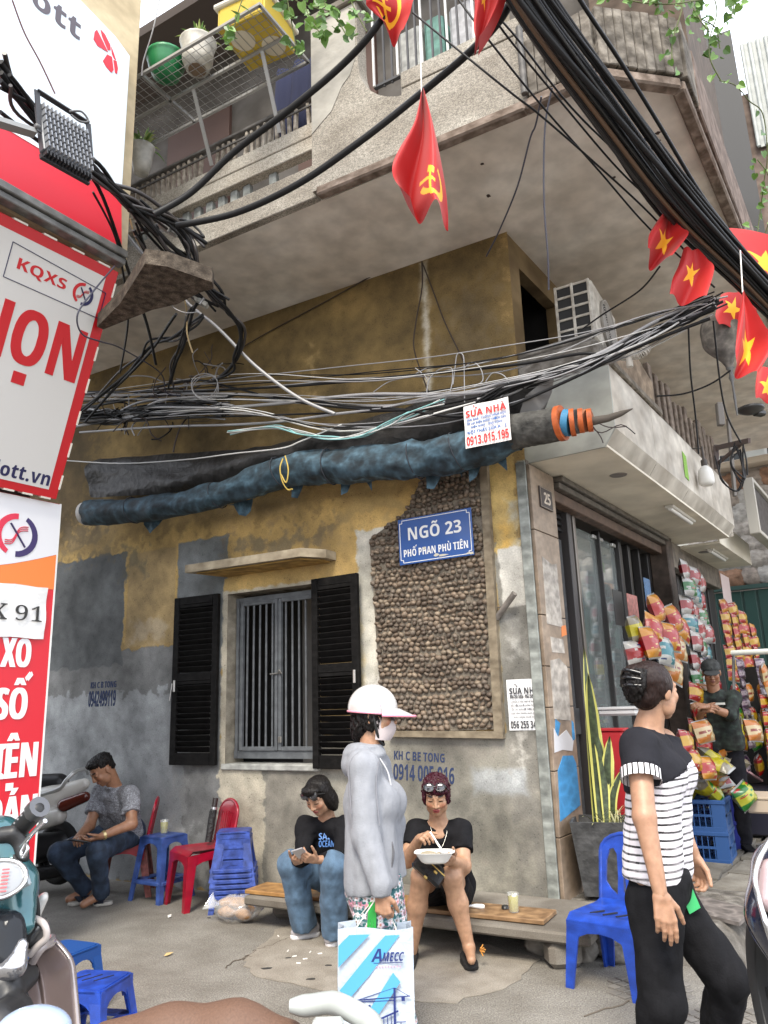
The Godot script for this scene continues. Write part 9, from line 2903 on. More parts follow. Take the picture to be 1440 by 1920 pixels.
	for q in [[wR,Vector3(0.3,0.1,0.4),Vector3(-0.6,0.3,0.2)],[wL,Vector3(-0.7,0.1,0.2),Vector3(0,0.7,0.5)]]:
		f = new_fig(0.006)
		hand(f,q[0],q[1],q[2],Vector3(0,0.8,0.5),[0.6,0.7,0.8,0.9],0.4)
		f.base = tone
		f.paints = [[Vector3.ZERO,Vector3.ONE * 0.01,SKIN]]
		f.into(mb)
	obj("body",mb,skin,p)
	f = new_fig(0.013,0.01,4.0)
	torso(f,pv,ch,nk,sR,sL,0.015,Vector3.ZERO,1.1)
	f.cap(sR,eR,0.068,0.06,0.03); f.cap(eR,eR.lerp(wR,0.3),0.06,0.056,0.02,true); f.cap(sL,eL,0.068,0.06,0.03); f.cap(eL,eL.lerp(wL,0.2),0.06,0.056,0.02,true)
	f.cut(pv + Vector3(0,-0.06,0),Vector3.DOWN)
	garment("camouflage_jacket",f,mat(0.03,0.048,0.038,0.85,{"grime": ["blot",1.3,0.05,1.0]}),p)
	f = new_fig(0.013,0.01,4.0)
	for s in [[hR,kR,aR],[hL,kL,aL]]:
		f.cap(s[0],s[1],0.1,0.085,0.03); f.cap(s[1],s[2],0.085,0.07,0.02)
	garment("trousers",f,fabric(0.012,0.012,0.016),p)
	for s in [aR,aL]: shoe(p,Vector3(s.x,0.07,s.z - 0.06),Vector3(s.x - 0.03,0.07,s.z + 0.2),0.06,0.045,black,black)
	hair("cap",p,hd,fb,[[0,0.055,-0.012,0.09,0.08,0.105]],mat(0.05,0.055,0.055,0.85,{"grime": ["blot",1.6,0.3,1.0]}),[[Vector3(0,0.035,0),Vector3.DOWN]],0.003)
	mb = MB.new()
	mb.x = Transform3D(fb * Basis(Vector3.RIGHT,0.15),hd + fb * Vector3(0,0.04,0.11))
	mb.ball(Vector3.ZERO,Vector3(0.075,0.008,0.06),14,6)
	obj("cap_peak",mb,mat(0.035,0.037,0.038,0.85),p)
	mb = MB.new()
	mb.x = Transform3D(aim(Vector3(-0.2,0.1,1)),Vector3(3.033,1.456,-7.4) + Vector3(0,-0.09,0.05))
	mb.box(Vector3.ZERO,Vector3(0.11,0.02,0.004),0.0)
	obj("chest_badge",mb,mat(0.4,0.4,0.36,0.8),p)
func jeans(p: Node3D,pv: Vector3,legs: Array,m: Material,r0: float,r1: float) -> void:
	var f := new_fig(0.0105,0.007,3.5)
	f.stretch = Vector3(1.6,0.6,1.6)
	for s in legs:
		f.cap(s[0],s[1],r0 + 0.022,r0,0.03); f.cap(s[1],s[1].lerp(s[2],0.5),r0,r1,0.02); f.cap(s[1].lerp(s[2],0.5),s[2] + (s[2] - s[1]).normalized() * 0.0,r1,r1,0.02,true)
	f.cap(pv + Vector3(-0.07,0,0),pv + Vector3(0.07,0,0),0.125,0.125,0.05)
	garment("jeans",f,m,p)
func paper_bag() -> void:
	var tl := Vector3(-0.24,0.542,-3.62)
	var t := Transform3D(Basis(Vector3.UP,0.06) * Basis(Vector3.BACK,-0.02),Vector3(-0.092,0.547,-3.55))
	var p := thing("paper_bag","glossy blue and white paper carrier bag printed with a crane, held by the helmeted woman","bag",t)
	var w := 0.315
	var h := 0.43
	var d := 0.1
	var paper := mat(0.5,0.57,0.66,0.3,{"coat": 0.3,"bump": ["crumple",0.25,1.5]})
	var mb := MB.new()
	for z in [0.0,-d]:
		var rows := []
		for i in 11:
			var row := []
			for j in 9: row.append(Vector3(-w / 2 + w * j / 8.0,-h * i / 10.0 + 0.008 * sin(j * 0.8) * (1.0 - i / 10.0),z + 0.006 * sin(j * 1.1 + i * 0.7) + 0.01 * sin(PI * j / 8.0) * (1.0 if z == 0.0 else -1.0)))
			rows.append(row)
		mb.sheet(rows)
	for s in [-1.0,1.0]: mb.sheet([[Vector3(s * w / 2,0,0),Vector3(s * (w / 2 - 0.025),0,-d / 2),Vector3(s * w / 2,0,-d)],[Vector3(s * w / 2,-h,0),Vector3(s * w / 2,-h,-d / 2),Vector3(s * w / 2,-h,-d)]])
	mb.quad(Vector3(-w / 2,-h,0),Vector3(w / 2,-h,0),Vector3(w / 2,-h,-d),Vector3(-w / 2,-h,-d),Vector3.DOWN)
	obj("sack",mb,paper,p)
	var sky := mat(0.09,0.36,0.62,0.3,{"coat": 0.3})
	var navy := mat(0.02,0.035,0.17,0.4)
	var z0 := 0.018
	for q in [V2([-0.155,-0.06,-0.11,-0.02,-0.025,-0.02,-0.155,-0.14]),V2([-0.15,-0.225,-0.02,-0.085,0.04,-0.025,0.1,-0.025,-0.025,-0.17,-0.11,-0.255]),V2([-0.06,-0.34,0.07,-0.165,0.1,-0.2,-0.03,-0.365])]:
		mb = MB.new()
		mb.prism(q,z0 - 0.003,z0,true,false)
		obj("blue_print",mb,sky,p)
	text("lettering","A",0.045,0.048,navy,p,at(Vector3(0.008,-0.098,z0)),"Droid Sans",true,0.25)
	text("lettering","MECC",0.085,0.033,navy,p,at(Vector3(0.072,-0.105,z0)),"Droid Sans",true,0.2)
	mb = MB.new()
	mb.box(Vector3(0.05,-0.127,z0),Vector3(0.12,0.0022,0.002),0.0)
	obj("underline",mb,navy,p)
	mb = MB.new()
	for k in 9: mb.tube(smooth(PackedVector3Array([Vector3(0.0 + k * 0.012,-0.145,z0),Vector3(0.004 + k * 0.012,-0.139,z0),Vector3(0.006 + k * 0.012,-0.148,z0)]),3),0.0011,4)
	obj("script_line",mb,mat(0.6,0.35,0.5,0.5),p)
	mb = MB.new()
	var cz := z0 - 0.001
	for e in [[[0.075,-0.22],[0.075,-0.4],0.009],[[-0.1,-0.262],[0.14,-0.252],0.0035],[[-0.1,-0.268],[0.075,-0.266],0.003],[[0.075,-0.22],[-0.08,-0.262],0.0015],[[0.075,-0.22],[0.135,-0.252],0.0015],[[0.02,-0.33],[0.09,-0.305],0.006],[[0.03,-0.33],[0.03,-0.4],0.003],[[0.045,-0.325],[0.045,-0.4],0.003],[[0.06,-0.32],[0.06,-0.4],0.003],[[0.1,-0.345],[0.1,-0.4],0.003],[[0.08,-0.345],[0.12,-0.345],0.0025],[[-0.02,-0.345],[-0.028,-0.28],0.008],[[-0.045,-0.345],[-0.04,-0.315],0.004]]:
		mb.bar(Vector3(e[0][0],e[0][1],cz),Vector3(e[1][0],e[1][1],cz),e[2],0.003,Vector3.BACK)
	mb.box(Vector3(0.11,-0.262,cz),Vector3(0.014,0.014,0.003),0.0)
	obj("crane_print",mb,navy,p)
	mb = MB.new()
	mb.prism(V2([-0.15,-0.43,0.155,-0.43,0.155,-0.39,0.12,-0.385,0.1,-0.395,0.06,-0.38,0.02,-0.395,-0.03,-0.385,-0.06,-0.4,-0.15,-0.395]),cz - 0.001,cz + 0.001,true,false)
	obj("ground_print",mb,navy,p)
	text("lettering","MECHANICAL CONSTRUCTION",0.15,0.009,mat(0.7,0.72,0.75,0.4),p,at(Vector3(0.06,-0.418,z0 + 0.001)))
	var cord := mat(0.7,0.68,0.62,0.7)
	for z in [0.012,-d - 0.006]:
		for s in [-1.0,1.0]:
			mb = MB.new()
			mb.tube(PackedVector3Array([Vector3(s * 0.085,-0.03,z),Vector3(s * 0.085,0.0,z),Vector3(0.02,0.13,-0.02)]),0.0028,6)
			obj("cord_handle",mb,cord,p)
	mb = MB.new()
	for k in 3: mb.bar(Vector3(-0.03 + k * 0.014,-0.02,-0.04),Vector3(-0.02 + k * 0.01,0.09,-0.04),0.012,0.004,Vector3.BACK)
	obj("green_leaf_wrap",mb,mat(0.03,0.35,0.06,0.4),p)
func handbag() -> void:
	var p := thing("handbag","black patent handbag with gold clasps on the red-haired woman's lap","handbag",Transform3D(Basis(Vector3.BACK,-0.75) * Basis(Vector3.RIGHT,-0.4),Vector3(0.196,0.53,-4.78)))
	var mb := MB.new()
	mb.box(Vector3.ZERO,Vector3(0.2,0.11,0.06),0.015)
	obj("bag",mb,mat(0.012,0.012,0.013,0.15,{"coat": 0.4}),p)
	mb = MB.new()
	mb.box(Vector3(0.0,0.02,0.032),Vector3(0.19,0.006,0.004),0.0)
	for q in [[-0.07,0.03],[0.03,0.0],[0.0,-0.06]]: mb.box(Vector3(q[0],q[1],0.034),Vector3(0.024,0.016,0.008),0.003)
	obj("clasp",mb,mat(0.6,0.42,0.14,0.25,{"metal": 0.9}),p)
# ---------------------------------------------------------------- scooters
func lump(called: String,p: Node3D,m: Material,prims: Array,cell := 0.014,cuts := []) -> MeshInstance3D:
	var f := new_fig(cell)
	for q in prims:
		if q.size() >= 5: f.cap(q[0],q[1],q[2],q[3],q[4])
		else: f.ell(q[0],q[1],q[2],0.03)
	for c in cuts: f.cut(c[0],c[1])
	return garment(called,f,m,p)
func wheel(p: Node3D,c: Vector3,axis: Vector3,r: float,rim: Material) -> void:
	var w := Node3D.new()
	w.name = "wheel"
	p.add_child(w,true)
	var b := Basis(Quaternion(Vector3.UP,axis.normalized()))
	var mb := MB.new()
	mb.x = Transform3D(b,c)
	var pr := []
	for k in 13: pr.append(Vector2(r - 0.045 + 0.045 * cos(TAU * k / 12.0 + PI),0.045 * sin(TAU * k / 12.0 + PI)))
	mb.lathe(pr,30)
	obj("tyre",mb,mat(0.018,0.018,0.018,0.8),w)
	mb = MB.new()
	mb.x = Transform3D(b,c)
	mb.lathe([Vector2(r - 0.08,-0.03),Vector2(r - 0.085,0.0),Vector2(r - 0.08,0.03)],30)
	mb.lathe([Vector2(0.0,0.03),Vector2(0.05,0.03),Vector2(0.05,-0.03),Vector2(0.0,-0.03)],14)
	for k in 5: mb.bar(Vector3(cos(TAU * k / 5),0,sin(TAU * k / 5)) * 0.04,Vector3(cos(TAU * k / 5),0,sin(TAU * k / 5)) * (r - 0.08),0.03,0.02)
	obj("rim",mb,rim,w)
func vehicles() -> void:
	var chrome := mat(0.55,0.55,0.56,0.2,{"metal": 0.9})
	var blk := mat(0.015,0.015,0.016,0.45)
	# white scooter parked along the wall,its tail towards us
	var p := thing("motor_scooter","white motor scooter parked by the grey wall behind the man on the red chair","scooter")
	var wb := mat(0.6,0.58,0.53,0.25,{"coat": 0.4})
	lump("tail_body",p,wb,[[Vector3(-3.287,0.706,-7.1),Vector3(-2.966,0.753,-7.1),0.13,0.11,0.05],[Vector3(-2.966,0.753,-7.1),Vector3(-2.702,0.864,-7.1),0.11,0.05,0.04],[Vector3(-3.181,0.543,-7),Vector3(-2.868,0.619,-7),0.08,0.07,0.05]])
	lump("tail_light",p,mat(0.11,0.02,0.012,0.15,{"coat": 0.5}),[[Vector3(-2.816,0.707,-6.97),Vector3(-2.637,0.77,-6.97),0.055,0.045,0.02]])
	lump("seat",p,blk,[[Vector3(-3.371,0.857,-7.15),Vector3(-2.948,0.867,-7.15),0.1,0.09,0.03]])
	var mb := MB.new()
	mb.tube(smooth(P("-3.04,0.79,-7 -2.88,0.84,-7 -2.82,0.91,-7 -2.77,0.97,-7.05 -2.74,0.98,-7.2 -2.79,0.93,-7.4"),6),0.018,8)
	obj("grab_rail",mb,mat(0.5,0.5,0.48,0.35,{"metal": 0.5}),p)
	lump("engine",p,blk,[[Vector3(-3.254,0.317,-7.1),Vector3(-2.847,0.39,-7.1),0.14,0.1,0.04],[Vector3(-3.059,0.161,-7),Vector3(-2.77,0.194,-7),0.06,0.05,0.03]])
	wheel(p,Vector3(-2.908,0.306,-7.15),MW.basis * Vector3(0,0,1),0.26,mat(0.2,0.2,0.2,0.5))
	wheel(p,Vector3(-4.116,0.131,-6.9),MW.basis * Vector3(0,0,1),0.26,mat(0.2,0.2,0.2,0.5))
	lump("front_body",p,wb,[[Vector3(-3.617,0.345,-7),Vector3(-4.062,0.417,-6.9),0.1,0.1,0.05],[Vector3(-4.062,0.417,-6.9),Vector3(-4.046,1.054,-6.9),0.12,0.1,0.05]])
	# teal scooter close in front,seen from the rider's side
	p = thing("motor_scooter","teal and brown motor scooter at the lower left corner, close in front","scooter")
	var teal := mat(0.025,0.10,0.115,0.2,{"coat": 0.8,"metal": 0.3})
	var brown := mat(0.13,0.095,0.085,0.3,{"coat": 0.4,"metal": 0.3})
	lump("handlebar_cowl",p,teal,[[Vector3(-1.179,1.104,-2.2),Vector3(-1.052,1.14,-2.18),0.07,0.05,0.04],[Vector3(-1.052,1.14,-2.18),Vector3(-0.993,1.144,-2.16),0.045,0.03,0.03],[Vector3(-1.035,1.139,-2.16),Vector3(-0.95,1.048,-2.12),0.045,0.03,0.04],[Vector3(-0.95,1.048,-2.12),Vector3(-0.918,0.952,-2.08),0.03,0.026,0.04],[Vector3(-1.122,0.96,-2.2),Vector3(-0.97,0.982,-2.14),0.08,0.045,0.05]],0.011)
	lump("left_grip",p,blk,[[Vector3(-1.007,1.146,-2.17),Vector3(-0.919,1.215,-2.1),0.024,0.024,0.01]],0.007)
	mb = MB.new()
	mb.tube(PackedVector3Array([Vector3(-0.928,1.211,-2.108),Vector3(-0.906,1.226,-2.09)]),0.027,12)
	obj("grip_end",mb,mat(0.12,0.12,0.125,0.3,{"metal": 0.6}),p)
	mb = MB.new()
	for k in 5:
		var a := Vector3(-0.994,1.155,-2.16).lerp(Vector3(-0.922,1.213,-2.1),0.12 + k * 0.18)
		mb.bar(a + Vector3(-0.012,0.012,0.02),a + Vector3(0.016,0.012,0.018),0.005,0.004)
	obj("grip_rib",mb,mat(0.35,0.35,0.36,0.3,{"metal": 0.5}),p)
	lump("switch_box",p,blk,[[Vector3(-1.01,1.156,-2.12),Vector3(-0.983,1.16,-2.12),0.022,0.02,0.01],[Vector3(-0.967,1.135,-2.13),Vector3(-0.952,1.101,-2.12),0.02,0.016,0.02]],0.007)
	mb = MB.new()
	mb.tube(smooth(P("-0.93,1.14,-2.08 -0.92,1.13,-2.07 -0.93,1.11,-2.07 -0.94,1.12,-2.08 -0.93,1.14,-2.08"),4),0.005,6)
	obj("switch_trim",mb,chrome,p)
	mb = MB.new()
	mb.x = Transform3D(aim(Vector3(0.25,0.6,0.75)),Vector3(-0.967,1.067,-2.03))
	mb.ball(Vector3.ZERO,Vector3(0.058,0.045,0.012),22,8)
	obj("speedometer",mb,mat(0.25,0.26,0.27,0.15,{"coat": 0.6}),p)
	mb = MB.new()
	mb.x = Transform3D(aim(Vector3(0.25,0.6,0.75)),Vector3(-0.967,1.067,-2.03))
	var ring := PackedVector3Array()
	for k in 25: ring.append(Vector3(cos(TAU * k / 24) * 0.061,sin(TAU * k / 24) * 0.048,0.003))
	mb.tube(ring,0.006,6,false)
	obj("speedometer_ring",mb,chrome,p)
	mb = MB.new()
	mb.x = Transform3D(aim(Vector3(0.25,0.6,0.75)),Vector3(-0.955,1.069,-2.015))
	for k in 7: mb.bar(Vector3(0.0,-0.03 + k * 0.009,0.004),Vector3(0.016,-0.03 + k * 0.009,0.004),0.003,0.002,Vector3.BACK)
	obj("red_scale",mb,mat(0.6,0.03,0.05,0.4),p)
	mb = MB.new()
	mb.box(Vector3(-0.924,1.054,-2.08),Vector3(0.022,0.03,0.012),0.004,Basis(Vector3.BACK,0.4))
	obj("side_reflector",mb,mat(0.4,0.45,0.47,0.15,{"coat": 0.5}),p)
	lump("smoked_screen",p,mat(0.02,0.022,0.026,0.12,{"spec": 0.3}),[[Vector3(-1.027,0.938,-2.1),Vector3(-0.946,0.952,-2.06),0.055,0.04,0.04],[Vector3(-1.011,0.878,-2.08),Vector3(-0.928,0.893,-2.04),0.055,0.035,0.05]],0.01)
	lump("chrome_band",p,mat(0.4,0.4,0.42,0.12,{"metal": 0.8}),[[Vector3(-1.011,0.852,-2.06),Vector3(-0.907,0.879,-2.02),0.035,0.026,0.02],[Vector3(-0.907,0.879,-2.02),Vector3(-0.898,0.924,-2.03),0.02,0.014,0.02]],0.009)
	lump("mirror_stem_cover",p,mat(0.5,0.49,0.46,0.25,{"coat": 0.4}),[[Vector3(-0.951,0.952,-2.2),Vector3(-0.926,0.986,-2.2),0.022,0.012,0.02],[Vector3(-0.964,0.963,-2.22),Vector3(-0.932,0.991,-2.22),0.012,0.008,0.02]],0.007)
	lump("side_lamp",p,mat(0.06,0.06,0.06,0.1,{"coat": 1.0}),[[Vector3(-0.924,0.913,-2.14),Vector3(-0.909,0.933,-2.14),0.032,0.026,0.02]],0.008)
	mb = MB.new()
	mb.tube(smooth(P("-0.92,0.96,-2.12 -0.88,0.95,-2.1 -0.87,0.92,-2.1 -0.89,0.9,-2.1 -0.91,0.88,-2.1"),5),0.009,7)
	obj("lamp_frame",mb,mat(0.4,0.36,0.34,0.2,{"coat": 0.5}),p)
	var lw := smooth(P("-0.93,0.85,-2.16 -0.91,0.81,-2.1 -0.88,0.77,-2.06 -0.84,0.69,-2"),6)
	var le := smooth(P("-0.93,0.87,-2.28 -0.87,0.82,-2.26 -0.83,0.76,-2.2 -0.77,0.65,-2.1"),6)
	var rows := []
	for i in lw.size():
		var row := []
		for k in 9:
			var u := k / 8.0
			row.append(lw[i].lerp(le[i],u) + Vector3(0,0,0.05) * sin(u * PI) - Vector3(0,0,0.03) * sin(u * TAU))
		rows.append(row)
	mb = MB.new()
	mb.sheet(rows)
	obj("leg_shield",mb,brown,p)
	mb = MB.new()
	mb.tube(le,0.009,8)
	obj("leg_shield_rim",mb,mat(0.28,0.24,0.23,0.15,{"coat": 0.8,"metal": 0.5}),p)
	mb = MB.new()
	mb.tube(smooth(P("-0.91,0.86,-2.12 -0.89,0.89,-2.12 -0.9,0.88,-2.2 -0.93,0.87,-2.28"),5),0.012,8)
	obj("pocket_lip",mb,mat(0.3,0.26,0.25,0.2,{"coat": 0.6}),p)
	lump("inner_cavity",p,blk,[[Vector3(-0.94,0.827,-2.05),Vector3(-0.921,0.828,-2.12),0.05,0.03,0.03],[Vector3(-0.899,0.772,-1.95),Vector3(-0.888,0.787,-2),0.06,0.04,0.03]],0.012)
	lump("front_mudguard",p,teal,[[Vector3(-1.465,0.712,-2.7),Vector3(-1.348,0.559,-2.7),0.12,0.1,0.05]],0.02)
	wheel(p,Vector3(-1.55,0.26,-2.9),Vector3(0.8,0,0.5),0.26,blk)
	lump("footboard",p,blk,[[Vector3(-1.15,0.35,-2.2),Vector3(-0.75,0.32,-1.3),0.1,0.1,0.05],[Vector3(-0.72,0.45,-1.2),Vector3(-0.5,0.55,-0.6),0.18,0.16,0.05]],0.03)
	wheel(p,Vector3(-0.45,0.26,-0.5),Vector3(0.85,0,0.4),0.26,blk)
	for s in [P("-0.95,1.13,-2.1 -0.9,1.17,-2.05 -0.86,1.2,-2.02"),P("-1,1.13,-2.14 -0.94,1.07,-2.09 -0.91,1,-2.12 -0.91,0.91,-2.14"),P("-0.93,0.81,-2.04 -0.91,0.81,-2.08 -0.88,0.77,-2.05 -0.86,0.72,-2")]:
		mb = MB.new()
		mb.tube(smooth(s,6),0.006,7)
		obj("lever_and_cable",mb,chrome if s[0].y > s[2].y - 0.2 and s.size() == 3 else blk,p)
	mb = MB.new()
	mb.tube(smooth(P("-0.92,0.85,-2.27 -0.88,0.8,-2.22 -0.84,0.74,-2.14 -0.8,0.66,-2.06"),6),0.003,5)
	obj("panel_gap",mb,blk,p)
	var cup := thing("pale_dome","pale blue plastic dome at the very bottom left corner","mirror")
	lump("shell",cup,mat(0.38,0.47,0.62,0.2,{"coat": 0.6}),[[Vector3(-0.739,0.835,-1.75),Vector3(0.075,0.045,0.07),Basis(Vector3.BACK,-0.05),0]],0.009)
	# brown saddle of the nearest scooter
	p = thing("motor_scooter","scooter nearest the camera of which only the brown saddle and grey grab rail show","scooter")
	lump("saddle",p,mat(0.15,0.08,0.05,0.65,{"grime": ["grain",2.0,0.75,1.0],"bump": ["grain",0.06,6.0]}),[[Vector3(-0.613,0.75,-1.84),Vector3(-0.487,0.759,-1.85),0.07,0.08,0.03],[Vector3(-0.487,0.759,-1.85),Vector3(-0.35,0.763,-1.84),0.08,0.082,0.03],[Vector3(-0.35,0.763,-1.84),Vector3(-0.247,0.757,-1.82),0.082,0.062,0.03],[Vector3(-0.502,0.721,-1.95),Vector3(-0.335,0.719,-1.95),0.075,0.075,0.05],[Vector3(-0.524,0.752,-1.66),Vector3(-0.235,0.752,-1.66),0.09,0.09,0.05]],0.012)
	mb = MB.new()
	mb.tube(smooth(P("-0.23,0.85,-1.8 -0.19,0.85,-1.8 -0.14,0.86,-1.78 -0.1,0.86,-1.74 -0.06,0.85,-1.7 -0.05,0.84,-1.65 -0.06,0.83,-1.6"),6),PackedFloat32Array([0.012,0.014,0.016,0.018,0.02,0.021,0.021,0.021,0.021,0.021,0.021,0.021,0.022,0.022,0.022,0.022,0.022,0.022,0.022,0.022,0.022,0.022,0.022,0.022,0.022,0.022,0.022,0.022,0.022,0.022,0.022,0.022,0.022,0.022,0.022,0.022,0.022]),10)
	mb.box(Vector3(-0.142,0.845,-1.7),Vector3(0.06,0.03,0.03),0.006)
	obj("grab_rail",mb,mat(0.36,0.38,0.36,0.4),p)
	lump("side_panel",p,mat(0.3,0.31,0.3,0.3),[[Vector3(-0.6,0.55,-1.6),Vector3(-0.2,0.58,-1.6),0.12,0.12,0.05]],0.03)
	wheel(p,Vector3(-0.1,0.26,-1.5),Vector3(0,0,1),0.26,blk)
	wheel(p,Vector3(-1.25,0.26,-1.5),Vector3(0,0,1),0.26,blk)
	# dark scooter cut by the right edge
	p = thing("motor_scooter","dark blue scooter with silver trim cut off by the right edge","scooter")
	var nv := mat(0.012,0.016,0.035,0.15,{"coat": 0.9})
	lump("fairing",p,nv,[[Vector3(1.221,0.901,-2.6),Vector3(1.162,0.794,-2.55),0.11,0.1,0.06],[Vector3(1.162,0.794,-2.55),Vector3(1.164,0.665,-2.5),0.09,0.07,0.06]],0.013)
	mb = MB.new()
	mb.tube(smooth(P("1.13,1.02,-2.5 1.07,0.98,-2.45 1.04,0.93,-2.43 1.04,0.87,-2.42 1.04,0.82,-2.4 1.05,0.77,-2.4"),6),0.009,8)
	obj("silver_trim",mb,chrome,p)
	lump("head_lamp",p,mat(0.4,0.3,0.31,0.1,{"coat": 1.0}),[[Vector3(1.108,0.932,-2.46),Vector3(1.083,0.872,-2.44),0.045,0.04,0.02]],0.01)
	wheel(p,Vector3(1.112,0.584,-2.5),Vector3(1,0,0.15),0.26,blk)
# ---------------------------------------------------------------- goods
var prints := {}
func pack_print(kind: int) -> ImageTexture:
	if prints.has(kind): return prints[kind]
	var im := Image.create(48,64,false,Image.FORMAT_RGB8)
	var c: Array = [[Color(0.85,0.83,0.8),Color(0.7,0.05,0.06),Color(0.15,0.2,0.5)],[Color(0.9,0.6,0.05),Color(0.78,0.04,0.05),Color(0.95,0.85,0.5)],[Color(0.75,0.05,0.05),Color(0.9,0.7,0.1),Color(0.95,0.9,0.8)],[Color(0.86,0.85,0.83),Color(0.1,0.5,0.18),Color(0.7,0.1,0.1)],[Color(0.42,0.3,0.42),Color(0.75,0.68,0.72),Color(0.25,0.1,0.25)],[Color(0.85,0.85,0.82),Color(0.15,0.55,0.6),Color(0.1,0.2,0.45)],[Color(0.62,0.58,0.48),Color(0.88,0.82,0.1),Color(0.75,0.72,0.66)],[Color(0.08,0.5,0.12),Color(0.8,0.8,0.2),Color(0.75,0.1,0.08)],[Color(0.85,0.5,0.1),Color(0.9,0.8,0.6),Color(0.6,0.2,0.1)]][kind]
	im.fill(c[0])
	var r := RandomNumberGenerator.new()
	r.seed = kind + 3
	im.fill_rect(Rect2i(0,20,48,26),c[1])
	im.fill_rect(Rect2i(28,4,12,56),c[1])
	for k in 9: im.fill_rect(Rect2i(r.randi_range(2,34),r.randi_range(4,56),r.randi_range(4,13),r.randi_range(2,7)),c[2] if k % 2 else c[0])
	im.fill_rect(Rect2i(0,0,48,3),Color(0.75,0.75,0.75))
	im.fill_rect(Rect2i(0,61,48,3),Color(0.75,0.75,0.75))
	prints[kind] = ImageTexture.create_from_image(im)
	return prints[kind]
var pillow: ArrayMesh
func packet(label: String,group: String,kind: int,t: Transform3D,w: float,h: float,d: float) -> void:
	if pillow == null:
		var mb := MB.new()
		for s in [-1.0,1.0]:
			var rows := []
			for i in 9:
				var row := []
				for j in 8:
					var u := j / 7.0 * 2.0 - 1.0
					var v := i / 8.0 * 2.0 - 1.0
					var z := pow(maxf((1.0 - u * u) * (1.0 - v * v),0.0),0.45)
					row.append(Vector3(u * 0.5 * (1.0 - 0.06 * (1.0 - v * v)),-v * 0.5,s * 0.5 * z * (1.0 + 0.12 * sin(u * 5.0 + v * 7.0))))
				rows.append(row)
			mb.sheet(rows)
		pillow = mb.done()
	var key := "pack%d" % kind
	if not cache.has(key):
		var m := StandardMaterial3D.new()
		m.albedo_texture = pack_print(kind)
		m.roughness = 0.28
		m.clearcoat_enabled = true; m.clearcoat = 0.4
		m.albedo_color = Color(0.7,0.7,0.7)
		cache[key] = m
	var o := shared("snack_packet",pillow,cache[key],self,t * Transform3D(Basis.from_scale(Vector3(w,h,d)),Vector3.ZERO))
	tag(o,label,"packet",group)
func facing(p: Vector3,tilt := 0.0,roll := 0.0) -> Transform3D:
	return Transform3D(RW.basis * Basis(Vector3.UP,rng.randf_range(-0.5,0.1)) * Basis(Vector3.RIGHT,tilt) * Basis(Vector3.BACK,roll),p)
const ORD := ["top","second from the top","third from the top","fourth from the top","fifth from the top","sixth from the top","seventh from the top","eighth from the top","lowest"]
const NTH := ["first","second","third","fourth","fifth","sixth","seventh","eighth","ninth"]
const COLS := ["left","middle","right","far right"]
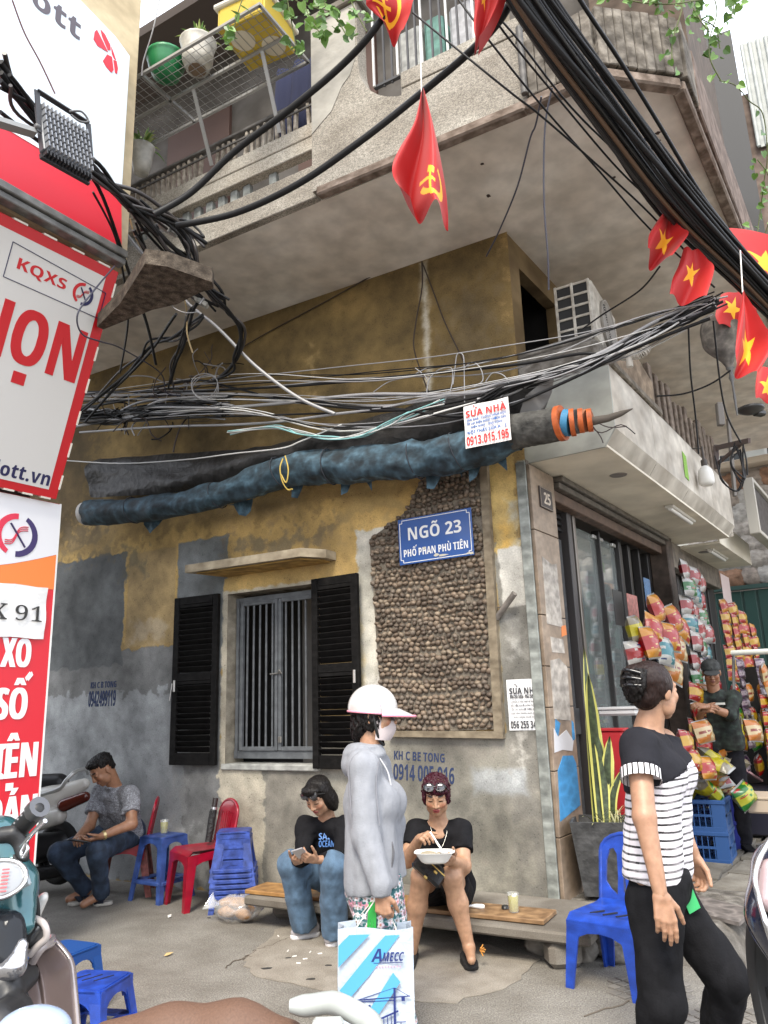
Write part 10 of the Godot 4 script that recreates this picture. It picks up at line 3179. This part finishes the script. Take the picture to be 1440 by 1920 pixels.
func goods() -> void:
	for k in 3:
		for i in 8:
			var q := Vector3(3.096,2.717,-7.918) + RW.basis * Vector3(k * 0.27,-0.04 * k - i * 0.185,0.03 * sin(i * 2.0 + k))
			packet("snack packet %s in the %s hanging strip by the brown post" % [ORD[i],COLS[k]],"packets hanging in strips by the brown post",[0,3,0,5,0][(i + k * 2) % 5],facing(q,-0.1,rng.randf_range(-0.15,0.15)),0.23,0.21,0.1)
	for k in 9:
		var q: Vector3 = [Vector3(2.338,2.196,-6.717),Vector3(2.565,2.123,-6.961),Vector3(2.188,1.987,-6.407),Vector3(2.383,1.932,-6.604),Vector3(2.785,2.059,-7.373),Vector3(2.045,1.86,-6.108),Vector3(2.262,1.812,-6.427),Vector3(2.65,1.875,-7.174),Vector3(2.449,1.672,-6.79)][k]
		packet(["large yellow and red food bag, highest of the cluster by the shop glass","yellow and red food bag in the cluster by the glass, right of the highest","yellow and red food bag at the left of the cluster's second row","yellow and red food bag in the middle of the cluster's second row","yellow and red food bag at the right end of the cluster's second row","yellow and red food bag lowest at the left of the cluster","white and teal food bag hanging low in the yellow cluster","orange and cream food bag hanging low at the cluster's right side","orange and cream food bag, lowest of all below the yellow cluster"][k],"food bags hanging by the shop glass",1 if k < 6 else [5,8,8][k - 6],facing(q,-0.2,rng.randf_range(-0.5,0.3)),0.22,0.26,0.12)
	for i in 18: packet("small food packet in the dense wall of goods beside the brown post","packets packed beside the post",[2,8,0,1,5,7][i % 6],facing(Vector3(2.942,1.468,-7.692) + RW.basis * Vector3((i % 3) * 0.22 - 0.2,-(i / 3) * 0.16,rng.randf() * 0.1),-0.1,rng.randf_range(-0.3,0.3)),0.21,0.18,0.1)
	packet("white bag of noodles with a yellow label hanging beside the pink card","",6,facing(Vector3(1.953,1.97,-6.152),-0.1,0.15),0.2,0.22,0.12)
	packet("clear white bag hanging below the noodle bag","",0,facing(Vector3(1.915,1.781,-6.095),-0.1,0.1),0.19,0.2,0.12)
	for k in 4:
		for i in 7:
			var q := Vector3(3.964,2.478,-9.193) + RW.basis * Vector3(0.1 + k * 0.2,-0.03 * k * k - i * 0.135,0.02 + 0.06 * k)
			packet("red-yellow packet %s in the %s strip before the green gate" % [ORD[i],COLS[k]],"packets hanging before the green gate",2 if (i + k) % 3 else 1,facing(q,-0.1,rng.randf_range(-0.2,0.2)),0.2,0.17,0.08)
	for k in 2:
		for i in 9:
			packet("purple sachet %s in the %s strip on the rail rack" % [ORD[i],COLS[k * 2]],"purple sachets on the rack",4,facing(Vector3(3.528,1.739,-7.9) + Vector3(k * 0.19,-i * 0.095,0.02 * k),-0.1,0.0),0.17,0.1,0.05)
	for i in 5: packet("orange snack bag %s in the slanting row by the rack" % ORD[i],"orange bags on the rack",8,facing(Vector3(3.637,1.726,-7.7) + Vector3(0.06 * i,-0.1 - 0.13 * i,0.04),0.0,0.3),0.22,0.2,0.08)
	var st := thing("goods_stand","dark upright stand packed with packets behind the rail rack","stand")
	var sb := MB.new()
	sb.bar(Vector3(4.08,1.729,-8.6),Vector3(3.826,0.049,-8.6),0.9,0.1)
	obj("back_board",sb,mat(0.03,0.028,0.027,0.8),st)
	for i in 24: packet("packet on the dark stand, %s row, %s from the left" % [NTH[i / 6],NTH[i % 6]],"packets on the dark stand",[2,8,1,6,4,2,7][i % 7],facing(Vector3(3.635,1.456,-8.4) + Vector3((i % 6) * 0.14,-(i / 6) * 0.24,0.05),0.0,rng.randf_range(-0.3,0.3)),0.17,0.2,0.09)
	for i in 6: packet("narrow yellow pouch, %s from the left hanging low on the rack" % NTH[i],"yellow pouches on the rack",6,facing(Vector3(3.416,1.126,-7.8) + Vector3(0.06 * i,rng.randf_range(-0.03,0.03),0),0.0,0.05),0.05,0.24,0.03)
	for i in 8: packet("red packet in the %s row behind the orange bags, %s one" % [NTH[i / 2],COLS[(i % 2) * 2]],"red packets below the rack",2,facing(Vector3(3.461,1.451,-7.7) + Vector3(0.16 + 0.1 * (i % 2),-0.08 - 0.16 * (i / 2),0),0.0,0.0),0.15,0.14,0.07)
	var r := thing("goods_rack","white wrapped rail rack holding sachets at the right edge","rack")
	var mb := MB.new()
	mb.tube(P("3.46,1.85,-7.9 3.71,1.84,-7.6 3.89,1.83,-7.4"),0.028,10)
	obj("rail",mb,mat(0.7,0.72,0.66,0.4),r)
	mb = MB.new()
	mb.rod(Vector3(3.497,1.855,-7.95),Vector3(3.348,0.697,-7.95),0.016,8)
	mb.rod(Vector3(3.883,1.819,-7.6),Vector3(3.692,0.62,-7.6),0.016,8)
	obj("post",mb,mat(0.2,0.2,0.2,0.4),r)
	# cards on the glass
	for q in [[Vector3(2.209,2.227,-6.936),0.3,0.24,mat(0.6,0.22,0.19,0.4,{"grime": ["blot",1.5,0.5,1.0]}),"pink printed card stuck on the shop glass"],[Vector3(1.979,2.193,-6.597),0.24,0.3,mat(0.012,0.012,0.012,0.5),"black square card on the shop glass"],[Vector3(2.483,2.405,-7.303),0.2,0.28,mat(0.1,0.25,0.5,0.4,{"grime": ["speck",3.0,0.2,1.0]}),"blue picture hung on the dark mullion"],[Vector3(4.257,2.723,-9.624),0.5,0.35,mat(0.5,0.4,0.38,0.5),"pale poster at the far end of the shop front"]]:
		var c := thing("window_card",q[4],"card",Transform3D(RW.basis,q[0]))
		mb = MB.new()
		mb.box(Vector3.ZERO,Vector3(q[1],q[2],0.004),0.0)
		obj("card",mb,q[3],c)
	# crates
	var bm := mat(0.02,0.07,0.21,0.45)
	var proto: Node3D = null
	for k in 4:
		var lb: String = ["dark blue lattice crate, upper of the two in front","dark blue lattice crate, lower of the two in front","deep blue crate behind, upper of the pair further along","deep blue crate behind, lower of the pair further along"][k]
		var c: Node3D
		if k == 0:
			c = thing("plastic_crate",lb,"crate",ID,"blue plastic crates before the shop")
			proto = c
			for e in 4:
				var tr := Transform3D(Basis(Vector3.UP,e * PI / 2),Vector3.ZERO)
				var half := 0.3 if e % 2 == 0 else 0.2
				var dist := 0.2 if e % 2 == 0 else 0.3
				mb = MB.new()
				mb.x = tr
				mb.box(Vector3(0,0.02,dist),Vector3(half * 2,0.04,0.018),0.003)
				mb.box(Vector3(0,0.24,dist),Vector3(half * 2 + 0.03,0.035,0.03),0.005)
				mb.box(Vector3(0,0.13,dist),Vector3(half * 2,0.02,0.014),0.0)
				for s in [-1.0,1.0]: mb.box(Vector3(s * (half - 0.05),0.13,dist),Vector3(0.1,0.22,0.014),0.0)
				for i in 9: mb.box(Vector3(lerpf(-half + 0.11,half - 0.11,i / 8.0),0.13,dist),Vector3(0.008,0.2,0.01),0.0)
				obj("side",mb,bm,c)
			mb = MB.new()
			mb.box(Vector3(0,0.012,0),Vector3(0.58,0.012,0.38),0.0)
			obj("floor",mb,bm,c)
		else:
			c = proto.duplicate()
			c.name = "plastic_crate"
			add_child(c,true)
			c.set_meta("label",lb)
			if k > 1:
				for s in c.get_children(): s.material_override = mat(0.012,0.02,0.2,0.45)
		c.transform = onr(2.42 if k < 2 else 3.1,0.315 if k % 2 == 0 else 0.06,0.27,PI / 2 + 0.08)
	# sloping heap of bags with a clear sheet,on a board
	var bd := thing("display_board","sloping pink-edged clear sheet laid over the heap of goods","display sheet",RW)
	mb = MB.new()
	mb.sheet([[Vector3(2.9,1.05,0.25),Vector3(3.5,0.8,0.45),Vector3(4.2,0.5,0.62)],[Vector3(3.0,1.05,0.1),Vector3(3.6,0.82,0.2),Vector3(4.3,0.52,0.4)]])
	obj("sheet",mb,mat(0.62,0.5,0.5,0.3,{"alpha": 0.75}),bd)
	mb = MB.new()
	mb.bar(Vector3(2.9,1.06,0.26),Vector3(4.2,0.51,0.63),0.03,0.02)
	obj("pink_edge",mb,mat(0.65,0.4,0.4,0.5),bd)
	for i in 36:
		var u := rng.randf()
		var q := RW * Vector3(2.25 + u * 0.9,0.62 + rng.randf() * 0.3,0.3 + rng.randf_range(-0.25,0.25))
		packet("glossy snack bag heaped on the blue crates","bags heaped on the crates",[6,6,7,2,0,6,8][i % 7],Transform3D(Basis.from_euler(Vector3(rng.randf_range(-1.4,-0.4),rng.randf() * 6.0,rng.randf_range(-0.6,0.6))),q),0.2,0.27,0.13)
	packet("bright green glossy bag at the front of the heap","",7,facing(Vector3(2.999,0.603,-7),-0.3,0.4),0.24,0.2,0.16)
	var seen_bags := 0
	for q in [[Vector3(3.246,1.125,-7.2),8],[Vector3(2.719,1.139,-7),8],[Vector3(2.482,1.074,-6.8),2],[Vector3(2.521,0.923,-6.8),2],[Vector3(2.672,0.846,-6.9),1]]:
		packet(["orange bag hanging in the air right of the shopkeeper","orange and cream bag right beside the striped shirt, in front of the shopkeeper","red and yellow bag touching the front of the black yoke","red and yellow bag standing on the heap by the woman's chest","yellow and red bag on the heap in front of the shopkeeper's legs"][seen_bags],"bags above the heap",q[1],facing(q[0],-0.2,rng.randf_range(-0.4,0.4)),0.26,0.2,0.12)
		seen_bags += 1
	# cases and trays at the lower right
	for q in [[Vector3(3.663,0.1,-8.292),Vector3(0.5,0.42,0.35),mat(0.02,0.02,0.03,0.35),"black carton beside the deep blue crates"],[Vector3(3.295,0.45,-7.19),Vector3(0.45,0.12,0.3),mat(0.45,0.36,0.27,0.7),"tan carton of goods stacked at the right edge"],[Vector3(1.62,0.844,-5.9),Vector3(0.12,0.75,0.2),mat(0.32,0.01,0.015,0.5),"red case standing behind the snake plant"],[Vector3(1.885,1.317,-6.3),Vector3(0.6,0.05,0.3),mat(0.5,0.5,0.5,0.3),"silver tray shelf behind the striped-shirt woman"]]:
		var c := thing("goods_case",q[3],"case",Transform3D(RW.basis,q[0]))
		mb = MB.new()
		mb.box(Vector3(0,q[1].y * 0.5 if q[1].y < 0.5 else 0.0,0),q[1],0.015)
		obj("body",mb,q[2],c)
		mb = MB.new()
		mb.box(Vector3(0,(q[1].y if q[1].y < 0.5 else q[1].y * 0.5) + 0.005,0),Vector3(q[1].x + 0.02,0.02,q[1].z + 0.02),0.004)
		obj("lid",mb,q[2],c)
	# shelves of goods dimly seen inside the shop
	for i in 3:
		for k in 9: packet("packet %s from the left on the %s shelf inside the shop, behind the glass" % [NTH[k],["lower","middle","upper"][i]],"packets inside the shop",[0,1,2,5,7,8,3,6,4][(k * 2 + i) % 9],Transform3D(RW.basis,RW * Vector3(1.3 + k * 0.26,0.75 + i * 0.5,-0.75 + rng.randf_range(-0.1,0.1))),0.2,0.26,0.1)
	# sign over the next shop
	var s := thing("next_shop_sign","dark grey framed sign board over the next shop down the alley","sign board",RW)
	mb = MB.new()
	mb.box(Vector3(5.9,3.62,0.78),Vector3(2.3,0.62,0.08),0.01)
	obj("board",mb,mat(0.09,0.09,0.095,0.5,{"grime": ["blot",1.0,0.2,1.0]}),s)
	mb = MB.new()
	for e in [3.3,3.94]: mb.box(Vector3(5.9,e,0.8),Vector3(2.36,0.05,0.12),0.006)
	mb.box(Vector3(4.73,3.62,0.8),Vector3(0.05,0.68,0.12),0.006)
	obj("frame",mb,mat(0.45,0.43,0.38,0.5),s)
	mb = MB.new()
	mb.box(Vector3(5.35,3.25,0.87),Vector3(0.1,0.22,0.004),0.0)
	obj("green_sticker",mb,mat(0.35,0.62,0.08,0.6),s)
